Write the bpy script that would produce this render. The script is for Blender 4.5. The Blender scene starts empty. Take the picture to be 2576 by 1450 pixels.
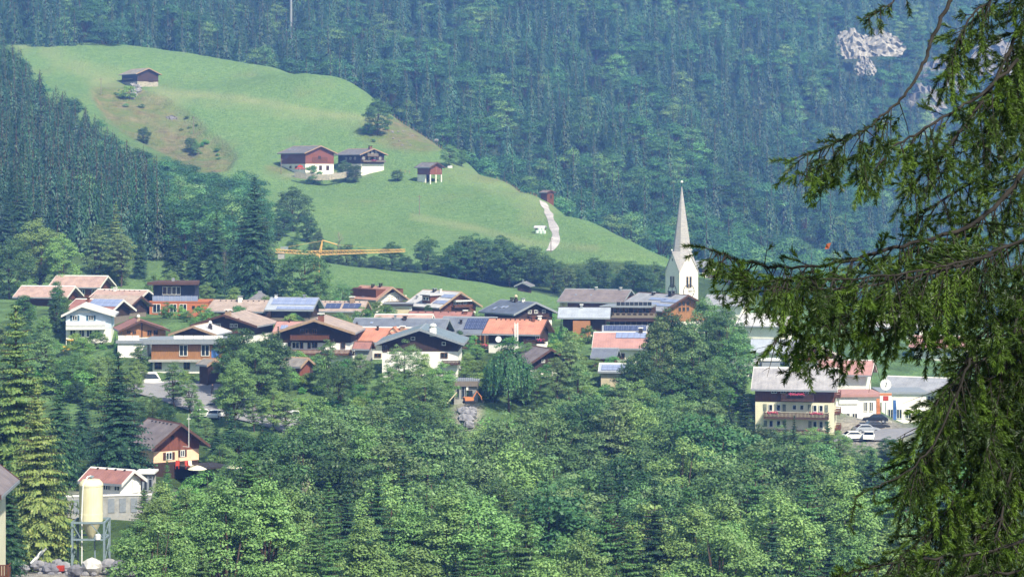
import bpy, math, random
import numpy as np
from mathutils import Vector, Matrix, Euler
random.seed(7)
RNG = np.random.default_rng(11)
R = math.radians
SC = bpy.context.scene
COL = SC.collection
# a pinhole: pixel (u, v) of a 2576-wide picture, horizon at v=HV, F pixels focal length, camera CZ metres above datum
F, HV, CU, CZ = 6000.0, 450.0, 1288.0, 60.0
def P(u, v, D): return Vector(((u-CU)*D/F, D, CZ+(HV-v)*D/F))
def PX(p): return (CU+p[0]*F/p[1], HV-(p[2]-CZ)*F/p[1])
def lin(h):
    h = h.lstrip('#'); c = [int(h[i:i+2], 16)/255 for i in (0, 2, 4)]
    return tuple((x/12.92 if x <= .04045 else ((x+.055)/1.055)**2.4) for x in c)+(1,)

# ------------------------------------------------------------------ mesh collector
class MB:
    def __init__(s): s.v = []; s.f = []; s.m = []
    def add(s, vs, fs, m=0):
        o = len(s.v); s.v += [tuple(p) for p in vs]; s.f += [tuple(i+o for i in f) for f in fs]; s.m += [m]*len(fs); return s
    def box(s, x0, x1, y0, y1, z0, z1, m=0):
        return s.add([(x0,y0,z0),(x1,y0,z0),(x1,y1,z0),(x0,y1,z0),(x0,y0,z1),(x1,y0,z1),(x1,y1,z1),(x0,y1,z1)],
            [(0,3,2,1),(4,5,6,7),(0,1,5,4),(1,2,6,5),(2,3,7,6),(3,0,4,7)], m)
    def prism(s, poly, y0, y1, m=0):           # poly: (x, z) counter-clockwise seen from -y
        n = len(poly)
        vs = [(x, y0, z) for x, z in poly]+[(x, y1, z) for x, z in poly]
        fs = [tuple(range(n)), tuple(range(2*n-1, n-1, -1))]
        for i in range(n):
            j = (i+1) % n; fs.append((i, i+n, j+n, j))
        return s.add(vs, fs, m)
    def prism_x(s, poly, x0, x1, m=0):         # poly: (y, z)
        n = len(poly)
        vs = [(x0, y, z) for y, z in poly]+[(x1, y, z) for y, z in poly]
        fs = [tuple(range(n-1, -1, -1)), tuple(range(n, 2*n))]
        for i in range(n):
            j = (i+1) % n; fs.append((i, j, j+n, i+n))
        return s.add(vs, fs, m)
    def slab(s, poly, z0, z1, m=0):            # poly: (x, y) counter-clockwise from above
        n = len(poly)
        vs = [(x, y, z0) for x, y in poly]+[(x, y, z1) for x, y in poly]
        fs = [tuple(range(n-1, -1, -1)), tuple(range(n, 2*n))]
        for i in range(n):
            j = (i+1) % n; fs.append((i, j, j+n, i+n))
        return s.add(vs, fs, m)
    def tube(s, pts, rads, n=6, m=0):
        pts = [Vector(p) for p in pts]
        if not hasattr(rads, '__len__'): rads = [rads]*len(pts)
        o = len(s.v); k = len(pts); a = None
        for i, p in enumerate(pts):
            t = (pts[min(i+1, k-1)]-pts[max(i-1, 0)]).normalized()
            if a is None:
                a = t.orthogonal().normalized()
            a = (a-t*a.dot(t)); a = a.normalized() if a.length > 1e-6 else t.orthogonal().normalized()
            b = t.cross(a)
            for j in range(n):
                w = 2*math.pi*j/n
                s.v.append(tuple(p+(a*math.cos(w)+b*math.sin(w))*rads[i]))
        for i in range(k-1):
            for j in range(n):
                j2 = (j+1) % n
                s.f.append((o+i*n+j, o+i*n+j2, o+(i+1)*n+j2, o+(i+1)*n+j)); s.m.append(m)
        s.f.append(tuple(o+j for j in range(n-1, -1, -1))); s.m.append(m)
        s.f.append(tuple(o+(k-1)*n+j for j in range(n))); s.m.append(m)
        return s
    def lathe(s, prof, n=16, m=0, c=(0, 0)):
        o = len(s.v); k = len(prof)
        for r, z in prof:
            for j in range(n):
                w = 2*math.pi*j/n; s.v.append((c[0]+r*math.cos(w), c[1]+r*math.sin(w), z))
        for i in range(k-1):
            for j in range(n):
                j2 = (j+1) % n; s.f.append((o+i*n+j, o+i*n+j2, o+(i+1)*n+j2, o+(i+1)*n+j)); s.m.append(m)
        s.f.append(tuple(o+j for j in range(n-1, -1, -1))); s.m.append(m)
        s.f.append(tuple(o+(k-1)*n+j for j in range(n))); s.m.append(m)
        return s
    def mesh(s, name, mats, smooth=False):
        me = bpy.data.meshes.new(name); me.from_pydata(s.v, [], s.f)
        for mm in (mats if isinstance(mats, (list, tuple)) else [mats]): me.materials.append(mm)
        me.polygons.foreach_set('material_index', s.m)
        me.polygons.foreach_set('use_smooth', [smooth]*len(s.f)); me.update()
        return me
    def build(s, name, mats, parent=None, loc=(0, 0, 0), rot=(0, 0, 0), smooth=False):
        return obj(name, s.mesh(name, mats, smooth), parent, loc, rot)
def obj(name, me, parent=None, loc=(0, 0, 0), rot=(0, 0, 0)):
    o = bpy.data.objects.new(name, me); COL.objects.link(o)
    o.parent = parent; o.location = loc; o.rotation_euler = rot
    return o
def tag(o, label=None, cat=None, group=None, kind=None):
    if label: o['label'] = label
    if cat: o['category'] = cat
    if group: o['group'] = group
    if kind: o['kind'] = kind
    return o
def thing(name, label, cat, loc, rz=0, group=None):
    o = bpy.data.objects.new(name, None); COL.objects.link(o)
    o.location = loc; o.rotation_euler = (0, 0, rz); o.empty_display_size = .3
    return tag(o, label, cat, group)

# ------------------------------------------------------------------ materials
def nodes(name):
    m = bpy.data.materials.new(name); m.use_nodes = True
    nt = m.node_tree; nt.nodes.clear()
    out = nt.nodes.new('ShaderNodeOutputMaterial')
    return m, nt, out
def N(nt, t, **kw):
    n = nt.nodes.new(t)
    for k, v in kw.items():
        if k.startswith('i_'): n.inputs[k[2:].replace('_', ' ')].default_value = v
        else: setattr(n, k, v)
    return n
def mat(name, c1, c2=None, rough=.8, scale=(1, 1, 1), nscale=3, detail=5, bump=0, spec=.3, metal=0, wave=None, wamt=.25):
    """two-tone surface; scale stretches the noise (planks, streaks); wave=(axis, period m) adds rows or seams"""
    m, nt, out = nodes(name); L = nt.links
    b = N(nt, 'ShaderNodeBsdfPrincipled'); b.inputs['Roughness'].default_value = rough
    b.inputs['Specular IOR Level'].default_value = spec; b.inputs['Metallic'].default_value = metal
    L.new(b.outputs[0], out.inputs[0])
    c1 = lin(c1) if isinstance(c1, str) else c1
    c2 = c1 if c2 is None else (lin(c2) if isinstance(c2, str) else c2)
    tc = N(nt, 'ShaderNodeTexCoord'); mp = N(nt, 'ShaderNodeMapping'); mp.inputs['Scale'].default_value = scale
    L.new(tc.outputs['Object'], mp.inputs[0])
    nz = N(nt, 'ShaderNodeTexNoise'); nz.inputs['Scale'].default_value = nscale; nz.inputs['Detail'].default_value = detail
    nz.inputs['Roughness'].default_value = .6
    L.new(mp.outputs[0], nz.inputs['Vector'])
    rp = N(nt, 'ShaderNodeMapRange'); rp.inputs[1].default_value = .32; rp.inputs[2].default_value = .68
    L.new(nz.outputs[0], rp.inputs[0])
    mx = N(nt, 'ShaderNodeMix', data_type='RGBA'); mx.inputs[6].default_value = c1; mx.inputs[7].default_value = c2
    L.new(rp.outputs[0], mx.inputs[0]); col = mx.outputs[2]
    if wave:
        w = N(nt, 'ShaderNodeTexWave', wave_type='BANDS', bands_direction=wave[0], wave_profile='SAW' if len(wave) < 3 else wave[2])
        w.inputs['Scale'].default_value = .314/wave[1]; w.inputs['Distortion'].default_value = .15
        L.new(tc.outputs['Object'], w.inputs['Vector'])
        m2 = N(nt, 'ShaderNodeMix', data_type='RGBA', blend_type='MULTIPLY'); m2.inputs[0].default_value = 1
        r2 = N(nt, 'ShaderNodeMapRange'); r2.inputs[3].default_value = 1-wamt; r2.inputs[4].default_value = 1
        L.new(w.outputs['Fac'], r2.inputs[0]); L.new(col, m2.inputs[6]); L.new(r2.outputs[0], m2.inputs[7]); col = m2.outputs[2]
    L.new(col, b.inputs['Base Color'])
    if bump:
        bp = N(nt, 'ShaderNodeBump'); bp.inputs['Strength'].default_value = bump; bp.inputs['Distance'].default_value = .05
        L.new(nz.outputs[0], bp.inputs['Height']); L.new(bp.outputs[0], b.inputs['Normal'])
    return m
def foliage(name, c, c2=None, hue=.025, val=.35, trans=.14, rough=.5):
    """leaf colour: varies from leaf to leaf (face attribute tint) and from tree to tree"""
    m, nt, out = nodes(name); L = nt.links
    c = lin(c) if isinstance(c, str) else c; c2 = c if c2 is None else (lin(c2) if isinstance(c2, str) else c2)
    at = N(nt, 'ShaderNodeAttribute', attribute_name='tint'); oi = N(nt, 'ShaderNodeObjectInfo')
    mx = N(nt, 'ShaderNodeMix', data_type='RGBA'); mx.inputs[6].default_value = c; mx.inputs[7].default_value = c2
    L.new(at.outputs['Fac'], mx.inputs[0])
    hs = N(nt, 'ShaderNodeHueSaturation')
    h = N(nt, 'ShaderNodeMapRange'); h.inputs[3].default_value = .5-hue; h.inputs[4].default_value = .5+hue
    L.new(oi.outputs['Random'], h.inputs[0]); L.new(h.outputs[0], hs.inputs['Hue'])
    mu = N(nt, 'ShaderNodeMath', operation='MULTIPLY'); mu.inputs[1].default_value = 7.31; L.new(oi.outputs['Random'], mu.inputs[0])
    fr = N(nt, 'ShaderNodeMath', operation='FRACT'); L.new(mu.outputs[0], fr.inputs[0])
    v = N(nt, 'ShaderNodeMapRange'); v.inputs[3].default_value = 1-val; v.inputs[4].default_value = 1+val
    L.new(fr.outputs[0], v.inputs[0]); L.new(v.outputs[0], hs.inputs['Value'])
    L.new(mx.outputs[2], hs.inputs['Color'])
    d = N(nt, 'ShaderNodeBsdfPrincipled'); d.inputs['Roughness'].default_value = rough; d.inputs['Specular IOR Level'].default_value = .32
    L.new(hs.outputs[0], d.inputs['Base Color'])
    if trans:
        t = N(nt, 'ShaderNodeBsdfTranslucent'); ms = N(nt, 'ShaderNodeMixShader'); ms.inputs[0].default_value = trans
        L.new(hs.outputs[0], t.inputs[0]); L.new(d.outputs[0], ms.inputs[1]); L.new(t.outputs[0], ms.inputs[2]); L.new(ms.outputs[0], out.inputs[0])
    else: L.new(d.outputs[0], out.inputs[0])
    return m

M = {}
# walls
M['plaster'] = mat('plaster_white', '#efece6', '#e0dcd5', .9, nscale=1.2)
M['cream'] = mat('plaster_cream', '#e2dcc2', '#d3ccb2', .9, nscale=1)
M['peach'] = mat('plaster_peach', '#f0c6a8', '#e4b898', .9, nscale=1)
M['churchwall'] = mat('church_plaster', '#f0e9e0', '#e4dbd2', .9, nscale=.5)
M['beige'] = mat('plaster_beige', '#c9bda4', '#b5a98f', .9, nscale=1)
M['bluewhite'] = mat('plaster_blue_white', '#c8d5e4', '#b2c2d4', .9, nscale=1)  # blue-white plaster, with bluish shading also put into the colour
M['concrete'] = mat('concrete', '#a9a8a6', '#8e8d8a', .9, nscale=1.5)
M['stonewall'] = mat('stone_wall', '#b3ada4', '#7d786f', .95, nscale=2.2, detail=8, bump=.6)
M['blackwood'] = mat('black_brown_wood', '#2e2320', '#423029', .85, (5, 5, .5), 2)
M['darkwood'] = mat('dark_wood', '#48332a', '#332420', .8, (5, 5, .5), 2)
M['brownwood'] = mat('brown_wood', '#70452f', '#53301f', .8, (5, 5, .5), 2)
M['redwood'] = mat('red_brown_wood', '#855244', '#64392e', .8, (5, 5, .5), 2)
M['orangewood'] = mat('orange_larch_wood', '#ad7a54', '#916342', .75, (.5, .5, 6), 2)
M['larch'] = mat('weathered_larch', '#a3754c', '#7b5738', .8, (7, 7, .5), 2)
M['greywood'] = mat('grey_weathered_wood', '#857b72', '#675e56', .85, (6, 6, .5), 2)
M['darkblue'] = mat('dark_blue_cladding', '#343b4c', '#2b3140', .6, nscale=2)
M['orangecladding'] = mat('orange_red_cladding', '#b9724f', '#a36043', .7, (.5, .5, 5), 2)
# roofs
def mute(h, s=.72, v=.8):
    c = [x*v for x in lin(h)[:3]]; g = sum(c)/3; return tuple(g+(x-g)*s for x in c)+(1,)
def roofmat(n, a, b, rough=.8, wave=('Y', .45), amt=.12, spec=.3): return mat(n, mute(a, .78, .88), mute(b, .72, .78), rough, (.6, .6, .6), 1.1, 7, spec=spec, wave=wave, wamt=amt)
M['r_tan'] = roofmat('tan_roof_tiles', '#bda69b', '#a48d82')
M['r_pink'] = roofmat('pinkish_tan_roof_tiles', '#c4a196', '#b18c82')
M['r_brown'] = roofmat('brown_roof_tiles', '#8d8083', '#7a6d70')
M['r_grey'] = roofmat('grey_roof_shingles', '#84828a', '#6a686f')
M['r_light'] = roofmat('light_grey_roof_sheet', '#d2d1d5', '#bdbcc2', wave=('Y', .6))
M['r_hotel'] = roofmat('pinkish_grey_sheet_roof', '#b3afb3', '#9a969c', wave=('Y', .6))
M['r_slate'] = roofmat('slate_blue_roof', '#788194', '#687184', .6)
M['r_dark'] = roofmat('dark_blue_grey_roof', '#687389', '#59647a', .5)
M['r_red'] = roofmat('red_roof_tiles', '#b0746a', '#9c6158')
M['r_rust'] = roofmat('red_brown_roof_tiles', '#c8907e', '#b57d6b')
M['r_orange'] = roofmat('orange_roof_tiles', '#d98a6a', '#c67656')
M['r_salmon'] = roofmat('salmon_roof_sheet', '#c78d84', '#b97f77')
M['r_steel'] = roofmat('grey_green_metal_roof', '#8194a1', '#71848f', .45, ('Y', .55), .1, .5)
M['r_paleblue'] = roofmat('pale_blue_metal_roof', '#b3bccb', '#a3adbf', .45, ('Y', .6), .08, .5)
M['r_silver'] = roofmat('silver_sheet_roof', '#a8aab4', '#93959f', .5, ('Y', .5), .1, .5)
M['r_shingle'] = roofmat('weathered_shingles', '#a09992', '#7f7872')
M['spire'] = mat('spire_shingles', '#b4b0ae', '#98949a', .8, (1, 1, 3), 1.2, 8, wave=('Z', .5), wamt=.12)
M['f_white'] = mat('white_boards', '#d8d6d2', '#c8c5c0', .7)
M['f_brown'] = mat('brown_boards', '#5b4138', '#4a342c', .8)
M['f_tan'] = mat('tan_boards', '#a48c76', '#8f7863', .8)
M['f_grey'] = mat('grey_metal_trim', '#8c929a', '#7c828a', .5)
M['f_dark'] = mat('dark_trim', '#3a3536', '#2f2b2b', .6)
# small parts
M['glass'] = mat('window_glass', '#1b2229', '#262f38', .08, nscale=.6, spec=.8)
M['winwhite'] = mat('white_window_frame', '#dcdcd8', None, .6)
M['winbrown'] = mat('brown_window_frame', '#6a4a38', None, .7)
M['shutter_blue'] = mat('blue_shutter', '#3d6076', '#355468', .7)
M['shutter_brown'] = mat('brown_shutter', '#4e3326', '#42291e', .7)
M['shutter_mix'] = mat('green_grey_shutter', '#4e5a50', '#8b8f86', .7, nscale=2)
M['panel'] = mat('solar_cell', '#3c4566', '#4a5373', .18, nscale=.8, spec=.7)
M['panel_pale'] = mat('pale_solar_cell', '#7d88aa', '#8d98b8', .2, nscale=.5, spec=.9)
M['alu'] = mat('aluminium', '#b9bcc2', None, .35, metal=.6)
M['brick'] = mat('chimney_brick', '#7e5446', '#6a4438', .9)
M['white'] = mat('white_paint', '#e2e2e0', '#d5d5d2', .6)
M['black'] = mat('black_metal', '#24262a', None, .5)
M['yellow'] = mat('crane_yellow', '#d6b274', '#c6a264', .6)
M['machine'] = mat('machine_yellow', '#d9a93e', '#c4962f', .5)
M['silo'] = mat('silo_yellow', '#ddd6b4', '#d2caa4', .6, (1, 1, .3), 2)
M['galv'] = mat('galvanised_steel', '#93a4ac', '#7f9098', .45, metal=.3)
M['red'] = mat('red_paint', '#b4402f', '#9c3324', .6)
M['orange'] = mat('orange_paint', '#c07a50', None, .6)
M['flowers'] = mat('pink_geraniums', '#cc4a6e', '#a92f52', .9, nscale=9)
M['bale'] = mat('bale_film', '#c4d6cc', '#b2c6bb', .5)
M['rock'] = mat('pale_rock', '#a8a6a8', '#62626a', .95, (1, 1, .45), .35, detail=9, bump=.8)
M['greyrock'] = mat('grey_rock', '#86858c', '#5c5b63', .95, nscale=.6, detail=9, bump=.8)
M['gravel'] = mat('gravel', '#b5afa6', '#8f8a82', .95, nscale=1.5, detail=9, bump=.5)
M['asphalt'] = mat('asphalt', '#8d8c90', '#7b7a7f', .9, nscale=.6, detail=8)
M['paleroad'] = mat('pale_concrete_track', '#bab6b8', '#8f8b8e', .9, nscale=.18, detail=8)
M['bark_near'] = mat('bark_near', '#35302b', '#171411', .95, (9, 9, 9), 2)
M['bark'] = mat('bark', '#5a4a3f', '#3f342d', .95, (3, 3, .6), 2)
M['palebark'] = mat('pale_bark', '#a39b8c', '#7f776a', .95, (3, 3, .8), 2)
M['cloth_dark'] = mat('dark_clothing', '#1f2126', '#2a2c32', .9)
M['skin'] = mat('skin', '#b98a70', None, .6)
M['blue'] = mat('blue_cloth', '#3f66a0', '#34578c', .8)
M['tarp'] = mat('grey_white_tarp', '#d2d0cc', '#a8a5a0', .8, nscale=1.5, bump=.5)
# foliage
M['lf_mid'] = foliage('leaves_mid_green', '#4f713f', '#6f905a', .02, .32)
M['lf_light'] = foliage('leaves_light_green', '#638649', '#85a35f', .02, .2)
M['lf_deep'] = foliage('leaves_deep_green', '#345530', '#527345', .025, .35)
M['lf_olive'] = foliage('leaves_olive', '#587447', '#7a955f', .018, .28)
M['nd_dark'] = foliage('needles_dark', '#294a32', '#42643f', .02, .38, .12)
M['nd_sun'] = foliage('needles_sunlit_yellow_green', '#667f45', '#848f4c', .02, .2, .15)  # yellowish spruces: their sunlit look is put into the needle colour
M['nd_far'] = foliage('needles_far', '#294a36', '#3a6044', .035, .48, .1)
M['lf_far'] = foliage('leaves_far', '#39633f', '#4d7d4e', .03, .42, .2)
M['lf_far_light'] = foliage('leaves_far_light', '#5c8450', '#769c63', .03, .3, .2)
M['nd_fresh'] = foliage('needles_fresh_green', '#46693a', '#648549', .02, .25, .15)
M['nd_near'] = foliage('needles_near', '#1b2d15', '#627d2a', 0, 0, .2, .45)  # dark shade of the crown and bright highlights are put into these needle colours
M['shrub'] = foliage('shrub_leaves', '#5a8440', '#6f984c', .04, .35)
# ------------------------------------------------------------------ buildings
FOOT = []          # (x, y, radius) of buildings, kept free of shrubs
CTRL = []          # (x, y, z) of building bases: the ground sheet passes through them
_cache = {}
def shared(key, fn):
    if key not in _cache: _cache[key] = fn()
    return _cache[key]
def win_mesh(w, h, fr, cross):
    def mk():
        m = MB(); t = .09
        m.box(-w/2, -w/2+t, -.09, .02, -h/2, h/2); m.box(w/2-t, w/2, -.09, .02, -h/2, h/2)
        m.box(-w/2+t, w/2-t, -.09, .02, h/2-t, h/2); m.box(-w/2+t, w/2-t, -.09, .02, -h/2, -h/2+t)
        for k in range(1, cross):
            x = -w/2+w*k/cross; m.box(x-.045, x+.045, -.085, .015, -h/2+t, h/2-t)
        return m.mesh('window_frame', M[fr])
    return shared(('w', round(w, 2), round(h, 2), fr, cross), mk)
def pane_mesh(w, h):
    def mk():
        m = MB(); m.box(-w/2+.09, w/2-.09, -.05, .01, -h/2+.09, h/2-.09); return m.mesh('pane', M['glass'])
    return shared(('p', round(w, 2), round(h, 2)), mk)
def shutter_mesh(w, h, mt):
    def mk():
        m = MB(); m.box(-w/2, w/2, -.07, -.01, -h/2, h/2)
        for k in range(1, 4): m.box(-w/2+.05, w/2-.05, -.085, -.07, -h/2+h*k/4-.04, -h/2+h*k/4+.04)
        return m.mesh('shutter', M[mt])
    return shared(('s', round(w, 2), round(h, 2), mt), mk)
def flower_mesh(L):
    def mk():
        m = MB(); r = random.Random(int(L*100))
        m.box(-L/2, L/2, -.12, .12, 0, .18, 0)
        for i in range(int(L*26)):
            x, y, z, s = r.uniform(-L/2, L/2), r.uniform(-.22, .16), r.uniform(.02, .42), r.uniform(.05, .1)
            m.add([(x-s, y, z), (x, y-s, z-s*.6), (x+s, y, z), (x, y+s*.4, z+s)], [(0, 1, 3), (1, 2, 3), (2, 0, 3), (0, 2, 1)], 1)
        return m.mesh('flower_box', [M['f_brown'], M['flowers']])
    return shared(('f', round(L, 1)), mk)

class House:
    """gabled house. (pu, pv): picture position of the near gable's roof peak at depth D; th: how far that gable turns to +x (degrees);
    W x L walls in metres, rise = eave to ridge, vb = picture height of the wall foot."""
    def __init__(s, name, label, cat, pu, pv, D, th, W, L, rise, vb, low, up, split, roof, fascia='f_brown', oh=.9, ohf=1.1, asym=0, group=None, rt=.22, ctrl=True, plain=False):
        s.pu, s.pv, s.D, s.W, s.L, s.rise, s.vb, s.oh, s.ohf = pu, pv, D, W, L, rise, vb, oh, ohf
        s.s = D/F; s.th = R(th); s.zr = (vb-pv)*s.s; s.we = W/2+oh; s.xa = asym*W; s.rt = rt
        pw = P(pu, pv, D); c, sn = math.cos(s.th), math.sin(s.th)
        lx, ly = s.xa, -L/2-ohf
        s.loc = Vector((pw.x-(c*lx-sn*ly), pw.y-(sn*lx+c*ly), pw.z-s.zr))
        if ctrl: CTRL.append((s.loc.x, s.loc.y, s.loc.z))
        s.e = thing(name, label, cat, s.loc, s.th, group)
        s.sg = -1 if th >= 0 else 1; FOOT.append((s.loc.x, s.loc.y, max(W, L)/2+1.2))
        ze = s.zr-rise; s.ze = ze
        def under(x):                         # underside of the roof at x
            a = (x+s.we)/(s.xa+s.we) if x < s.xa else (s.we-x)/(s.we-s.xa)
            return ze+rise*a-rt
        s.under = under
        zl, zrr = under(-W/2), under(W/2)
        zs = split if split else 0
        if split:
            MB().box(-W/2, W/2, -L/2, L/2, -3, zs).build('wall', M[low], s.e)
        k = .04 if split else 0
        m = MB(); w2 = W/2+k; y0, y1 = -L/2-k, L/2+k
        z0 = zs+.003 if split else -3
        m.prism([(-w2, z0), (w2, z0), (w2, under(w2)), (s.xa, s.zr-rt), (-w2, under(-w2))], y0, y1)
        s.upper = m.build('gable_wall' if split else 'wall', M[up], s.e)
        m = MB(); yl0, yl1 = -L/2-ohf, L/2+ohf
        m.prism([(-s.we, ze-rt), (s.xa, s.zr-rt), (s.we, ze-rt), (s.we, ze), (s.xa, s.zr), (-s.we, ze)], yl0, yl1)
        s.roof = m.build('roof', M[roof], s.e)
        if not plain:
            h = .16
            for ya, yb in ((yl0-.07, yl0-.005), (yl1+.005, yl1+.07)):
                m = MB(); m.prism([(-s.we-.05, ze-rt-h), (s.xa, s.zr-rt-h), (s.we+.05, ze-rt-h), (s.we+.05, ze+.06), (s.xa, s.zr+.06), (-s.we-.05, ze+.06)], ya, yb); m.build('bargeboard', M[fascia], s.e)
            for x in (-s.we-.1, s.we+.02): MB().box(x, x+.08, yl0, yl1, ze-rt-.08, ze-.02).build('gutter', M['f_grey'], s.e)
            m = MB(); m.prism([(s.xa-.2, s.zr+.004-.2*rise/s.we), (s.xa+.2, s.zr+.004-.2*rise/s.we), (s.xa, s.zr+.07)], yl0+.02, yl1-.02)
            m.build('ridge_cap', M[fascia if roof != 'r_tan' else 'r_tan'], s.roof)
    # --- picture position -> wall coordinate
    def fx(s, u): return ((u-s.pu)*s.s+math.sin(s.th)*s.ohf)/math.cos(s.th)+s.xa
    def sy(s, u, xl=None):
        xl = s.sg*s.W/2 if xl is None else xl
        dx = (u-s.pu)*s.s - (xl-s.xa)*math.cos(s.th)
        return -s.L/2-s.ohf - dx/math.sin(s.th)
    def z(s, v): return s.zr-(v-s.pv)*s.s
    def win(s, side, u, v, wp, hp, fr='winwhite', cross=2, shut=None, name='window'):
        """window centred on (u, v), wp x hp picture units"""
        h = max(.5, hp*s.s); zz = s.z(v)
        if side == 'F':
            w = wp*s.s/math.cos(s.th); loc = (s.fx(u), -s.L/2-.045, zz); rot = (0, 0, 0)
        else:
            w = wp*s.s/abs(math.sin(s.th)); loc = (s.sg*(s.W/2+.045), s.sy(u), zz); rot = (0, 0, R(90)*s.sg)
        w = max(.4, w)
        o = obj(name, win_mesh(w, h, fr, cross), s.e, loc, rot)
        obj('pane', pane_mesh(w, h), o)
        if shut:
            sw = w*.42
            for sx in (-1, 1): obj('shutter', shutter_mesh(sw, h, shut), o, (sx*(w/2+sw/2+.02), 0, 0))
        return o
    def box(s, name, side, u0, u1, v0, v1, mt, depth=.06, parent=None, gap=.05):
        """a panel or door on a wall"""
        if side == 'F':
            x0, x1 = s.fx(u0), s.fx(u1); m = MB().box(x0, x1, -s.L/2-gap-depth, -s.L/2-gap, s.z(v1), s.z(v0))
        else:
            a, b = sorted((s.sy(u0), s.sy(u1))); xx = s.W/2+gap
            x0, x1 = sorted((s.sg*xx, s.sg*(xx+depth))); m = MB().box(x0, x1, a, b, s.z(v1), s.z(v0))
        return m.build(name, M[mt], parent or s.e)
    def balcony(s, side, u0, u1, v0, v1, mt='darkwood', depth=1.1, flowers=(), slab='f_brown'):
        z0, z1 = s.z(v1), s.z(v0)
        if side == 'F': a, b = s.fx(u0), s.fx(u1); base = -s.L/2-.045; T = lambda x, y: (x, base-y)
        else:
            b0, b1 = sorted((s.sy(u0), s.sy(u1))); a, b = b0, b1; base = s.W/2+.045; T = lambda x, y: (s.sg*(base+y), x)
        def bx(m, xa, xb, ya, yb, za, zb):
            p, q = T(xa, ya), T(xb, yb)
            m.box(min(p[0], q[0]), max(p[0], q[0]), min(p[1], q[1]), max(p[1], q[1]), za, zb)
        m = MB(); bx(m, a, b, 0, depth, z0-.2, z0); o = m.build('balcony', M[slab], s.e)
        m = MB(); bx(m, a, b, depth-.08, depth, z1-.1, z1); bx(m, a, b, depth-.07, depth-.01, z0+.05, z0+.14)
        n = max(4, int((b-a)/.22))
        for i in range(n):
            xa = a+(b-a)*(i+.1)/n; xb = a+(b-a)*(i+.86)/n
            bx(m, xa, xb, depth-.06, depth-.02, z0+.14, z1-.1)
        for e in (a, b-.08): bx(m, e, e+.08, 0, depth-.08, z1-.1, z1); bx(m, e+.01, e+.07, 0, depth-.08, z0+.14, z1-.3)
        m.build('railing', M[mt], o)
        for fu, fl in flowers:
            if side == 'F': loc = (s.fx(fu), base-depth-.13, z1-.25); rot = (0, 0, 0)
            else: y = s.sy(fu); loc = (s.sg*(base+depth+.13), y, z1-.25); rot = (0, 0, R(90)*s.sg)
            obj('flower_box', flower_mesh(fl), o, loc, rot)
        return o
    # --- on the roof slope that faces the camera
    def rf(s, u, v, sg=None):
        """picture position -> (y along ridge, fraction from eave to ridge)"""
        sg = sg or s.sg; c, sn = math.cos(s.th), math.sin(s.th)
        best = None
        def pic(y, f):
            x = s.xa+(sg*s.we-s.xa)*(1-f); zz = s.ze+s.rise*f
            return PX(s.loc+Vector((c*x-sn*y, sn*x+c*y, zz)))
        y, f = 0., .5
        for _ in range(12):                    # Newton on the two unknowns
            p = pic(y, f); a = pic(y+.1, f); b = pic(y, f+.01)
            J = ((a[0]-p[0])/.1, (b[0]-p[0])/.01, (a[1]-p[1])/.1, (b[1]-p[1])/.01)
            d = J[0]*J[3]-J[1]*J[2]
            if abs(d) < 1e-9: break
            ru, rv = u-p[0], v-p[1]
            y += max(-6, min(6, (ru*J[3]-rv*J[1])/d)); f += max(-.6, min(.6, (J[0]*rv-J[2]*ru)/d))
        return max(-s.L/2-s.ohf, min(s.L/2+s.ohf, y)), max(0, min(1, f))
    def slope(s, y, f, sg=None, lift=0):
        sg = sg or s.sg
        x = s.xa+(sg*s.we-s.xa)*(1-f); ang = math.atan2(s.rise, s.we-sg*s.xa)
        n = Vector((sg*math.sin(ang), 0, math.cos(ang)))
        return Vector((x, y, s.ze+s.rise*f))+n*lift, (0, ang*sg, 0), math.hypot(s.rise, s.we-sg*s.xa)
    def panels(s, u0, v0, u1, v1, nx, ny, mt='panel', sg=None):
        ya, fa = s.rf(u0, v0, sg); yb, fb = s.rf(u1, v1, sg); yc, _ = s.rf(u0, v1, sg)
        ya, yb = sorted((ya, yb)); f0, f1 = sorted((fa, fb))
        _, rot, ln = s.slope(0, .5, sg)
        w = (yb-ya)/nx; h = (f1-f0)*ln/ny
        def mk():
            m = MB(); m.box(-h/2+.03, h/2-.03, -w/2+.03, w/2-.03, 0, .05, 0)
            for k in range(1, 3): m.box(-h/2+.04, h/2-.04, -w/2+w*k/3-.012, -w/2+w*k/3+.012, .05, .054, 1)
            return m.mesh('solar_panel', [M[mt], M['alu']])
        me = shared(('pan', round(w, 3), round(h, 3), mt), mk)
        for i in range(nx):
            for j in range(ny):
                p, r, _ = s.slope(ya+w*(i+.5), f0+(f1-f0)*(j+.5)/ny, sg, .07)
                obj('solar_panel', me, s.roof, p, r)
    def skylight(s, u, v, w=.9, h=1.2):
        y, f = s.rf(u, v); p, r, _ = s.slope(y, f, None, .02)
        def mk():
            m = MB(); m.box(-h/2, h/2, -w/2, w/2, 0, .08, 0); m.box(-h/2+.1, h/2-.1, -w/2+.1, w/2-.1, .08, .1, 1)
            return m.mesh('skylight', [M['f_grey'], M['panel_pale']])
        obj('skylight', shared(('sky', w, h), mk), s.roof, p, r)
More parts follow.
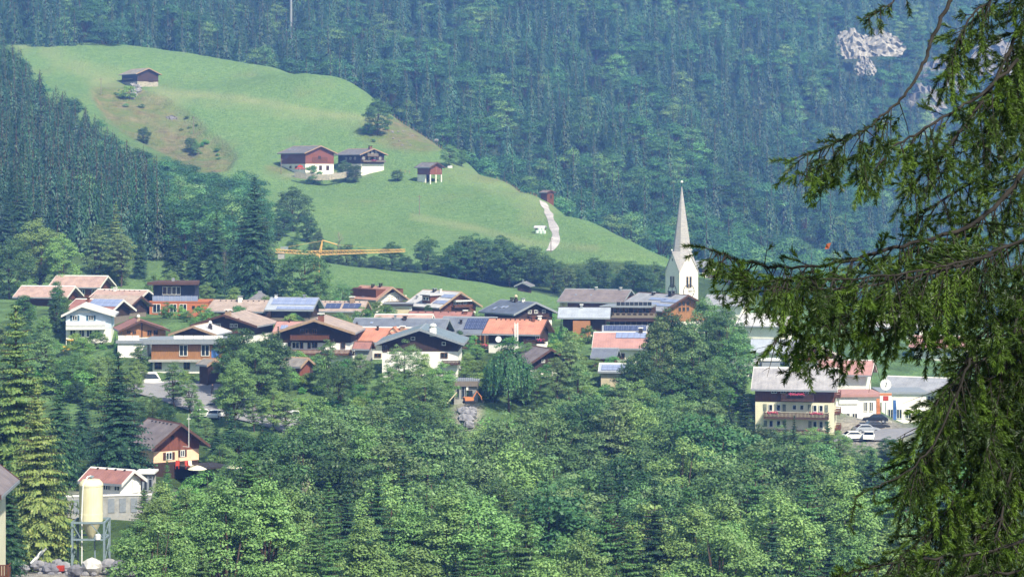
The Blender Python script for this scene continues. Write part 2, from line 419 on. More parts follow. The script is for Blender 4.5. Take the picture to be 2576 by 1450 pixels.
    def chimney(s, u, vtop, wp=14, mt='brick', cap='white', f=.8, hood='slab'):
        y = s.sy(u, s.sg*s.we*(1-f)); x = s.xa+(s.sg*s.we-s.xa)*(1-f); y = max(-s.L/2-.3, min(s.L/2+.3, y))
        w = wp*s.s/2; zt = s.z(vtop); zb = s.ze+s.rise*f-.6; zt = max(zt, zb+1.3)
        m = MB(); m.box(x-w, x+w, y-w*.8, y+w*.8, zb, zt-.45, 0)
        if hood == 'slab':
            for sx in (-1, 1): m.box(x+sx*w*.85-.05, x+sx*w*.85+.05, y-w*.6, y+w*.6, zt-.45, zt-.15, 0)
            m.box(x-w*1.25, x+w*1.25, y-w, y+w, zt-.15, zt, 1)
        else:
            m.lathe([(w*.75, zt-.45), (w*.75, zt-.1)], 10, 0, (x, y)); m.lathe([(w*1.1, zt-.1), (w*1.05, zt+.1), (w*.6, zt+.32), (.02, zt+.4)], 10, 1, (x, y))
        m.build('chimney', [M[mt], M[cap]], s.roof)
    def hooks(s, n=8, v=None):
        """row of small snow hooks under the ridge"""
        m = MB()
        for i in range(n):
            y = -s.L/2+s.L*(i+.5)/n; p, r, _ = s.slope(y, .9, None, .01)
            m.box(p.x-.12, p.x+.12, y-.1, y+.1, p.z-.02, p.z+.16)
        m.build('roof_hooks', M['f_dark'], s.roof)

def flat_block(e, name, loc2, W, Dp, z0, z1, mt):
    """box part centred on local (x, y)"""
    return MB().box(loc2[0]-W/2, loc2[0]+W/2, loc2[1]-Dp/2, loc2[1]+Dp/2, z0, z1).build(name, M[mt], e)
class Block:
    """flat-roofed building whose front faces the camera (turned th): u0..u1 by v0 (top) to vb (foot) at depth D"""
    def __init__(s, name, label, cat, u0, u1, v0, vb, D, th=0, depth=8, wall='plaster', roof='f_grey', over=.4, rt=.35, group=None, ctrl=True):
        s.s = D/F; s.D = D; s.th = R(th); s.W = (u1-u0)*s.s/math.cos(s.th); s.dp = depth; s.uc = (u0+u1)/2; s.vb = vb; s.H = (vb-v0)*s.s
        p = P(s.uc, vb, D); s.loc = p
        if ctrl: CTRL.append((p.x, p.y+depth/2, p.z))
        FOOT.append((p.x, p.y+depth/2, max(s.W, depth)/2+1))
        s.e = thing(name, label, cat, p, s.th, group)
        if wall: s.wall = MB().box(-s.W/2, s.W/2, 0, depth, -3, s.H-rt).build('wall', M[wall], s.e)
        s.roof = MB().box(-s.W/2-over, s.W/2+over, -over, depth+over, s.H-rt+.003, s.H).build('roof', M[roof], s.e)
        s.over = over
    def x(s, u): return (u-s.uc)*s.s/math.cos(s.th)
    def z(s, v): return (s.vb-v)*s.s
    def win(s, u, v, wp, hp, fr='winwhite', cross=2, shut=None, y=-.045):
        w, h = max(.4, wp*s.s), max(.4, hp*s.s)
        o = obj('window', win_mesh(w, h, fr, cross), s.e, (s.x(u), y, s.z(v))); obj('pane', pane_mesh(w, h), o)
        if shut:
            for sx in (-1, 1): obj('shutter', shutter_mesh(w*.42, h, shut), o, (sx*(w*.71+.02), 0, 0))
        return o
    def part(s, name, u0, u1, v0, v1, mt, y0=-.06, y1=-.003, parent=None):
        return MB().box(s.x(u0), s.x(u1), y0, y1, s.z(v1), s.z(v0)).build(name, M[mt], parent or s.e)
HAZE, EXPO = .00032, .8
# ------------------------------------------------------------------ far farm buildings on the hill
H = House('hay_barn', 'old dark hay barn under a pale shingle roof, highest building on the meadow', 'barn', 375, 171, 1060, 38, 10.5, 14, 2.7, 214, 'stonewall', 'darkwood', 1.6, 'r_shingle', 'f_tan', oh=1.2)
H.box('barn_door', 'F', 372, 384, 196, 206, 'blackwood'); H.box('hay_shelf', 'S', 310, 335, 197, 199, 'greywood', 1.2)
H = House('farm_barn', 'big farm barn with red-brown plank gable and long grey roof on the hill', 'barn', 808, 366, 920, 38, 13, 17.5, 2.9, 431, 'plaster', 'redwood', 2.9, 'r_grey', 'f_tan', oh=1.1)
H.box('hay_door', 'F', 786, 822, 395, 408, 'brownwood'); H.box('hatch', 'F', 800, 806, 392, 400, 'blackwood', .04, None, .13)
for u in (785, 802, 819): H.box('stable_door', 'F', u, u+7, 416, 428, 'darkwood')
for u in (728, 744): H.win('S', u, 420, 6, 6, 'winbrown')
H.skylight(728, 376); H.skylight(742, 376)
H = House('farmhouse', 'dark timber farmhouse with balconies and white ground floor next to the big farm barn', 'farmhouse', 941, 373, 920, 36, 10.5, 16.5, 2.4, 431, 'plaster', 'blackwood', 2.9, 'r_grey', 'f_tan', oh=1.2)
H.balcony('F', 921, 947, 386, 393, 'greywood', 1.2); H.balcony('F', 910, 964, 403, 407, 'greywood', 1.4, [(935, 2.2)])
for u in (926, 936, 945): H.win('F', u, 383, 5, 6)
for u in (915, 928, 942, 955): H.win('F', u, 398, 5, 6)
for u in (933, 943, 953): H.box('door', 'F', u-3, u+3, 412, 422, 'white')
for u in (868, 880, 893): H.win('S', u, 398, 5, 6)
H.chimney(931, 366, 8, 'brick', 'f_dark', .95)
H = House('stilt_barn', 'small red-brown hay barn on white stilts at the edge of the hill farm', 'barn', 1101, 408, 900, 44, 6, 7.2, 1.9, 458, None, 'redwood', 0, 'r_grey', 'f_brown', oh=.8, ohf=.9)
bpy.data.objects.remove(H.upper)
m = MB(); zf = H.z(439)
m.prism([(-3, zf), (3, zf), (3, H.under(3)), (0, H.zr-.22), (-3, H.under(-3))], -3.6, 3.6); m.build('wall', M['redwood'], H.e)
for x in (-2.8, 0, 2.8): MB().box(x-.2, x+.2, -3.6, -3.2, -2, zf-.003).build('stilt', M['plaster'], H.e)
MB().box(-3, -2.6, -1, 3.6, -2, zf-.003).build('side_wall', M['plaster'], H.e); MB().box(-2.6, 3, 3.2, 3.6, -2, zf-.003).build('back_wall', M['darkwood'], H.e)
for u in (1096, 1106): H.box('gable_slit', 'F', u, u+1.5, 424, 434, 'larch')
H = House('field_barn', 'red-brown field barn at the top of the pale track beside the forest', 'barn', 1387, 478, 885, 42, 3.4, 3.4, .8, 503, 'brownwood', 'brownwood', 0, 'r_brown', 'f_brown', oh=.5, ohf=.5)
H.box('barn_door', 'F', 1384, 1388, 490, 499, 'blackwood')
H = House('hay_shelter', 'small open hay shelter with a grey roof beside the pale track', 'shelter', 1373, 567, 800, 78, 2.6, 3.0, .7, 588, None, 'greywood', 0, 'r_light', 'f_grey', oh=.4, ohf=.4)
H = House('meadow_shed', 'small dark shed with pale roof edge before the tree clump on the lower meadow', 'shed', 1314, 709, 680, -14, 3.2, 3.6, 1.1, 736, None, 'darkwood', 0, 'r_grey', 'f_grey', oh=.8, ohf=.8)
H.box('door', 'F', 1309, 1316, 721, 733, 'blackwood'); H.chimney(1313, 703, 3, 'f_grey', 'f_grey', .95)

# ------------------------------------------------------------------ village, back rows
H = House('long_house', 'house with a long pinkish-tan roof at the foot of the pale green trees', 'house', 272, 693, 560, 79, 9, 10.6, 2.5, 762, 'darkwood', 'brownwood', 1.6, 'r_pink', 'f_white', oh=.9)
for u in (215, 245): H.win('S', u, 732, 12, 12)
H = House('low_house', 'low house whose pinkish roof runs up to a small dark conifer', 'house', 190, 719, 532, 78, 8, 10.6, 2.3, 768, 'darkwood', 'brownwood', 1.4, 'r_pink', 'f_white')
H = House('village_house', 'house with tan tiled roof and dark open gable beside the blue-clad modern house', 'house', 374, 729, 512, 68, 8.5, 10, 2.3, 790, 'greywood', 'blackwood', .9, 'r_pink', 'f_white', ohf=1.3); H.chimney(285, 727, 8, 'plaster', 'white', .9); H.hooks(8)
H = House('village_house', 'house with short tan roof and twin dark gable peeking out behind the red solar roof', 'house', 356, 744, 488, 66, 7, 9.4, 2.1, 796, 'greywood', 'blackwood', .8, 'r_tan', 'f_brown')
H = House('village_house', 'house with red tiled roof carrying a bluish solar array above the blue-shuttered house', 'house', 311, 753, 474, 70, 8.5, 8.5, 2.3, 806, 'greywood', 'blackwood', .9, 'r_red', 'f_white')
H.panels(236, 752, 300, 772, 4, 2, 'panel_pale'); H.chimney(219, 748, 7, 'brick', 'f_brown', .8)
H = House('chalet', 'blue-white chalet with blue shutters, white balcony bands and a white roof edge', 'chalet', 206, 767, 458, 6, 8.6, 9, 1.95, 860, 'plaster', 'bluewhite', 2.6, 'r_light', 'f_white', oh=.8, asym=-.14)
H.win('F', 186, 800, 12, 13, 'winwhite', 2, 'shutter_blue'); H.win('F', 226, 800, 12, 13, 'winwhite', 2, 'shutter_blue')
H.balcony('F', 165, 262, 808, 815, 'white', .9, (), 'white'); H.balcony('F', 165, 262, 819, 826, 'white', 1.2, (), 'white')
for u in (181, 203, 222, 241): H.win('F', u, 839, 14, 18, 'winwhite', 2)
H.box('gable_board', 'F', 190, 224, 782, 787, 'white')
H = House('chalet', 'orange-brown timber chalet with red roof next to the blue-shuttered house', 'chalet', 355, 805, 444, 15, 8, 8.6, 1.9, 870, 'plaster', 'orangewood', 1.6, 'r_red', 'f_brown', oh=.75, asym=-.08)
for u in (323, 336): H.win('F', u, 836, 9, 9, 'winbrown')
H.win('F', 373, 838, 11, 14, 'winbrown'); H.win('F', 388, 838, 11, 14, 'winbrown'); H.chimney(362, 796, 8, 'f_tan', 'white', .9, 'pot')
H.box('gable_post', 'F', 353, 356, 812, 848, 'darkwood')
# modern dark blue / orange house
B = Block('modern_house', 'modern house with dark blue upper storey, glass balcony and orange ground floor', 'house', 376, 524, 757, 792, 502, 0, 9, 'orangecladding', 'orangecladding', .1, .25)
zb = B.z(757)
MB().box(B.x(384), B.x(488), 1.2, 8, zb+.003, B.z(717)).build('upper_storey', M['darkblue'], B.e)
MB().slab([(B.x(371), -.4), (B.x(500), -.4), (B.x(488), 9.2), (B.x(384), 9.2)], B.z(716), B.z(709)).build('upper_roof', M['f_brown'], B.e)
m = MB(); m.box(B.x(384), B.x(498), -.05, .02, zb+.02, B.z(744)); o = m.build('glass_balcony', M['panel_pale'], B.e)
m = MB()
for k in range(9): x = B.x(384+k*14); m.box(x-.03, x+.03, -.09, -.055, zb, B.z(743))
m.build('railing_post', M['alu'], o)
for u in (412, 424, 436, 447): B.win(u, 731, 11, 21, 'winwhite', 1, None, 1.15)
for u, w in ((394, 20), (436, 18), (461, 18)): B.win(u, 775, w, 22, 'winwhite', 2)
for u in (487, 500): B.win(u, 772, 7, 7, 'f_dark', 1)
MB().box(B.x(425), B.x(432), 4, 4.6, B.z(709)+.003, B.z(701)).build('chimney', M['f_grey'], B.e)

H = House('village_house', 'tan roofed house with a white chimney, left of the solar-panelled roof', 'house', 687, 755, 500, 76, 8, 11, 2.1, 816, 'greywood', 'blackwood', 1, 'r_tan', 'f_tan'); H.hooks(9); H.chimney(603, 744, 11, 'plaster', 'f_grey', .85)
for u in (640, 655): H.win('S', u, 797, 9, 9, 'winbrown')
# pavilion with pyramid roof
e = thing('pavilion', 'pavilion with grey pyramid roof and small lantern behind the tan roof', 'pavilion', P(654, 770, 522), 0); CTRL.append(tuple(e.location))
MB().box(-2, 2, -2, 2, -2, 1.55).build('wall', M['darkwood'], e)
m = MB(); m.add([(-2.7, -2.7, 1.4), (2.7, -2.7, 1.4), (2.7, 2.7, 1.4), (-2.7, 2.7, 1.4), (-.35, -.35, 3.05), (.35, -.35, 3.05), (.35, .35, 3.05), (-.35, .35, 3.05)], [(0, 3, 2, 1), (0, 1, 5, 4), (1, 2, 6, 5), (2, 3, 7, 6), (3, 0, 4, 7), (4, 5, 6, 7)])
m.build('roof', M['r_grey'], e); m = MB(); m.box(-.42, .42, -.42, .42, 3.06, 3.35); m.build('lantern', M['f_grey'], e)
H = House('solar_house', 'dark timber house whose whole pale blue roof is covered by solar panels', 'house', 802, 748, 492, 80, 8, 8, 2.3, 806, 'greywood', 'blackwood', .8, 'r_paleblue', 'f_grey', oh=.8)
H.panels(690, 749, 797, 767, 4, 2, 'panel_pale'); H.panels(697, 771, 795, 779, 4, 1, 'panel_pale')
H.chimney(766, 743, 8, 'f_grey', 'f_grey', .95); H.chimney(693, 745, 8, 'plaster', 'f_grey', .95)
H = House('village_house', 'low tan roofed house with two dark flat solar panels beside a bushy tree', 'house', 925, 757, 505, 82, 7, 8.5, 1.9, 800, 'cream', 'cream', 0, 'r_tan', 'f_tan'); H.hooks(8)
H.panels(822, 763, 855, 776, 1, 1); H.panels(866, 763, 905, 776, 1, 1); H.chimney(886, 745, 13, 'f_tan', 'white', .9)
H = House('chalet', 'chalet with big red-brown roof, white gable wall and two dark chimneys below the meadow', 'chalet', 988, 721, 545, 41, 7.8, 9.6, 2.9, 792, 'plaster', 'brownwood', 5.9, 'r_rust', 'f_tan', oh=.9, ohf=1.2)
H.box('white_gable', 'F', 972, 1020, 744, 757, 'plaster', .05)
for u in (977, 985, 998): H.win('F', u, 751, 5, 9, 'winbrown', 1)
H.balcony('F', 966, 1026, 758, 764, 'darkwood', 1.1); H.chimney(935, 716, 7, 'f_dark', 'f_dark', .9); H.chimney(956, 713, 7, 'f_dark', 'f_dark', .97); H.skylight(918, 743, .9, 1.3)
B = Block('garage', 'flat roofed garage with beige door and white posts below the red-brown chalet', 'garage', 968, 1034, 763, 792, 528, 0, 5, 'plaster', 'f_grey', .5, .35)
B.part('garage_door', 995, 1030, 774, 791, 'beige'); B.win(980, 778, 12, 10, 'winbrown')
MB().box(-B.W/2-.5, B.W/2+.5, -.62, -.5-.003, B.H-.55, B.H-.02).build('fascia', M['f_dark'], B.e)
H = House('chalet', 'brown chalet under a big pale grey roof with dormer and roof windows below the meadow', 'chalet', 1160, 733, 530, 39, 10, 11.6, 3.4, 798, 'plaster', 'brownwood', 1.2, 'r_light', 'f_tan', oh=1, ohf=1.2)
H.balcony('F', 1135, 1180, 766, 771, 'brownwood', 1.2); H.box('awning', 'F', 1138, 1178, 755, 758, 'white', 1.3)
for u in (1145, 1157, 1169): H.win('F', u, 763, 8, 8)
H.win('F', 1130, 764, 6, 6, 'winbrown', 1); H.win('F', 1184, 764, 6, 6, 'winbrown', 1)
H.panels(1098, 755, 1122, 765, 2, 1, 'panel_pale'); H.panels(1118, 740, 1140, 750, 2, 1, 'panel_pale')
H.chimney(1091, 728, 9, 'f_dark', 'f_grey', .92); H.chimney(1107, 733, 5, 'plaster', 'white', .9); H.chimney(1046, 752, 5, 'f_grey', 'f_grey', .45)
y, f = H.rf(1073, 762); p, r, ln = H.slope(y, .22)
m = MB(); dz = 1.9
m.prism_x([(y-1.5, p.z), (y+1.5, p.z), (y+1.5, p.z+dz-.2), (y-1.5, p.z+dz-.2)], p.x-.1, p.x+3.2); dm = m.build('dormer', M['brownwood'], H.e)
MB().prism_x([(y-1.9, p.z+dz-.2), (y+1.9, p.z+dz-.2), (y+1.9, p.z+dz), (y-1.9, p.z+dz)], p.x-.5, p.x+3.6).build('dormer_roof', M['r_light'], dm)
for k in (-.6, .6): o = obj('window', win_mesh(.95, .8, 'winwhite', 1), dm, (p.x-.15, y+k, p.z+1), (0, 0, R(-90))); obj('pane', pane_mesh(.95, .8), o)
H = House('chalet', 'dark timber chalet under a dark blue-grey metal roof with three small roof windows', 'chalet', 1349, 759, 496, 36, 9.6, 10.6, 2.35, 838, 'plaster', 'blackwood', 2.6, 'r_dark', 'f_grey', oh=.95, ohf=1)
for u in (1332, 1348, 1368): H.win('F', u, 784, 9, 9, 'winwhite')
H.balcony('F', 1326, 1374, 789, 795, 'darkwood', 1.1)
for u, v in ((1244, 775), (1264, 772), (1274, 772)): H.skylight(u, v, .8, 1.1)
H.chimney(1298, 748, 8, 'f_dark', 'beige', .9, 'pot'); H.chimney(1288, 753, 7, 'f_dark', 'f_dark', .97); H.chimney(1316, 753, 8, 'plaster', 'f_grey', .97)
# pinkish roofs between
H = House('village_house', 'low house of which a beige tiled roof strip shows above the long slate roof', 'house', 1090, 790, 482, 84, 7, 9.6, 1.7, 832, 'beige', 'brownwood', 1.5, 'r_pink', 'f_white', ctrl=False)
H = House('village_house', 'low house with a pinkish red roof strip and white chimney below the pale grey chalet', 'house', 1190, 783, 488, 82, 7, 11, 1.8, 828, 'beige', 'brownwood', 1.5, 'r_red', 'f_brown', ctrl=False); H.chimney(1171, 784, 12, 'brick', 'white', .8); H.hooks(7)
H = House('big_barn', 'long barn with grey-brown roof and plank wall behind the pale blue roof', 'barn', 1588, 728, 600, 70, 11, 15.2, 2.9, 784, 'plaster', 'brownwood', 0.8, 'r_brown', 'f_grey', oh=1.2)
H.box('plaster_bay', 'S', 1408, 1428, 758, 775, 'beige'); H.win('S', 1417, 765, 5, 7, 'winbrown', 1); H.chimney(1501, 723, 6, 'f_grey', 'white', .95); H.chimney(1562, 723, 6, 'f_grey', 'white', .95)
H.skylight(1449, 741, .5, .5); H.skylight(1487, 742, .5, .5)
# ------------------------------------------------------------------ middle rows
H = House('chalet', 'black-brown chalet with wide tan roof above the bushes beside the flat white-railed house', 'chalet', 562, 790, 446, -13, 11.2, 11, 2.1, 862, 'plaster', 'darkwood', 1.5, 'r_tan', 'f_brown', oh=1)
for u in (540, 549, 582, 593): H.win('F', u, 819, 9, 10)
H.balcony('F', 515, 610, 829, 836, 'brownwood', 1); H.chimney(557, 778, 13, 'f_tan', 'white', .9)
for u in (523, 601): H.box('roof_bracket', 'F', u, u+2, 800, 806, 'brownwood', .8)
H = House('chalet', 'chalet of which a low white-edged gable shows above the flat roofed house', 'chalet', 484, 819, 432, -9, 7.4, 8, 1.55, 872, 'plaster', 'darkwood', 1, 'r_light', 'f_tan', oh=.8); H.chimney(523, 814, 9, 'f_dark', 'white', .5, 'pot')
H = House('pink_roof_house', 'house whose pink tiled roof runs on behind the large balconied chalet', 'house', 872, 808, 452, 84, 7, 11.2, 1.8, 856, 'plaster', 'darkwood', 1.5, 'r_salmon', 'f_brown'); H.panels(708, 818, 722, 828, 1, 1, 'panel_pale'); H.chimney(727, 805, 3, 'f_brown', 'f_brown', .9)
H = House('chalet', 'large black-brown chalet with two carved balconies, white lower floor and tan roof', 'chalet', 790, 803, 424, -4, 12.6, 12, 2.35, 918, 'plaster', 'blackwood', 3.9, 'r_tan', 'f_tan', oh=1.05, ohf=1.4)
for u in (758, 790): H.win('F', u, 834, 11, 13, 'winbrown')
H.win('F', 770, 834, 8, 13, 'winbrown', 1); H.balcony('F', 730, 828, 843, 853, 'brownwood', 1.2)
H.win('F', 742, 869, 19, 17, 'winwhite', 2); H.win('F', 726, 869, 8, 17, 'winbrown', 1); H.win('F', 757, 869, 8, 17, 'winbrown', 1); H.win('F', 776, 869, 8, 17, 'winbrown', 1); H.win('F', 790, 869, 14, 14, 'winbrown'); H.win('F', 862, 869, 12, 16, 'winbrown', 1)
H.balcony('F', 708, 892, 879, 890, 'brownwood', 1.4); H.chimney(801, 788, 14, 'brick', 'white', .85)
for u in (742, 766, 790, 814, 838): H.box('balcony_bracket', 'F', u, u+2, 853, 858, 'darkwood', .9)
H = House('shed', 'little red-brown shed with weathered plank roof below the large balconied chalet', 'shed', 776, 899, 404, 58, 3.4, 3.4, 1.4, 944, None, 'redwood', 0, 'r_shingle', 'f_tan', oh=.5, ohf=.6)
H.box('door', 'F', 778, 784, 924, 940, 'darkwood')
H = House('slate_house', 'very long house with slate-blue roof and dark chimneys in the village centre', 'house', 1130, 801, 448, 79, 11, 16, 3.0, 866, 'plaster', 'redwood', 1.5, 'r_slate', 'f_grey', oh=.8)
H.chimney(898, 816, 6, 'f_dark', 'f_dark', .45, 'pot'); H.chimney(1018, 797, 11, 'f_dark', 'f_dark', .92); H.chimney(993, 799, 7, 'f_grey', 'f_grey', .97); H.skylight(935, 812, .6, .8)
H = House('slate_house', 'house with slate roof, big solar array and timbered balcony beside a dark conifer', 'house', 1251, 797, 455, 76, 8.5, 8.2, 2.9, 884, 'plaster', 'larch', 1.4, 'r_slate', 'f_grey', oh=.9, ohf=1.2)
H.panels(1177, 801, 1232, 829, 5, 3); H.chimney(1160, 806, 7, 'f_dark', 'f_dark', .6)
H.balcony('S', 1165, 1240, 862, 869, 'greywood', 1.4, [(1220, 2)])
for u in (1202, 1212, 1223, 1234): H.box('timber_post', 'S', u, u+3, 840, 862, 'larch', .12, None, 1.2)
H.box('roller_door', 'S', 1160, 1196, 842, 861, 'greywood')
H = House('orange_house', 'house with bright orange roof and two small dormers in front of the long slate roof', 'house', 1038, 823, 436, 77, 8.5, 7.4, 2.4, 898, 'plaster', 'darkwood', 2.4, 'r_orange', 'f_white', oh=.7)
H.chimney(950, 820, 6, 'f_dark', 'f_dark', .8); H.chimney(1013, 824, 12, 'f_tan', 'white', .85); H.win('S', 953, 890, 17, 10, 'winbrown'); H.win('S', 975, 885, 10, 10)
for du, dv in ((982, 838), (990, 826)):
    y, f = H.rf(du, dv+8); p, r, ln = H.slope(y, f)
    m = MB(); m.add([(p.x-.1, y-.75, p.z), (p.x-.1, y+.75, p.z), (p.x-.1, y, p.z+.75), (p.x+1.9, y-.75, p.z), (p.x+1.9, y+.75, p.z), (p.x+1.9, y, p.z+.75)], [(0, 2, 1), (3, 4, 5), (0, 1, 4, 3)]); d = m.build('dormer', M['cream'], H.e)
    m = MB(); m.add([(p.x-.35, y-.9, p.z-.02), (p.x-.35, y, p.z+.82), (p.x+1.95, y, p.z+.82), (p.x+1.95, y-.9, p.z-.02), (p.x-.35, y+.9, p.z-.02), (p.x+1.95, y+.9, p.z-.02), (p.x-.35, y, p.z+.94), (p.x+1.95, y, p.z+.94)], [(0, 1, 2, 3), (1, 4, 5, 2), (0, 3, 7, 6), (6, 7, 5, 4), (0, 6, 1), (1, 6, 4)]); m.build('dormer_roof', M['r_orange'], d)
H = House('annex', 'low annex with ribbed red roof between the large chalet and the orange roof', 'annex', 937, 858, 424, 80, 3.4, 2.4, 1.2, 898, None, 'concrete', 0, 'r_red', 'f_brown', oh=.4, ohf=.4, ctrl=False)
H = House('chalet', 'chalet with low steel-grey metal roof, dark wood gable and white curved wall', 'chalet', 1055, 826, 408, -2, 13, 13, 2.55, 944, 'plaster', 'blackwood', 4.05, 'r_steel', 'f_grey', oh=1.1, ohf=1.3)
H.win('F', 1038, 852, 11, 8, 'winwhite', 1); H.win('F', 1116, 865, 10, 9, 'winwhite', 1); H.win('F', 1117, 894, 18, 14, 'winbrown', 2); H.win('F', 968, 877, 11, 18, 'winbrown', 2)
H.balcony('F', 1112, 1158, 906, 914, 'darkwood', 1.2); H.chimney(1085, 819, 16, 'plaster', 'white', .7, 'pot'); H.chimney(1070, 823, 7, 'f_dark', 'f_dark', .75)
H = House('chalet', 'dark timber house with bright orange tiled roof and a white roof ladder leaning on it', 'chalet', 1377, 802, 436, 74, 8, 9, 2.5, 882, 'plaster', 'blackwood', 1.5, 'r_orange', 'f_brown', oh=.9, ohf=1); H.hooks(10)
H.chimney(1343, 795, 8, 'brick', 'brick', .85); H.chimney(1358, 797, 10, 'plaster', 'white', .97); H.win('S', 1352, 845, 10, 9, 'winwhite'); H.balcony('S', 1320, 1372, 849, 857, 'darkwood', 1.1, [(1365, 1.5)]); H.win('S', 1337, 871, 9, 8); H.win('S', 1353, 871, 9, 8)
def ladder(name, label, u0, v0, u1, v1, D, w, mt, kind='ladder'):
    a, b = P(u1, v1, D), P(u0, v0, D+4.5); e = thing(name, label, kind, a); d = b-a; n = int(d.length/.45); m = MB()
    for sx in (-w/2, w/2): m.tube([(sx, 0, 0), tuple(Vector((sx, 0, 0))+d)], .06, 4)
    m.build('rail', M[mt], e); m = MB()
    for i in range(1, n): q = d*(i/n); m.box(q.x-w/2, q.x+w/2, q.y-.03, q.y+.03, q.z-.09, q.z+.09)
    m.build('rungs', M[mt], e)
ladder('roof_ladder', 'long white ladder lying against the bright orange tiled roof', 1299, 811, 1299, 880, 429.5, .55, 'white')
e = thing('satellite_dish', 'white satellite dish on the wall below the bright orange roof', 'satellite dish', P(1254, 853, 430))
m = MB(); m.lathe([(.02, 0), (.3, .03), (.5, .12), (.55, .17), (.5, .16), (.02, .06)], 14); m.build('dish', M['white'], e, (0, 0, 0), (R(80), 0, 0), True); MB().tube([(0, .1, 0), (0, .8, -.5)], .05, 5).build('arm', M['galv'], e)
# pale blue roof with orange timber front
H = House('workshop', 'house with broad pale blue metal roof over a bright orange timber front', 'house', 1537, 772, 492, 86, 7.4, 8.6, 1.9, 850, 'plaster', 'blackwood', 1, 'r_paleblue', 'f_dark', oh=1.4)
MB().box(-3.7-1.5, -3.74, H.sy(1484), H.sy(1441), -2, H.z(803)).build('timber_front', M['orangewood'], H.e)
o = obj('window', win_mesh(.65, 1.1, 'winbrown', 1), H.e, (-5.26, H.sy(1466), H.z(826)), (0, 0, R(-90))); obj('pane', pane_mesh(.65, 1.1), o); H.chimney(1463, 768, 9, 'f_grey', 'white', .95)
H = House('hotel', 'big timber hotel with grey solar roof, glazed gable and a balconied flat wing', 'hotel', 1732, 741, 520, 40, 12.5, 13, 3.3, 832, 'plaster', 'larch', 2, 'r_silver', 'f_brown', oh=1.6, ohf=1.4)
for a in ((1640, 748, 1672, 756), (1672, 752, 1708, 762), (1622, 760, 1650, 768), (1655, 764, 1690, 772)): H.panels(*a, 2, 1, 'panel_pale')
H.chimney(1649, 737, 8, 'f_dark', 'f_grey', .9); H.chimney(1692, 733, 14, 'f_dark', 'f_dark', .9)
for u in (1709, 1720, 1731):
    for v in (764, 778): H.win('F', u, v, 8, 12, 'larch', 1)
wing = thing('hotel_wing', 'dark wing of the timber hotel with two balcony decks and a glass-railed roof terrace', 'hotel wing', P(1585, 832, 500), R(-3)); s_ = 500/F; CTRL.append(tuple(wing.location))
zz = lambda v: (832-v)*s_
xx = lambda u: (u-1585)*s_
MB().box(xx(1534), xx(1650), 1.6, 9, -2, zz(773)).build('wall', M['darkwood'], wing)
m = MB(); m.slab([(xx(1508), .2), (xx(1640), -.8), (xx(1652), 8.5), (xx(1530), 8.5)], zz(773)+.003, zz(769)); m.build('roof', M['f_grey'], wing)
m = MB(); m.box(xx(1550), xx(1640), 1.5, 1.56, zz(769)+.01, zz(760)); o = m.build('terrace_glass', M['glass'], wing); m = MB()
for k in range(9): m.box(xx(1550+k*11.2)-.04, xx(1550+k*11.2)+.04, 1.43, 1.49, zz(769), zz(759))
m.build('terrace_post', M['alu'], o)
for v0, v1, mt in ((788, 798, 'greywood'), (803, 807, 'darkwood')):
    m = MB(); m.box(xx(1517), xx(1652), 0, 1.59, zz(v1), zz(v1)+.18); d = m.build('balcony', M['darkwood'], wing); m = MB(); m.box(xx(1517), xx(1652), -.08, -.01, zz(v1)-.1, zz(v1)+.5, 0)
    for k in range(10): m.box(xx(1517+k*14), xx(1517+k*14+5), -.08, -.01, zz(v1)+.5, zz(v0), 0)
    m.box(xx(1517), xx(1652), -.1, .01, zz(v0), zz(v0)+.1); m.build('railing', M[mt], d)
for k in range(8):
    MB().box(xx(1545+k*14)-.06, xx(1545+k*14)+.06, .3, 1.59, zz(828), zz(805)).build('partition', M['greywood'], wing)
for u in (1548, 1562, 1576, 1598, 1612, 1628): o = obj('window', win_mesh(.95, 1.2, 'larch', 1), wing, (xx(u), 1.55, zz(782))); obj('pane', pane_mesh(.95, 1.2), o)
H = House('solar_hall', 'low hall with a tilted field of dark solar panels behind the salmon roof', 'hall', 1632, 818, 462, 88, 6, 8.2, 1.3, 862, 'concrete', 'concrete', 0, 'r_silver', 'f_grey', oh=.4, ohf=.4, ctrl=False); H.panels(1519, 819, 1626, 832, 8, 1)
H = House('salmon_house', 'house with smooth salmon-red roof, white verge and a solar row above white walls', 'house', 1636, 835, 440, 84, 9, 9.2, 2.6, 912, 'plaster', 'plaster', 0, 'r_salmon', 'f_white', oh=.9, ohf=.6)
H.panels(1550, 836, 1625, 851, 5, 1, 'panel_pale'); H.chimney(1612, 823, 12, 'f_dark', 'white', .97)
for u in (1545, 1562, 1600, 1620): H.win('S', u, 891, 14, 14, 'winbrown')
H = House('chalet', 'small black chalet with a grey-brown roof half hidden by birches', 'chalet', 1388, 876, 412, 22, 7, 8, 2.6, 950, 'plaster', 'blackwood', 1.4, 'r_brown', 'f_brown', oh=.8); H.win('F', 1366, 908, 9, 8)
H = House('annex', 'annex with slate-blue roof and dark red wall below the salmon roof', 'annex', 1556, 875, 424, 80, 5, 3.6, 1.4, 926, None, 'redwood', 0, 'r_slate', 'f_grey', oh=.6, ohf=.5); H.box('sliding_door', 'S', 1520, 1545, 902, 914, 'darkwood')
H = House('annex', 'low annex with white-edged solar roof beside a dark green bush', 'annex', 1600, 913, 404, 84, 4.6, 5.4, 1.2, 958, None, 'beige', 0, 'r_paleblue', 'f_white', oh=.5, ohf=.4); H.panels(1514, 918, 1594, 932, 6, 2, 'panel_pale')
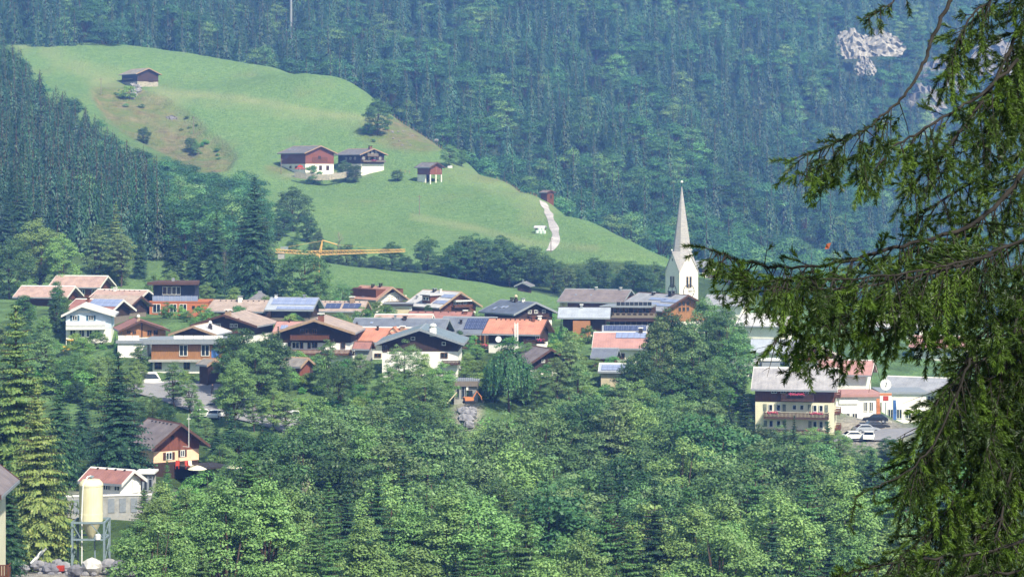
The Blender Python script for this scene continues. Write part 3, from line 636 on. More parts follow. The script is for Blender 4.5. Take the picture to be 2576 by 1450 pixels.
# flat-roofed wooden house
B = Block('flat_house', 'flat roofed house with grey roof edge, white terrace railing and larch-clad upper floor', 'house', 372, 556, 853, 938, 418, 0, 8, None, 'f_grey', .7, .8)
z1 = B.z(905)
B.part('ground_floor', 384, 550, 905, 938, 'plaster', 0, 8); B.part('upper_floor', 380, 552, 867, 904.9, 'larch', .3, 8); MB().box(B.x(376), B.x(556), -1.3, 8, z1-.25, z1+.1).build('balcony_slab', M['concrete'], B.e)
for u in (461, 516): B.win(u, 881, 21, 28, 'winwhite', 2, None, .25)
B.win(541, 881, 14, 28, 'winbrown', 1, None, .25)
for u, w in ((398, 18), (470, 16), (515, 18)): B.win(u, 918, w, 20, 'winbrown', 2, None, -.05)
m = MB()
for k in range(5): m.box(B.x(437+k*25)+.04, B.x(462+k*25)-.04, -.3, -.24, B.H+.1, B.z(843))
m.build('terrace_railing', M['white'], B.e)
m = MB()
for k in range(3): m.box(B.x(296+k*19)+.04, B.x(315+k*19)-.04, 1, 1.06, B.H-.2, B.z(843))
B2 = Block('flat_wing', 'flat wing with white railing panels in front of the orange-brown chalet', 'house wing', 296, 371, 856, 885, 424, 0, 6, 'plaster', 'f_grey', .3, .5); m = MB()
for k in range(3): m.box(B2.x(297+k*18)+.04, B2.x(315+k*18)-.04, -.1, -.04, B2.H+.02, B2.z(843))
m.build('terrace_railing', M['white'], B2.e)
e = thing('cloth_banner', 'blue cloth hung out on the balcony of the flat roofed house', 'cloth', P(541, 889, 413)); m = MB()
m.add([(-.65, 0, .7), (-.2, -.1, .72), (.3, .05, .7), (.65, -.06, .68), (-.62, -.1, -.7), (-.2, .05, -.72), (.3, -.1, -.66), (.65, .04, -.7)], [(0, 4, 5, 1), (1, 5, 6, 2), (2, 6, 7, 3)]); m.add([(x, y+.06, z) for x, y, z in m.v], [(0, 1, 5, 4), (1, 2, 6, 5), (2, 3, 7, 6)]); m.build('fabric', M['blue'], e)
H = House('garden_hut', 'small garden hut with grey shingle roof in front of the flat roofed house', 'hut', 541, 903, 404, 40, 2.4, 2.6, .9, 968, None, 'darkwood', 0, 'r_shingle', 'f_tan', oh=.4, ohf=.4)
# yellow hotel
H = House('yellow_hotel', 'pale yellow hotel with pinkish-grey roof, wooden top floor and pink flower balconies', 'hotel', 2110, 925, 400, 80, 10, 13.0, 3.2, 1095, 'cream', 'brownwood', 6.0, 'r_hotel', 'f_white', oh=1.1, ohf=.6)
for u in (1942, 1965, 1988, 2020): H.win('S', u, 980, 14, 8, 'winwhite')
H.balcony('S', 1960, 2040, 984, 998, 'darkwood', 1.2, [(1998, 2.6)])
for u in (1934, 1953, 2042, 2057): H.win('S', u, 1020, 10, 17, 'winwhite', 1)
for u in (1992, 2010): H.win('S', u, 1018, 10, 13, 'winwhite', 1)
for u in (1920, 1967, 2029, 2070): H.box('shutter', 'S', u-4, u+4, 1011, 1028, 'shutter_mix', .05)
H.balcony('S', 1918, 2076, 1030, 1043, 'darkwood', 1.3, [(1940, 1.9), (2046, 2.2)])
for u in (1935, 1953, 2042, 2057): H.win('S', u, 1060, 10, 17, 'winwhite', 1)
for u in (1921, 1967, 2030, 2070): H.box('shutter', 'S', u-4, u+4, 1052, 1068, 'shutter_mix', .05)
H.balcony('S', 1922, 2076, 1072, 1084, 'darkwood', 1.3, [(2036, 2.2)])
for v in (983, 1025, 1066): H.balcony('F', 2092, 2106, v, v+10, 'brownwood', .9)
B = Block('roof_plant_house', 'grey plant room with pale lid rising behind the pinkish-grey hotel roof', 'building', 1917, 1962, 904, 950, 414, 0, 4, 'f_grey', 'white', .2, .2)
B = Block('store_building', 'low building with white corrugated roof behind the trees beside the yellow hotel', 'building', 1850, 1918, 917, 960, 418, 0, 14, 'plaster', 'r_light', .3, .3)
H = House('village_house', 'house with pale blue sheet roof between the trees above the yellow hotel', 'house', 1985, 853, 455, 82, 8, 5, 2.2, 905, 'plaster', 'beige', 1.5, 'r_paleblue', 'f_grey', oh=.5)
H = House('chalet', 'timber-fronted chalet with white band behind the spruce branches above the yellow hotel', 'chalet', 2050, 862, 448, 12, 9, 9, 2.6, 935, 'plaster', 'larch', 2.2, 'r_silver', 'f_white'); H.balcony('F', 2020, 2085, 895, 905, 'brownwood', 1.1)
for u in (2030, 2060): H.win('F', u, 888, 12, 12)
H = House('pink_house', 'house with salmon-red roof behind the spruce branches beyond the hotel', 'house', 2200, 905, 440, 75, 8, 8, 2.4, 975, 'plaster', 'plaster', 0, 'r_salmon', 'f_white')
B = Block('shop_building', 'white shop building with red-edged flat roof and pale sign board next to the yellow hotel', 'shop', 2102, 2215, 990, 1078, 425, 4, 9, 'plaster', 'r_salmon', .6, .5)
for u, w in ((2178, 10), (2192, 10)): B.win(u, 1022, w, 24)
for u, w in ((2128, 20), (2150, 14)): B.win(u, 1052, w, 28)
B.part('sign_board', 2110, 2158, 1003, 1015, 'white', -.2, -.003)
B = Block('pale_hall', 'pale hall seen through gaps of the spruce branches behind the banners', 'hall', 2218, 2330, 985, 1080, 445, 0, 10, 'plaster', 'f_grey', .4, .4)
for u in (2240, 2262, 2285, 2308): B.win(u, 1040, 14, 24)
# buildings glimpsed right of the church between branches
H = House('chalet', 'far chalet with white balconies tucked behind the church tower', 'chalet', 1786, 656, 770, 35, 4.6, 4.6, 2.0, 728, 'plaster', 'blackwood', 5.5, 'r_silver', 'f_grey', oh=.9)
H.balcony('F', 1778, 1796, 676, 682, 'white', 1); H.balcony('F', 1776, 1796, 690, 697, 'darkwood', 1)
H = House('village_house', 'house with silver roof seen between branches past the church', 'house', 1885, 742, 560, 70, 8, 8, 2.2, 800, 'plaster', 'plaster', 0, 'r_silver', 'f_grey')
H = House('village_house', 'white house half covered by spruce sprays, uphill of the pale blue sheet roof', 'house', 1990, 790, 520, 68, 9, 9, 2.4, 860, 'plaster', 'plaster', 0, 'r_light', 'f_white')
for i, (u, v, D, vb, rf, lab) in enumerate(((2330, 795, 560, 850, 'r_light', 'white house with pale roof glimpsed through the drooping branches, uphill'), (2450, 845, 520, 905, 'r_salmon', 'white house with salmon roof glimpsed through the densest drooping branches'), (2400, 950, 465, 1020, 'r_silver', 'white house with silver roof glimpsed low through the hanging twigs'))):
    H = House('village_house', lab, 'house', u, v, D, 66, 9, 11, 2.4, vb, 'plaster', 'plaster', 0, rf, 'f_white')
    for k in range(3): H.win('S', u-100+k*35, (v+vb)/2+12, 14, 12)
# concrete garage under construction with railing, wall and digger
B = Block('carport', 'grey concrete garage with railed flat roof below the white curved chalet', 'garage', 1142, 1202, 957, 1008, 392, 0, 6, 'concrete', 'f_grey', .35, .3)
m = MB(); m.box(B.x(1140), B.x(1204), -.42, -.36, B.H-.9, B.H-.02); m.build('fascia', M['greywood'], B.e); m = MB()
for k in range(13): m.box(B.x(1142+k*5)-.03, B.x(1142+k*5)+.03, -.2, -.14, B.H, B.H+1)
m.box(B.x(1142), B.x(1203), -.22, -.12, B.H+1, B.H+1.06); m.build('railing', M['black'], B.e)
for u in (1152, 1165): B.win(u, 985, 8, 30, 'f_grey', 1)
B.part('roller_door', 1181, 1201, 985, 1006, 'f_grey'); B.part('pillar', 1173, 1178, 966, 1008, 'plaster', -.3, -.003)
# pizzeria
H = House('pizzeria', 'peach coloured pizzeria with steep brown roof and yellow lettering beside the dark spruce', 'restaurant', 456, 1064, 332, 36, 7.0, 6.8, 3.3, 1192, 'blackwood', 'peach', 1.65, 'r_brown', 'f_brown', oh=1.0, ohf=1.5)
m = MB(); za = H.z(1133); h2 = 3.5+.09
m.prism([(-h2, za), (h2, za), (h2, max(za+.05, H.under(h2))), (0, H.zr-.25), (-h2, max(za+.05, H.under(-h2)))], -3.4-.12, -3.4-.045); m.build('timber_gable', M['redwood'], H.e)
H.win('F', 423, 1147, 14, 19, 'winwhite', 2, 'shutter_brown'); H.win('F', 454, 1143, 10, 17, 'winwhite', 2, 'shutter_brown'); H.box('gable_hatch', 'F', 428, 434, 1096, 1106, 'blackwood', .05, None, .14); H.hooks(6)
B0 = H.box('terrace', 'F', 436, 522, 1170, 1175, 'f_dark', 5.5)
cu = bpy.data.curves.new('lettering', 'FONT'); cu.body = 'PIZZERIA'; cu.size = .95; cu.extrude = .04; cu.align_x = 'CENTER'; cu.align_y = 'CENTER'; cu.materials.append(M['yellow']); cu.space_character = 1.05
sg = MB().box(-1.9, 1.9, -.12, -.04, -.5, .5).build('name_sign', M['f_dark'], H.e, (-3.6, .4, H.z(1170)), (0, 0, R(-90)))
to = bpy.data.objects.new('text_source', cu); COL.objects.link(to); dg = bpy.context.evaluated_depsgraph_get(); tm = bpy.data.meshes.new_from_object(to.evaluated_get(dg)); bpy.data.objects.remove(to); tm.materials.clear(); tm.materials.append(M['yellow'])
tx = obj('lettering', tm, sg, (0, -.15, 0), (R(90), 0, 0))
pole = thing('antenna_pole', 'thin white antenna pole standing at the pizzeria gable', 'antenna', P(475, 1124, 331)); MB().tube([(0, 0, 0), (0, 0, 4.6)], [.06, .03], 5).build('mast', M['white'], pole); MB().tube([(0, 0, .05), (-.9, .5, .05)], .04, 5).build('bracket', M['white'], pole); MB().box(-.25, .25, -.03, .03, 3.9, 4.0).build('antenna_rod', M['white'], pole)
H = House('garage', 'small white garage with red tiled roof between the silo and the pizzeria', 'garage', 338, 1181, 300, 62, 4.2, 5.6, 1.5, 1242, None, 'plaster', 0, 'r_red', 'f_white', oh=.5, ohf=.6)
H.box('garage_door', 'F', 331, 343, 1210, 1241, 'white'); H.win('S', 272, 1221, 20, 18, 'winwhite', 3); H.win('S', 300, 1221, 16, 18, 'winwhite', 2); H.hooks(4)
B = Block('pavilion_tent', 'white roofed glass veranda between the red roofed garage and the pizzeria', 'veranda', 346, 384, 1186, 1242, 312, 0, 3, None, 'white', .3, .25)
for u in (347, 360, 372, 383): B.part('post', u-1.2, u+1.2, 1190, 1242, 'f_grey', 0, .12)
for u in (354, 366, 378): B.win(u, 1218, 10, 30, 'f_grey', 1, None, .1)
B.part('back_wall', 347, 384, 1190, 1242, 'concrete', 2.7, 2.9)
# house at the frame edge
H = House('edge_house', 'cream house with dark brown steep eaves cut off by the picture edge', 'house', -156, 1120, 215, 4, 9, 10, 4.6, 1560, 'cream', 'cream', 0, 'r_brown', 'f_brown', oh=1.1, ohf=.9)
H.win('F', -20, 1330, 20, 34, 'winwhite'); fl = H.balcony('F', -150, 20, 1420, 1452, 'brownwood', 1.1)
# ------------------------------------------------------------------ church tower
D = 655; s = D/F; e = thing('church_tower', 'white church tower with four gables and a tall slender grey shingle spire', 'church tower', P(1715, 800, D), R(33)); CTRL.append(tuple(e.location))
zc = lambda v: (800-v)*s
w = 49/2*s/math.cos(R(33)); zg, zp = zc(682), zc(634)
m = MB(); m.box(-w, w, -w, w, -4, zg)
for a in range(4):
    c, sn = round(math.cos(a*math.pi/2)), round(math.sin(a*math.pi/2)); q = [(-w, -w, zg+.002), (w, -w, zg+.002), (0, -w, zp), (0, 0, zp), (w, 0, zg+.002), (-w, 0, zg+.002)]
    q = [(c*x-sn*y, sn*x+c*y, z) for x, y, z in q]; m.add(q, [(0, 1, 2), (0, 2, 3), (1, 3, 2)])
m.build('shaft', M['churchwall'], e)
# spire: eight sides rising from a ring above the gables, with roofs running down into the four corners
zt = zc(467); m = MB(); rg_ = .80*w; zr_ = zp+.25; n = 8; o_ = w+.18
for k in range(7):
    t = k/6; r = rg_*(1-t)+.05
    for j in range(n): m.v.append((r*math.sin(math.pi/4*j), -r*math.cos(math.pi/4*j), zr_+(zt-zr_)*t))
for k in range(6):
    for j in range(n): m.f.append((k*n+j, k*n+(j+1) % n, (k+1)*n+(j+1) % n, (k+1)*n+j)); m.m.append(0)
m.f.append(tuple(6*n+j for j in range(n))); m.m.append(0)
for a in range(4):
    t = math.pi/2*a; pk = (o_*math.sin(t), -o_*math.cos(t), zp+.22); t2 = t+math.pi/2; pk2 = (o_*math.sin(t2), -o_*math.cos(t2), zp+.22); t1 = t+math.pi/4
    cn = (o_*1.4142*math.sin(t1), -o_*1.4142*math.cos(t1), zg-.12); ra, rd, rb = m.v[2*a], m.v[2*a+1], m.v[(2*a+2) % 8]
    m.add([pk, cn, pk2, ra, rd, rb], [(0, 1, 4), (1, 2, 4), (0, 4, 3), (2, 5, 4)])
    dn = lambda q: (q[0], q[1], q[2]-.3)
    m.add([pk, cn, dn(pk), dn(cn)], [(0, 2, 3, 1)]); m.add([pk2, cn, dn(pk2), dn(cn)], [(0, 1, 3, 2)])
sp = m.build('spire', M['spire'], e)
m = MB(); zz0 = zt; m.tube([(0, 0, zz0-.3), (0, 0, zc(444))], [.09, .05], 6); m.box(-.35, .35, -.04, .04, zc(449), zc(448)); m.build('cross', M['black'], sp)
MB().lathe([(.05, zc(461)), (.32, zc(459.4)), (.42, zc(457.5)), (.32, zc(455.5)), (.05, zc(454))], 12).build('ball', M['white'], sp, smooth=True)
for a in range(4):
    rz = a*math.pi/2; c, sn = math.cos(rz), math.sin(rz)
    MB().lathe([(.03, zp+.3), (.22, zp+.5), (.22, zp+.7), (.03, zp+.9)], 8, 0, (sn*(w+.2), -c*(w+.2))).build('gable_ball', M['white'], e)
    if a > 1 and a != 3: continue
    for off in (-.55, .55):
        o = obj('window', win_mesh(.75, 3.1, 'f_tan', 1), e, (sn*(w+.05)+c*off*1.0, -c*(w+.05)+sn*off, zc(708)), (0, 0, rz)); obj('pane', pane_mesh(.75, 3.1), o)
    m = MB(); m.box(-.15, .15, -.05, .0, -.4, .4); m.build('gable_slit', M['glass'], e, (sn*(w+.03), -c*(w+.03), zc(652)), (0, 0, rz))
    ck = MB(); rr = 1.95
    for j in range(40):
        a0, a1 = 2*math.pi*j/40, 2*math.pi*(j+1)/40; ck.add([(rr*math.cos(t)*q, y, rr*math.sin(t)*q) for q, y in ((.88, -.05), (1, -.05)) for t in (a0, a1)], [(0, 1, 3, 2)], 1)
    for j in range(12):
        t = math.pi/6*j; d = Vector((math.cos(t), 0, math.sin(t))); b = Vector((-math.sin(t), 0, math.cos(t))); p0, p1 = d*rr*.7, d*rr*.92
        ck.add([p0-b*.07+Vector((0, -.055, 0)), p0+b*.07+Vector((0, -.055, 0)), p1+b*.07+Vector((0, -.055, 0)), p1-b*.07+Vector((0, -.055, 0))], [(0, 3, 2, 1), (0, 1, 2, 3)], 1)
    disc = [(rr*math.cos(2*math.pi*j/32), -.03, rr*math.sin(2*math.pi*j/32)) for j in range(32)]; ck.add(disc, [tuple(range(32))], 0)
    cf = ck.build('clock_face', [M['churchwall'], M['f_dark']], e, (sn*w, -c*w, zc(731)), (0, 0, rz))
    MB().box(-.09, .09, -.1, -.06, -.2, 1.6).build('minute_hand', M['f_dark'], cf); MB().box(-.2, 1.2, -.14, -.105, -.1, .1).build('hour_hand', M['f_dark'], cf)
# ------------------------------------------------------------------ tower crane
D = 555; s = D/F; e = thing('tower_crane', 'yellow tower crane whose long lattice jib lies across the meadow', 'crane', P(797, 742, D)); zc = lambda v: (742-v)*s; xc = lambda u: (u-797)*s
def lattice(m, a, b, wd, ht, n, tri=True, taper=1):
    a, b = Vector(a), Vector(b); d = b-a; t = d.normalized(); sd = Vector((0, 1, 0)); up = t.cross(sd).normalized()
    if up.z < 0: up = -up
    if abs(t.z) > .9: up = Vector((1, 0, 0))
    def pt(k, c):
        f = k/n; g = 1+(taper-1)*f
        cs = ((-wd/2, 0), (wd/2, 0), (0, ht)) if tri else ((-wd/2, -ht/2), (wd/2, -ht/2), (wd/2, ht/2), (-wd/2, ht/2))
        return a+d*f+sd*cs[c][0]*g+up*cs[c][1]*g
    nc = 3 if tri else 4
    for c in range(nc): m.tube([pt(0, c), pt(n, c)], .1, 4)
    for k in range(n):
        for c in range(nc):
            c2 = (c+1) % nc; m.tube([pt(k, c), pt(k+1, c2)], .055, 3); m.tube([pt(k+1, c2), pt(k+1, c)], .045, 3)
ang = .0; zj = zc(635); m = MB(); lattice(m, (0, 0, -1), (0, 0, zj-.4), 1.3, 1.3, 8, False); m.build('mast', M['yellow'], e)
m = MB(); lattice(m, (xc(783), 0, zj-.6), (xc(1018), 1.5, zc(633)), 1.1, 1.0, 24, True, .55); m.build('jib', M['yellow'], e)
m = MB(); lattice(m, (xc(694), -.8, zj+.1), (xc(783), 0, zj-.4), 1.1, .7, 9, True); m.build('counter_jib', M['yellow'], e)
m = MB(); m.tube([(xc(807), .3, zj), (xc(811), .3, zc(604))], .16, 5); m.tube([(xc(803), -.3, zj), (xc(811), -.2, zc(604))], .12, 5); m.build('apex', M['yellow'], e)
m = MB(); m.tube([(xc(811), 0, zc(604)), (xc(848), .2, zc(615))], .14, 5); m.tube([(xc(811), 0, zc(605)), (xc(698), -.6, zj+.9)], .025, 3); m.tube([(xc(848), .2, zc(615)), (xc(990), 1.2, zc(629))], .025, 3); m.build('tie_bar', M['yellow'], e)
MB().box(xc(700), xc(716), -1.1, .3, zj-1.5, zj+.2).build('counterweight', M['concrete'], e); m = MB(); m.box(xc(797)-.8, xc(797)+.8, -1.6, -.75, zj-1.9, zj-.3); m.build('cab', M['yellow'], e)
MB().box(xc(715)-.8, xc(715)+.9, -.5, .5, zj+.7, zj+1.4).build('winch', M['galv'], e)
# ------------------------------------------------------------------ silo
D = 250; s = D/F; e = thing('mortar_silo', 'tall yellow mortar silo on a galvanised steel frame', 'silo', P(229, 1420, D)); zc = lambda v: (1420-v)*s
r = 29.5*s
MB().lathe([(r, zc(1310)), (r*1.012, zc(1309)), (r*1.012, zc(1290)), (r, zc(1289)), (r, zc(1222)), (r*1.03, zc(1221)), (r*1.03, zc(1217)), (r*.95, zc(1212)), (r*.72, zc(1205)), (.02, zc(1203))], 28).build('tank', M['silo'], e, smooth=False)
MB().lathe([(.25, zc(1352)), (.3, zc(1350)), (r*.9, zc(1312)), (r*.97, zc(1311))], 20).build('hopper', M['silo'], e)
f = 1.7*.98
for sx in (-1, 1):
    for sy in (-1, 1): MB().box(sx*f-.11, sx*f+.11, sy*f-.11, sy*f+.11, -1, zc(1306)).build('leg', M['galv'], e)
m = MB()
for z in (zc(1308), zc(1350)):
    for sy in (-1, 1): m.box(-f+.12, f-.12, sy*f-.08, sy*f+.08, z-.1, z+.1); m.box(sy*f-.08, sy*f+.08, -f+.12, f-.12, z-.1, z+.1)
m.build('ring_beam', M['galv'], e); m = MB()
for z0, z1 in ((.2, zc(1352)), (zc(1348), zc(1310))):
    for sy in (-1, 1):
        m.tube([(sy*f, -f, z0), (sy*f, f, z1)], .05, 4); m.tube([(sy*f, f, z0), (sy*f, -f, z1)], .05, 4)
m.tube([(-f, f, zc(1348)), (f, f, zc(1310))], .05, 4); m.tube([(f, -f, zc(1350)), (f*.2, -f, zc(1312))], .06, 4); m.tube([(-f, -f, zc(1310)), (-f*.5, -f, zc(1345))], .06, 4); m.build('cross_brace', M['galv'], e)
MB().tube([(-.75, -1.2, .3), (-.75, -1.2, zc(1312)), (-.75, -r-.12, zc(1300)), (-.6, -r-.1, zc(1215)), (-.3, -.4, zc(1197)), (0, 0, zc(1196))], .075, 7).build('fill_pipe', M['white'], e)
MB().tube([(.6, -.9, .2), (.5, -.9, zc(1345))], .09, 6).build('drain_pipe', M['galv'], e); MB().lathe([(.05, 0), (.3, .1), (.32, .6), (.05, .7)], 12).build('shaker', M['white'], e, (1.0, -f, zc(1352)))
MB().lathe([(.1, zc(1203)-.02), (.14, zc(1200)), (.3, zc(1199)), (.3, zc(1196)), (.02, zc(1195))], 10).build('filter_cap', M['galv'], e)
# ------------------------------------------------------------------ vehicles
def car_meshes(col, kind):
    def mk():
        L_, W_, Hh = (4.3, 1.75, 1.46) if kind == 'car' else ((5.0, 1.9, 2.0) if kind == 'van' else (5.4, 2.1, 2.5))
        hb = .86 if kind == 'car' else 1.1
        if kind == 'car': low = [(-2.15, .35), (2.1, .35), (2.15, .62), (1.95, .8), (1.0, .92), (-1.9, .95), (-2.12, .75)]; cab = [(1.0, .92), (.35, 1.42), (-1.1, 1.46), (-1.85, .95)]
        else: low = [(-L_/2, .4), (L_/2-.05, .4), (L_/2, .8), (L_/2-.5, 1.2), (-L_/2, 1.2)]; cab = [(L_/2-.5, 1.2), (L_/2-1.2, Hh-.1), (L_/2-1.5, Hh), (-L_/2+.1, Hh), (-L_/2, 1.2)]
        def shell(m, poly, w0, w1):
            zlo = min(p[1] for p in poly); zhi = max(p[1] for p in poly)
            vs = []
            for sd in (-1, 1):
                for x, z in poly: vs.append((x, sd*(w0+(w1-w0)*(z-zlo)/(zhi-zlo)), z))
            n = len(poly); fs = [tuple(range(n)), tuple(range(2*n-1, n-1, -1))]+[(i, i+n, (i+1) % n+n, (i+1) % n) for i in range(n)]
            m.add(vs, fs)
        b = MB(); shell(b, low, W_/2, W_/2*.99); shell(b, [(x, z+.002) for x, z in cab], W_/2*.97, W_/2*.78)
        g = MB(); cx = sum(p[0] for p in cab)/len(cab); cz = (cab[0][1]+Hh)/2
        poly = [(cx+(x-cx)*.86, cz+(z-cz)*.68) for x, z in cab]
        for sd in (-1, 1):
            vs = [(x, sd*(W_/2*(.97-.19*(z-cab[0][1])/(Hh-cab[0][1]))+.012), z) for x, z in poly]; g.add(vs, [tuple(range(len(vs))) if sd < 0 else tuple(range(len(vs)-1, -1, -1))])
        (xa, za), (xb, zb) = cab[0], cab[1]
        for (xa, za), (xb, zb), o in ((cab[0], cab[1], .02), (cab[-1], cab[-2], -.02)):
            q = [(xa+(xb-xa)*f+o, sy*W_/2*(.9-.15*f), za+(zb-za)*f+.02) for f in (.12, .88) for sy in (-1, 1)]; g.add(q, [(0, 1, 3, 2), (2, 3, 1, 0)])
        wl = MB(); k = len(wl.v); n = 14
        for y in (-.1, .1):
            for j in range(n): t = 2*math.pi*j/n; wl.v.append((.32*math.cos(t), y, .32*math.sin(t)))
        wl.f += [tuple(range(n)), tuple(range(2*n-1, n-1, -1))]+[(j, j+n, (j+1) % n+n, (j+1) % n) for j in range(n)]; wl.m += [0]*(n+2)
        rim = [(.2*math.cos(2*math.pi*j/n), y, .2*math.sin(2*math.pi*j/n)) for y in (-.11, .11) for j in range(n)]; wl.add(rim, [tuple(range(n)), tuple(range(2*n-1, n-1, -1))], 1)
        hl = MB(); hl.box(-.03, .03, -.18, .18, -.07, .07)
        return (b.mesh('body', M[col]), g.mesh('windows', M['glass']), wl.mesh('wheel', [M['black'], M['alu']]), hl.mesh('headlight', M['alu']), L_, W_)
    return shared(('car', col, kind), mk)
M['silver'] = mat('silver_car_paint', '#a9aeb5', '#9ba0a8', .3, spec=.6, metal=.3); M['darkcar'] = mat('dark_car_paint', '#23262c', None, .3, spec=.6)
CARS = [('car', 'white', 515, 1050, 384, 12, 'white hatchback at the near end of the parked pair below the road'), ('car', 'white', 543, 1052, 383, 80, 'white car parked nose out beside the white hatchback'), ('car', 'silver', 532, 1033, 392, 170, 'silver car standing behind the two white cars'),
        ('van', 'white', 734, 1064, 380, 78, 'white van parked beyond the leafy tree on the road'), ('camper', 'white', 372, 972, 410, 12, 'white camper van parked at the road behind the dark spruce'),
        ('car', 'silver', 2180, 1088, 392, 10, 'silver estate car parked near the banners'), ('car', 'white', 2152, 1106, 382, 8, 'white car parked beside the small round bush'), ('car', 'white', 2186, 1106, 381, 80, 'white car parked with its back to the hotel forecourt'), ('car', 'darkcar', 2202, 1062, 404, 170, 'black car parked under the blue banner'), ('car', 'darkcar', 2205, 1080, 398, 5, 'dark car half hidden behind the silver estate car')]
for kind, col, u, v, D, rz, lab in CARS:
    b, g, wl, hl, L_, W_ = car_meshes(col, kind); p = P(u, v, D)
    e = thing({'car': 'parked_car', 'van': 'parked_van', 'camper': 'camper_van'}[kind], lab, {'car': 'car', 'van': 'van', 'camper': 'camper van'}[kind], p, R(rz), 'vehicles parked along the road'); CTRL.append((p.x, p.y, p.z))
    obj('body', b, e); obj('windows', g, e)
    for sx in (-1, 1):
        for sy in (-1, 1): obj('wheel', wl, e, (sx*L_*.31, sy*(W_/2-.06), .32))
        obj('headlight', hl, e, (L_/2-.02, sx*W_*.34, .68))
# ------------------------------------------------------------------ person walking on the road
def person(label, u, v, D, rz):
    p = P(u, v, D); e = thing('person', label, 'person', p, R(rz))
    V = [(0, 0, .95), (0, 0, 1.15), (0, -.02, 1.38), (0, -.03, 1.5), (0, -.05, 1.62), (0, -.05, 1.74), (.1, 0, .9), (.12, -.16, .5), (.12, -.1, .09), (.12, -.26, .04), (-.1, 0, .9), (-.11, .1, .52), (-.11, .28, .12), (-.11, .16, .05), (.19, 0, 1.4), (.26, .1, 1.14), (.25, .02, .9), (.24, -.03, .82), (-.19, 0, 1.4), (-.26, -.06, 1.14), (-.25, -.2, .94), (-.24, -.26, .88)]
    E = [(0, 1), (1, 2), (2, 3), (3, 4), (4, 5), (0, 6), (6, 7), (7, 8), (8, 9), (0, 10), (10, 11), (11, 12), (12, 13), (2, 14), (14, 15), (15, 16), (16, 17), (2, 18), (18, 19), (19, 20), (20, 21)]
    rad = [.15, .14, .15, .06, .1, .07, .1, .07, .05, .04, .1, .07, .05, .04, .07, .05, .04, .035, .07, .05, .04, .035]
    me = bpy.data.meshes.new('body'); me.from_pydata(V, E, []); me.materials.append(M['cloth_dark']); o = obj('body', me, e)
    md = o.modifiers.new('skin', 'SKIN')
    for i, r in enumerate(rad): me.skin_vertices[0].data[i].radius = (r, r)
    me.skin_vertices[0].data[0].use_root = True; sb = o.modifiers.new('sub', 'SUBSURF'); sb.levels = 1; sb.render_levels = 1
    MB().lathe([(.02, 1.52), (.07, 1.56), (.085, 1.64), (.08, 1.72), (.04, 1.77), (.01, 1.78)], 10, 0, (0, -.065)).build('face', M['skin'], e, smooth=True); MB().lathe([(.098, 1.66), (.1, 1.72), (.06, 1.8), (.01, 1.81)], 10, 0, (0, -.03)).build('hair', M['cloth_dark'], e, smooth=True)
    MB().box(-.16, .16, .1, .26, 1.05, 1.42).build('backpack', M['darkblue'], e)
PERSON = ('person in dark clothing walking along the grey road', 534, 992, 396, 25)
person(*PERSON); p = P(*PERSON[1:4]); CTRL.append(tuple(p))
# ------------------------------------------------------------------ digger, rubble, banners, walls
p = P(1180, 1014, 384); e = thing('mini_digger', 'small orange mini digger in front of the grey concrete garage', 'digger', p, R(20)); CTRL.append(tuple(p))
for sy in (-.5, .5): MB().prism([(-.8, 0), (.8, 0), (.95, .2), (.8, .42), (-.8, .42), (-.95, .2)], sy-.16, sy+.16).build('track', M['black'], e)
MB().prism([(-.85, .48), (.6, .48), (.6, .95), (-.3, 1.15), (-.9, 1.0)], -.55, .55).build('body', M['orange'], e); MB().box(-.3, .45, -.45, .45, 1.16, 2.1).build('cab', M['glass'], e); m = MB(); m.tube([(.6, 0, .8), (1.3, 0, 1.9), (2.0, 0, 1.1), (2.2, 0, .4)], [.12, .12, .1, .08], 5); m.build('boom', M['orange'], e); MB().prism([(2.0, .1), (2.4, .1), (2.45, .45), (2.1, .5)], -.25, .25).build('bucket', M['black'], e)
p = P(176, 892, 449); CTRL.append(tuple(p)); e = thing('wheel_loader', 'yellow construction machine parked under the blue-shuttered house', 'loader', p, R(25))
MB().prism([(-1.6, .7), (1.2, .7), (1.2, 1.3), (.2, 1.5), (-1.6, 1.7)], -.75, .75).build('body', M['machine'], e); m = MB(); m.box(-.5, .6, -.6, .6, 1.52, 2.7); c = m.build('cab', M['glass'], e); MB().box(-.6, .7, -.7, .7, 2.703, 2.9).build('cab_roof', M['machine'], c)
for x in (-1.0, 1.0):
    for y in (-.85, .85): m = MB(); m.tube([(x, y-.15, .55), (x, y+.15, .55)], .55, 12); m.build('wheel', M['black'], e)
MB().prism([(1.25, .9), (2.4, .4), (2.45, .6), (1.3, 1.2)], -.4, .4).build('lift_arm', M['machine'], e); MB().prism([(2.4, .1), (3.0, .1), (3.1, .5), (2.5, .8)], -.9, .9).build('bucket', M['galv'], e)
p = P(1148, 1000, 388); e = thing('wooden_plank', 'long pale plank leaning against the red timber stack near the garage', 'plank', p); MB().tube([(-1.5, 0, -.9), (.1, .4, .9)], .11, 4).build('board', M['beige'], e)
LATE = []
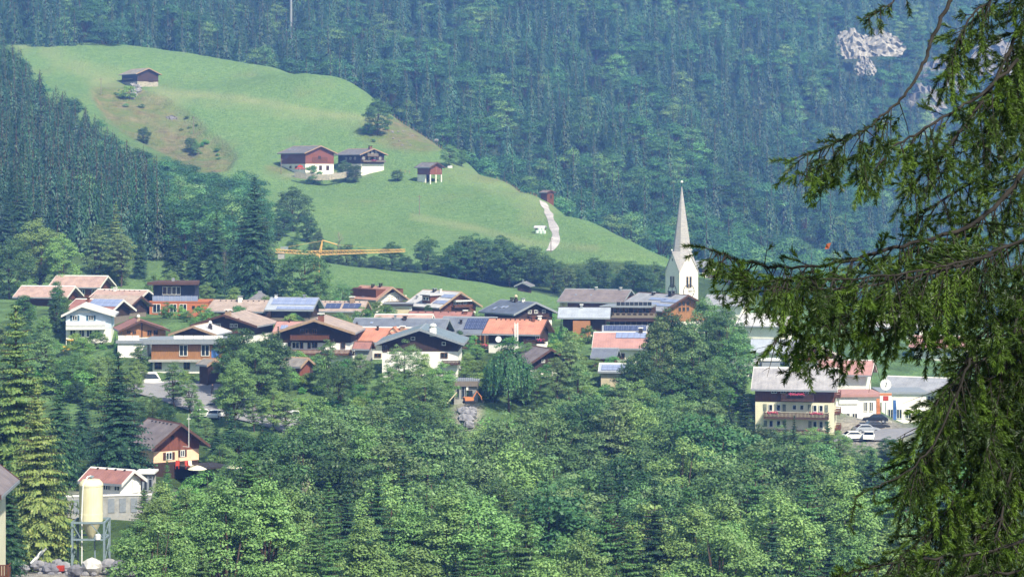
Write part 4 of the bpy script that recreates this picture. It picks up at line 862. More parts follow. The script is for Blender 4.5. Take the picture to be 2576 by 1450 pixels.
def boulder(name, label, u, v, D, r, mt, seed, group=None, sq=.7, cat='boulder'):
    p = P(u, v, D or 900); m = MB(); rr = random.Random(seed); n, k = 10, 6
    for i in range(k+1):
        t = math.pi*i/k
        for j in range(n):
            a = 2*math.pi*j/n; q = r*rr.uniform(.72, 1.1); m.v.append((q*math.sin(t)*math.cos(a), q*math.sin(t)*math.sin(a), r*sq*math.cos(t)*rr.uniform(.85, 1.1)))
    for i in range(k):
        for j in range(n): m.f.append((i*n+j, (i+1)*n+j, (i+1)*n+(j+1) % n, i*n+(j+1) % n)); m.m.append(0)
    o = m.build(name, M[mt], None, p+Vector((0, 0, r*sq*.5)))
    if not D: LATE.append((o, u, v, r*sq*.3))
    return tag(o, label, cat, group)
k = 0; rq = random.Random(3)
for u, v, r, mt in [(rq.uniform(30, 345), rq.uniform(1416, 1450), rq.uniform(.2, .5), rq.choice(('rock', 'greyrock', 'rock'))) for _ in range(46)]+list( ((60, 1436, .7, 'rock'), (95, 1428, .8, 'rock'), (128, 1440, 1.0, 'greyrock'), (160, 1432, .8, 'rock'), (272, 1430, 1.0, 'rock'), (300, 1436, 1.1, 'greyrock'), (322, 1426, .8, 'rock'), (185, 1446, .9, 'greyrock'), (330, 1444, 1.0, 'rock'), (145, 1420, .6, 'rock'))):
    boulder('boulder', 'pale rubble boulder in the building yard around the silo foot', u, v, 246-(v-1420)*.15, r, mt, k, 'boulders in the building yard'); k += 1
boulder('tarp_pile', 'white tarp thrown over a heap at the foot of the yellow silo', 232, 1436, 243, 1.15, 'tarp', 77, None, .8, 'tarp'); boulder('rubble_heap', 'grey tilted rubble heap beside the white tarp', 190, 1442, 240, .8, 'greyrock', 78, None, .8, 'rubble heap')
p = P(97, 1402, 246); e = thing('metal_chute', 'white metal chute leaning up at a slant in the yard', 'chute', p); m = MB(); m.tube([(-.75, 0, -.6), (.65, .3, 1.0)], .2, 6); m.build('channel', M['white'], e); MB().tube([(.4, .2, .7), (.5, .4, -1.2)], .05, 5).build('prop', M['galv'], e)
p = P(150, 1434, 243); e = thing('red_crate', 'red plastic crate lying among the pale rubble', 'crate', p); m = MB(); m.box(-.45, .45, -.3, .3, 0, .08); m.box(-.45, -.39, -.3, .3, .081, .5); m.box(.39, .45, -.3, .3, .081, .5); m.box(-.388, .388, -.3, -.25, .081, .5); m.box(-.388, .388, .25, .3, .081, .5); m.build('tub', M['red'], e)
for i, (u, v, r) in enumerate(((1168, 1040, 1.1), (1180, 1052, 1.4), (1172, 1062, 1.3), (1186, 1036, .9), (1164, 1056, .9), (1178, 1074, 1.0))):
    boulder('boulder', 'white quarry boulder on the bank below the mini digger', u, v, 376-(v-1036)*.25, r, 'rock', 40+i, 'white boulders below the digger')
for i, (u, v, r) in enumerate(((338, 218, 2.2), (346, 222, 2), (342, 232, 2.2), (336, 241, 2), (332, 249, 1.6), (350, 228, 1.4), (322, 210, 1.2), (365, 210, 1.4), (386, 209, 1.4))):
    boulder('boulder', 'white rock of the rocky spill below the hay barn', u, v, None, r, 'rock', 60+i, 'white rocks below the hay barn')
# bridge / terrace wall
a = P(150, 1272, 290); b = P(380, 1268, 292); d = b-a; e = thing('terrace_wall', 'grey concrete terrace wall running behind the silo to the veranda', 'wall', a, math.atan2(d.y, d.x)); Lw = math.hypot(d.x, d.y)
MB().box(0, Lw, -.2, .2, -4, 1.1).build('wall', M['concrete'], e); MB().box(-.1, Lw+.1, -.28, .28, 1.103, 1.25).build('coping', M['plaster'], e); m = MB()
for i in range(8): m.box(Lw*i/8+.3, Lw*(i+1)/8-.3, -.26, -.2, -.9, .8)
m.build('panel', M['f_grey'], e)
# farm retaining wall
pts = [(741, 432), (770, 436), (800, 439), (830, 438), (858, 434), (872, 431)]; e = thing('retaining_wall', 'curved stone retaining wall in front of the hill farm', 'wall', P(800, 442, 912)); m = MB(); o0 = e.location
q = [P(u, v, 905-4*math.sin(math.pi*i/5)) for i, (u, v) in enumerate(pts)]
for i in range(5):
    a, b = q[i]-o0, q[i+1]-o0
    m.add([(a.x, a.y, a.z-2.2), (b.x, b.y, b.z-2.2), (b.x, b.y, b.z), (a.x, a.y, a.z), (a.x, a.y+.6, a.z-2.2), (b.x, b.y+.6, b.z-2.2), (b.x, b.y+.6, b.z), (a.x, a.y+.6, a.z)], [(0, 1, 2, 3), (3, 2, 6, 7), (5, 4, 7, 6), (0, 4, 5, 1)])
m.build('masonry', M['stonewall'], e)
p = P(755, 427, 914); e = thing('hay_tedder', 'red hay machine parked before the big farm barn', 'farm machine', p, R(15)); MB().prism([(-1.2, .9), (1.2, .9), (.9, 1.6), (-.2, 2.0), (-.9, 1.5)], -.4, .4).build('frame', M['red'], e); m = MB()
for sx in (-1.4, 0, 1.4): m.lathe([(.1, .3), (.9, .35), (.9, .45), (.1, .7)], 10, 0, (sx, -.6))
m.build('rotor', M['red'], e)
for sx in (-.7, .7): m = MB(); m.tube([(sx-.12, 0, .35), (sx+.12, 0, .35)], .35, 10); m.build('wheel', M['black'], e)
p = P(1132, 428, 925); e = thing('water_trailer', 'small white water tank trailer near the round trees by the stilt barn', 'trailer', p); m = MB(); m.tube([(-.9, 0, 1.1), (.9, 0, 1.1)], .7, 12); m.build('tank', M['white'], e); m = MB(); m.box(-1.1, 1.1, -.5, .5, .3, .42); m.build('chassis', M['black'], e)
for sy in (-.6, .6): m = MB(); m.tube([(0, sy-.08, .3), (0, sy+.08, .3)], .3, 10); m.build('wheel', M['black'], e)
for i, (u, v) in enumerate(((1351, 585), (1360, 586), (1369, 586), (1357, 579), (1365, 579))):
    p = P(u, v+2, 796 if v > 582 else 796.4); m = MB(); m.lathe([(.55, 0), (.62, .08), (.62, 1.02), (.55, 1.1)], 12); o = m.build('hay_bale', M['bale'], None, p); tag(o, 'pale wrapped hay bale stacked in front of the open hay shelter', 'hay bale', 'wrapped bales at the hay shelter')
    if v > 582: CTRL.append(tuple(p))
# banners and round sign right of the hotel
p = P(2228, 1066, 405); e = thing('shop_sign', 'round white pole sign with a dark mark above an orange and red panel', 'sign', p); m = MB(); m.tube([(0, 0, -1), (0, 0, 6.6)], .09, 6); m.build('pole', M['galv'], e); m = MB(); m.tube([(0, -.12, 6.7), (0, .12, 6.7)], .95, 22); d = m.build('disc', M['white'], e); MB().prism([(-.18, -.35), (.02, -.35), (.2, .3), (.0, .42), (.05, .0)], -.16, -.13).build('emblem', M['black'], d, (0, 0, 6.7)); m = MB(); m.box(-1.0, 1.0, -.1, .1, 3.7, 5.3); q = m.build('panel', M['white'], e); MB().box(-.45, .45, -.14, -.103, 4.0, 4.8).build('red_square', M['red'], q); MB().box(-1, 1, -.14, -.103, 4.9, 5.28).build('orange_band', M['orange'], q)
def banner(label, u, v0, v1, D, mt, wpx):
    s = D/F; p = P(u, v1, D); e = thing('banner_flag', label, 'banner', p, 0, 'banners beside the shops'); h = (v1-v0)*s; CTRL.append(tuple(p)); MB().tube([(0, 0, -1), (0, 0, h+.2)], .05, 5).build('pole', M['alu'], e); m = MB(); wd = wpx*s; n = 6
    for i in range(n+1): f = i/n; m.v += [(0.06, 0, h*(.18+.8*f)), (wd*(.9+.1*math.sin(f*5)), .12*math.sin(f*7), h*(.2+.8*f)-.1)]
    for i in range(n): m.f += [(2*i, 2*i+1, 2*i+3, 2*i+2)]; m.m += [0]
    k = len(m.v); m.v += [(x, y+.03, z) for x, y, z in m.v]; m.f += [(k+2*i, k+2*i+2, k+2*i+3, k+2*i+1) for i in range(n)]; m.m += [0]*n; m.build('fabric', M[mt], e)
banner('orange banner flag on a pole left of the round sign', 2204, 1000, 1062, 408, 'orange', 11); banner('blue banner flag on a pole beside the road by the pale hall', 2246, 1004, 1066, 402, 'blue', 10)
# terrace furniture at the pizzeria
for i, (u, v, mt) in enumerate(((446, 1166, 'red'), (471, 1162, 'red'), (481, 1164, 'cream'))):
    p = P(u, v, 324); lab = ['red garden chair nearest the window on the pizzeria terrace', 'red garden chair beside the cream one on the pizzeria terrace', 'cream garden chair at the railing of the pizzeria terrace'][i]
    p.z = P(0, 1170, 328).z+.02; e = thing('garden_chair', lab, 'chair', p, R(20*i), 'garden chairs on the pizzeria terrace'); MB().box(-.25, .25, -.25, .25, .42, .48).build('seat', M[mt], e); MB().prism_x([(.2, .483), (.28, .483), (.42, 1.1), (.34, 1.1)], -.27, .27).build('backrest', M[mt], e)
    for sx in (-.21, .21):
        for sy in (-.21, .21): MB().box(sx-.025, sx+.025, sy-.025, sy+.025, 0, .417).build('leg', M[mt], e)
def parasol(label, u, v, D, mt, r=1.3):
    p = P(u, v, D); e = thing('parasol', label, 'parasol', p); MB().tube([(0, 0, -1.5), (0, 0, 2.3)], .03, 6).build('pole', M['white'], e); MB().lathe([(r, 1.75), (r*.98, 1.8), (r*.5, 2.1), (.03, 2.3)], 10).build('canopy', M[mt], e)
parasol('cream parasol in front of the pizzeria terrace', 496, 1212, 322, 'cream'); parasol('pale parasol beyond the pizzeria among the trees', 592, 1208, 322, 'cream', 1.2); parasol('small pale parasol next to the bigger one among the trees', 606, 1212, 324, 'cream', 1.0)
p = P(376, 1184, 322); e = thing('satellite_dish', 'white satellite dish on the corner under the pizzeria lettering', 'satellite dish', p); MB().lathe([(.02, 0), (.25, .02), (.4, .1), (.42, .13), (.02, .05)], 14).build('dish', M['white'], e, (0, 0, 0), (R(80), 0, R(15)), True); MB().tube([(0, .08, 0), (.5, .9, -.1)], .04, 5).build('arm', M['galv'], e)
# ------------------------------------------------------------------ ground sheet: a smooth surface through measured points
G = []                                         # (x, y, z)
def g(u, v, D): G.append(tuple(P(u, v, D)))
# camera slope, valley floor, ravine with the wood
for x, y, dz in ((0, 0, -1.8), (-40, 0, -2), (40, 0, -1), (0, -60, 12), (-150, -60, 4), (150, -60, 6), (0, 60, -17), (-60, 60, -19), (60, 60, -16), (0, 130, -37), (-90, 130, -38), (90, 130, -36), (-250, 60, -20), (250, 60, -12), (-300, 200, -36), (300, 200, -36)): G.append((x, y, CZ+dz))
for u, D, dz in ((-200, 210, -47), (300, 205, -46), (900, 200, -48), (1500, 200, -49), (2100, 200, -47), (2700, 205, -42), (230, 250, -40.4), (40, 246, -41), (500, 262, -47), (900, 280, -51), (1300, 300, -52), (1700, 300, -52), (2100, 300, -50), (2600, 300, -44), (900, 340, -49), (1300, 345, -50), (1700, 345, -50), (2000, 350, -48), (640, 330, -46), (300, 306, -39.8), (180, 296, -39.8), (260, 296, -39.8), (360, 298, -39.8), (160, 284, -43.5), (260, 284, -43.5), (360, 284, -44), (420, 285, -45), (100, 320, -40), (1100, 385, -40), (1500, 390, -42), (1800, 395, -42.5), (2300, 400, -41), (2700, 420, -40)): G.append(((u-CU)*D/F, D, CZ+dz))
for u, v, D in ((0, 880, 450), (-300, 800, 500), (200, 920, 420), (330, 960, 408), (470, 985, 402), (560, 1000, 396), (660, 1030, 386), (760, 1070, 376), (560, 940, 412),
    (700, 950, 410), (850, 965, 408), (1000, 975, 405), (2000, 800, 640), (2300, 800, 700), (2700, 800, 700), (1700, 800, 640), (1850, 760, 700),
    # left forest slope
    (0, 640, 640), (200, 640, 640), (400, 640, 650), (560, 600, 700), (650, 650, 650), (0, 400, 790), (0, 190, 940), (-250, 640, 620), (-250, 150, 940), (100, 290, 900), (220, 360, 880), (330, 410, 865), (450, 470, 850), (600, 490, 835), (200, 480, 780), (400, 540, 760),
    # bank and meadow
    (350, 222, 1048), (300, 300, 985), (400, 390, 955), (300, 245, 1020), (480, 400, 930), (560, 400, 930), (520, 340, 975), (450, 262, 1020), (350, 150, 1105), (230, 108, 1150), (30, 112, 1150), (60, 190, 1060), (130, 240, 1000), (-200, 90, 1160), (500, 140, 1125), (600, 200, 1080), (700, 172, 1105), (800, 300, 1000), (900, 350, 968), (860, 356, 962),
    (930, 243, 1065), (1000, 300, 1030), (1040, 330, 1015), (1100, 366, 1000), (1180, 412, 960), (1000, 360, 965), (1080, 440, 915), (950, 440, 915), (700, 470, 895), (650, 440, 905), (900, 520, 845), (750, 560, 815), (1100, 520, 855), (1250, 480, 900), (1050, 600, 785), (900, 622, 760), (760, 640, 745), (1300, 560, 825), (1250, 625, 770), (1385, 632, 770), (1370, 506, 882), (1290, 465, 915), (1500, 562, 835), (1600, 612, 792), (1680, 648, 765), (1500, 645, 742), (1640, 680, 735), (1740, 700, 730),
    # lower meadow
    (800, 668, 700), (850, 725, 600), (1100, 693, 690), (1250, 718, 680), (1400, 748, 670), (1330, 770, 610), (1000, 745, 575), (1180, 770, 575), (1500, 775, 640)):
    g(u, v, D)
for u, D, z in ((870, 722, 32.5), (1100, 722, 31), (1300, 722, 29), (1400, 722, 27.5), (1550, 715, 27), (930, 1150, 70), (700, 1200, 95), (230, 1240, 118), (1100, 1090, 40), (1000, 1130, 56), (1200, 1040, 36), (1385, 965, 18), (1680, 860, 12), (1900, 830, 10), (2300, 850, 10), (2700, 850, 10), (1500, 920, 12), (-300, 1260, 122), (1900, 1000, 5), (2500, 1000, 5), (1400, 1150, 5), (1000, 1260, 45), (500, 1280, 105)): G.append(((u-CU)*D/F, D, z))
def tps_fit(pts, lam):
    A = np.array(pts, float); xy = A[:, :2]/100; n = len(A)
    d2 = ((xy[:, None]-xy[None])**2).sum(-1); K = np.where(d2 > 0, .5*d2*np.log(np.maximum(d2, 1e-12)), 0)+lam*np.eye(n)
    Pm = np.c_[np.ones(n), xy]; S = np.zeros((n+3, n+3)); S[:n, :n] = K; S[:n, n:] = Pm; S[n:, :n] = Pm.T
    w = np.linalg.solve(S, np.r_[A[:, 2], 0, 0, 0]); return xy, w
def tps_eval(fit, x, y):
    xy, w = fit; x = np.asarray(x, float).ravel()/100; y = np.asarray(y, float).ravel()/100; out = np.empty(len(x)); n = len(xy)
    for i in range(0, len(x), 20000):
        a, b = x[i:i+20000], y[i:i+20000]; d2 = (a[:, None]-xy[:, 0])**2+(b[:, None]-xy[:, 1])**2
        out[i:i+20000] = np.where(d2 > 0, .5*d2*np.log(np.maximum(d2, 1e-12)), 0)@w[:n]+w[n]+w[n+1]*a+w[n+2]*b
    return out
GFIT = tps_fit(G+[(x, y, z+.1) for x, y, z in CTRL], .004)
def gz(x, y): return float(tps_eval(GFIT, [x], [y])[0])
MT = []
def mt(u, v, D): MT.append(tuple(P(u, v, D)))
for u, v, D in ((-500, 80, 1200), (0, 108, 1175), (230, 112, 1172), (500, 165, 1165), (700, 200, 1150), (930, 290, 1115), (1100, 400, 1080), (1200, 470, 1050), (1385, 560, 990), (1680, 700, 890), (1900, 760, 880), (2200, 790, 1000), (2576, 790, 1100), (3100, 790, 1150),
    (600, 10, 1330), (0, 0, 1290), (-500, 0, 1300), (1200, 160, 1290), (1500, 310, 1195), (1800, 455, 1085), (2000, 310, 1310), (2200, 510, 1270), (2500, 420, 1450), (2500, 30, 1680), (3100, 300, 1600), (2000, 560, 1080), (1700, 200, 1330), (2250, 250, 1450),
    (-500, -170, 1500), (0, -170, 1500), (600, -170, 1520), (1200, -170, 1560), (1800, -170, 1620), (2400, -170, 1800), (3100, -170, 1900)): mt(u, v, D)
MFIT = tps_fit(MT, .01)
def sheet(name, fit, us, Ds, off, noise, mats, extra=None):
    U, Dg = np.meshgrid(us, Ds); Y = Dg; X = (U-CU)/F*(Dg+off); Z = tps_eval(fit, X, Y).reshape(X.shape)
    if noise: Z = Z+noise(X, Y)
    co = np.stack([X, Y, Z], -1).reshape(-1, 3); nu, nd = len(us), len(Ds)
    idx = np.arange(nu*nd).reshape(nd, nu); q = np.stack([idx[:-1, :-1], idx[:-1, 1:], idx[1:, 1:], idx[1:, :-1]], -1).reshape(-1, 4)
    me = np_mesh(name, co, q, mats, smooth=True)
    return me, X, Y, Z
def np_mesh(name, co, faces, mats, smooth=False, tint=None, mi=None):
    me = bpy.data.meshes.new(name); nf, k = faces.shape
    me.vertices.add(len(co)); me.vertices.foreach_set('co', np.asarray(co, np.float32).ravel())
    me.loops.add(nf*k); me.loops.foreach_set('vertex_index', faces.ravel().astype(np.int32))
    me.polygons.add(nf); me.polygons.foreach_set('loop_start', np.arange(0, nf*k, k, dtype=np.int32))
    for mm in mats: me.materials.append(mm)
    if mi is not None: me.polygons.foreach_set('material_index', np.asarray(mi, np.int32))
    me.update(calc_edges=True)
    me.polygons.foreach_set('use_smooth', np.full(nf, smooth))
    if tint is not None:
        a = me.attributes.new('tint', 'FLOAT', 'FACE'); a.data.foreach_set('value', np.asarray(tint, np.float32))
    return me
def vnoise(X, Y, per, seed):
    r = np.random.default_rng(seed); o = np.zeros_like(X)
    for k in range(6): a = r.uniform(0, 6.28); f = 2*np.pi/per*r.uniform(.6, 1.6); o += np.sin((X*np.cos(a)+Y*np.sin(a))*f+r.uniform(0, 6.28))
    return o/6
def gnoise(X, Y): return .3*vnoise(X, Y, 9, 3)*(Y > 860)+ .35*vnoise(X, Y, 22, 1)*np.clip((Y-560)/150, 0, 1)+.12*vnoise(X, Y, 7, 2)*np.clip((Y-700)/60, 0, 1)
us = np.arange(-1900, 4500, 10.); us = us[(us % 20 == 0) | ((us > -100) & (us < 2700))]
Ds = np.r_[np.arange(-80, 200, 6), np.arange(200, 560, 4), np.arange(560, 1180, 3.), np.arange(1180, 1300, 10)]
def ground_mat():
    m, nt, out = nodes('meadow_ground'); L = nt.links; b = N(nt, 'ShaderNodeBsdfPrincipled'); b.inputs['Roughness'].default_value = .95; b.inputs['Specular IOR Level'].default_value = .1; L.new(b.outputs[0], out.inputs[0])
    tc = N(nt, 'ShaderNodeTexCoord')
    def noise(sc, det, vec=(1, 1, 1)):
        mp = N(nt, 'ShaderNodeMapping'); mp.inputs['Scale'].default_value = vec; L.new(tc.outputs['Object'], mp.inputs[0])
        n = N(nt, 'ShaderNodeTexNoise'); n.inputs['Scale'].default_value = sc; n.inputs['Detail'].default_value = det; n.inputs['Roughness'].default_value = .65; L.new(mp.outputs[0], n.inputs['Vector'])
        r = N(nt, 'ShaderNodeMapRange'); r.inputs[1].default_value = .36; r.inputs[2].default_value = .64; L.new(n.outputs[0], r.inputs[0]); return r.outputs[0]
    def mix(f, a, c, bl='MIX'):
        x = N(nt, 'ShaderNodeMix', data_type='RGBA', blend_type=bl)
        for sock, val in ((0, f), (6, a), (7, c)):
            if hasattr(val, 'is_linked') or hasattr(val, 'links'): L.new(val, x.inputs[sock])
            else: x.inputs[sock].default_value = val
        return x.outputs[2]
    def attr(n): return N(nt, 'ShaderNodeAttribute', attribute_name=n).outputs['Fac']
    grass = mix(noise(.035, 7, (1, .5, 1)), lin('#5a7c47'), lin('#7a995a'))
    grass = mix(noise(.25, 6, (1, .35, 1)), grass, lin('#648748'))
    grass = mix(.6, grass, mix(noise(.9, 9, (.6, .5, 1)), lin('#3b5d37'), lin('#75925e')))
    grass = mix(.35, grass, mix(noise(3.2, 6, (1, .35, 1)), lin('#2f4f2c'), lin('#86a06a')))
    yel = mix(noise(.12, 7), lin('#76885a'), lin('#858f66')); 
    md = N(nt, 'ShaderNodeMath', operation='MULTIPLY'); L.new(attr('dry'), md.inputs[0]); md.inputs[1].default_value = 1
    c = mix(md.outputs[0], grass, yel)
    scree = mix(noise(.3, 9), lin('#62593f'), lin('#8d8067')); scree = mix(noise(.09, 8), scree, lin('#62743f'))
    c = mix(attr('scree'), c, scree)
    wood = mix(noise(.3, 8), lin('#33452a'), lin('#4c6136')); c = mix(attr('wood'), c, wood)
    yard = mix(noise(.8, 9), lin('#aaa59c'), lin('#857f76')); c = mix(attr('yard'), c, yard)
    bp = N(nt, 'ShaderNodeBump'); bp.inputs['Strength'].default_value = .7; bp.inputs['Distance'].default_value = .55; ad = N(nt, 'ShaderNodeMath', operation='ADD'); L.new(noise(.22, 6, (1, .6, 1)), ad.inputs[0]); L.new(noise(1.1, 5, (1, .6, 1)), ad.inputs[1]); L.new(ad.outputs[0], bp.inputs['Height']); L.new(bp.outputs[0], b.inputs['Normal'])
    L.new(c, b.inputs['Base Color']); return m
me, X, Y, Z = sheet('ground', GFIT, us, Ds, 120, gnoise, [ground_mat()])
Yc = np.maximum(Y, 30); UU = CU+X*F/Yc; VV = HV-(Z-CZ)*F/Yc
def band(pts, UU, VV, wd):                     # distance to a polyline in picture units -> soft weight
    best = np.full(UU.shape, 1e9)
    for (a, b), (c, d) in zip(pts[:-1], pts[1:]):
        t = np.clip(((UU-a)*(c-a)+(VV-b)*(d-b))/((c-a)**2+(d-b)**2), 0, 1); best = np.minimum(best, np.hypot(UU-a-t*(c-a), VV-b-t*(d-b)))
    return np.clip(1.4-best/wd, 0, 1)
def blob(UU, VV, u, v, a, b): return np.clip(1.5-np.hypot((UU-u)/a, (VV-v)/b)*1.1, 0, 1)
far = (Y > 690)
def poly(pts, UU, VV, soft):
    ins = np.zeros(UU.shape, bool); n = len(pts)
    for i in range(n):
        (a, b), (c, d) = pts[i], pts[(i+1) % n]
        ins ^= ((b > VV) != (d > VV)) & (UU < (c-a)*(VV-b)/(d-b+1e-9)+a)
    e = band(pts+[pts[0]], UU, VV, soft); e = np.clip(e, 0, 1)
    return np.where(ins, 1-.45*e, .55*e)
n1 = vnoise(X, Y, 40, 5)*.35+vnoise(X, Y, 12, 6)*.25
dry = np.clip(blob(UU, VV, 60, 100, 30, 40)*.6+band([(385, 222), (480, 236), (620, 250), (800, 285), (930, 300)], UU, VV, 9)*.55+band([(385, 240), (620, 258), (800, 292), (930, 306)], UU, VV, 22)*.4+band([(250, 215), (330, 250), (420, 262), (480, 320)], UU, VV, 26)*.5+band([(1150, 430), (1280, 480), (1380, 525), (1330, 545)], UU, VV, 25)*.5+band([(1040, 545), (1200, 575), (1330, 610), (1500, 625)], UU, VV, 10)*.7+band([(120, 130), (240, 190), (300, 200)], UU, VV, 26)*.5+n1*.6, 0, 1)*far
scree = np.clip(poly([(290, 232), (345, 230), (402, 246), (440, 266), (492, 300), (520, 335), (560, 362), (592, 392), (570, 425), (500, 430), (420, 385), (330, 340), (260, 290), (235, 225)], UU, VV, 9)*1.15+n1*.5+blob(UU, VV, 300, 238, 60, 26)+blob(UU, VV, 980, 325, 75, 42)*1.2+blob(UU, VV, 1060, 362, 62, 26)+blob(UU, VV, 700, 425, 40, 14)*.7+blob(UU, VV, 1225, 448, 45, 14)*.6+blob(UU, VV, 1330, 478, 60, 10)*.5+n1*.35-.12, 0, 1)*far*(Y > 850)
crest = ((UU > 930) & (Y > 700)).astype(float)
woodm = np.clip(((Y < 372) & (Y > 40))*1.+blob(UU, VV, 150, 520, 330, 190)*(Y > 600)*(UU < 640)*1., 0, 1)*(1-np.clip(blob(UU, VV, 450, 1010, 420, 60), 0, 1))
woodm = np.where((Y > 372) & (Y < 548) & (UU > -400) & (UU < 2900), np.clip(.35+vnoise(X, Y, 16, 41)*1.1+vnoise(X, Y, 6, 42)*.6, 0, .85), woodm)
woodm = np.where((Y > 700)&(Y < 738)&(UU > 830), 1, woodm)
yard = np.clip(blob(UU, VV, 200, 1440, 190, 30)*1.5*(Y < 262)+blob(UU, VV, 1176, 1040, 36, 40)*1.3*(Y < 400)*(Y > 350)+blob(UU, VV, 300, 1245, 150, 16)*(Y < 330)*(Y > 280)+blob(UU, VV, 2180, 1085, 110, 50)*1.3*(Y > 370)*(Y < 440)+blob(UU, VV, 820, 440, 90, 8)*(Y > 880)*(Y < 940), 0, 1)
bank = poly([(290, 232), (345, 230), (402, 246), (440, 266), (492, 300), (520, 335), (560, 362), (592, 392), (570, 425), (500, 430), (420, 385), (330, 340), (260, 290), (235, 225)], UU, VV, 3)*(Y > 850)*(Y < 1100)
zz_ = np.empty(len(me.vertices)*3, np.float32); me.vertices.foreach_get('co', zz_); zz_ = zz_.reshape(-1, 3); zz_[:, 2] -= (bank*(2.4+.9*vnoise(X, Y, 14, 51))).ravel(); me.vertices.foreach_set('co', zz_.ravel()); me.update()
for nme, arr in (('dry', dry), ('scree', scree), ('wood', woodm), ('yard', yard)):
    a = me.attributes.new(nme, 'FLOAT', 'POINT'); a.data.foreach_set('value', arr.astype(np.float32).ravel())
ground = tag(obj('ground', me), None, None, None, 'structure')
M['forestfloor'] = mat('forest_floor', '#1f2c1d', '#33432a', .95, nscale=.05, detail=9)
me, mX, mY, mZ = sheet('mountain', MFIT, np.arange(-1700, 4400, 20.), np.arange(880, 1960, 10.), 0, lambda X, Y: 2.5*vnoise(X, Y, 90, 8)+1.2*vnoise(X, Y, 30, 9), [M['forestfloor']])
mountain = tag(obj('mountain', me), None, None, None, 'structure')
def mz(x, y): return tps_eval(MFIT, x, y)+2.5*vnoise(np.asarray(x, float), np.asarray(y, float), 90, 8)
from mathutils.bvhtree import BVHTree
GB = BVHTree.FromPolygons([v.co for v in ground.data.vertices], [tuple(p.vertices) for p in ground.data.polygons])
def hit(u, v):
    d = (P(u, v, 1000)-Vector((0, 0, CZ))).normalized(); r = GB.ray_cast(Vector((0, 0, CZ))+d*20, d)
    return r[0] if r[0] is not None else None
def drop(x, y):
    r = GB.ray_cast(Vector((x, y, 400)), Vector((0, 0, -1))); return r[0].z if r[0] is not None else gz(x, y)
for o, u, v, dz in LATE:
    h = hit(u, v)
    if h: o.location = h+Vector((0, 0, dz))
# roads draped on the ground
def ribbon(name, pts, width, mtl, lift, closed_w=None, hits=True):
    c = []
    for q in pts:
        c.append(hit(*q) if hits else Vector((q[0], q[1], 0)))
    c = [Vector((p.x, p.y, 0)) for p in c if p is not None]; fine = []
    for a, b in zip(c[:-1], c[1:]):
        n = max(2, int((b-a).length/2)); fine += [a.lerp(b, i/n) for i in range(n)]
    fine.append(c[-1])
    for _ in range(6): fine = [fine[0]]+[(fine[i-1]+fine[i]*2+fine[i+1])/4 for i in range(1, len(fine)-1)]+[fine[-1]]
    m = MB(); k = 5
    for i, p in enumerate(fine):
        t = (fine[min(i+1, len(fine)-1)]-fine[max(i-1, 0)]).normalized(); nrm = Vector((-t.y, t.x, 0)); w = width(i/(len(fine)-1)) if callable(width) else width
        for j in range(k): q = p+nrm*w*(j/(k-1)-.5); m.v.append((q.x, q.y, drop(q.x, q.y)+lift))
    for i in range(len(fine)-1):
        for j in range(k-1): m.f.append((i*k+j, (i+1)*k+j, (i+1)*k+j+1, i*k+j+1)); m.m.append(0)
    return tag(m.build(name, M[mtl], smooth=True), None, None, None, 'structure')
ribbon('track', [(1366, 507), (1385, 507), (1378, 530), (1384, 550), (1394, 572), (1399, 595), (1396, 612), (1382, 631)], lambda f: 2.7+.5*math.sin(f*23), 'paleroad', .12)
ribbon('village_road', [(300, 962), (400, 974), (480, 990), (545, 1012), (620, 1030), (700, 1048), (790, 1078)], 12, 'asphalt', .25)
ribbon('forecourt', [(2120, 1098), (2180, 1096), (2300, 1090)], 12, 'asphalt', .25)
# utility poles, fence on the crest
def upole(label, u, v, hpx):
    p = hit(u, v)
    if p is None: return
    h = hpx*p.y/F; e = thing('utility_pole', label, 'utility pole', p); MB().tube([(0, 0, -.5), (0, 0, h)], [.16, .11], 6).build('pole', M['greywood'], e); m = MB(); m.box(-.7, .7, -.06, .06, h-.7, h-.55)
    for x in (-.6, 0, .6): m.lathe([(.04, h-.54), (.07, h-.45), (.04, h-.35)], 6, 0, (x, 0))
    m.build('crossarm', M['greywood'], e)
upole('thin wooden utility pole on the brown bank under the hay barn', 487, 338, 46); upole('wooden utility pole standing just below the hay barn beside the bank edge', 254, 238, 42); upole('wooden utility pole in the open meadow below the hill farm', 1055, 540, 50); upole('utility pole beside the big farm barn', 707, 438, 40); upole('utility pole at the foot of the pale track', 1386, 634, 38)
p = P(732, 60, 1232); mzv = float(mz([p.x], [p.y])[0]); e = thing('cable_mast', 'tall pale thin mast rising out of the forest above the big farm barn', 'mast', (p.x, p.y, mzv)); MB().tube([(0, 0, 0), (0, 0, 46)], [.75, .5], 8).build('mast', M['f_grey'], e); MB().box(-3, 3, -.3, .3, 44, 44.6).build('crossarm', M['f_grey'], e)
def fence(label, pts, step=3.2):
    q = [hit(*a) for a in pts]; q = [a for a in q if a is not None]
    e = thing('pasture_fence', label, 'fence', q[0]); o = q[0]; m = MB(); tops = []
    for a, b in zip(q[:-1], q[1:]):
        n = max(1, int((b-a).length/step))
        for i in range(n):
            c = a.lerp(b, i/n); z = drop(c.x, c.y)
            obj('post', shared('post', lambda: MB().tube([(0, 0, -.4), (0, 0, 1.25)], .1, 5).mesh('post', M['f_tan'])), e, Vector((c.x, c.y, z))-o); tops.append(Vector((c.x, c.y, z+1.05))-o)
    for h in (0, -.5): m.tube([t+Vector((0, 0, h)) for t in tops], .035, 3)
    m.build('rail', M['f_tan'], e)
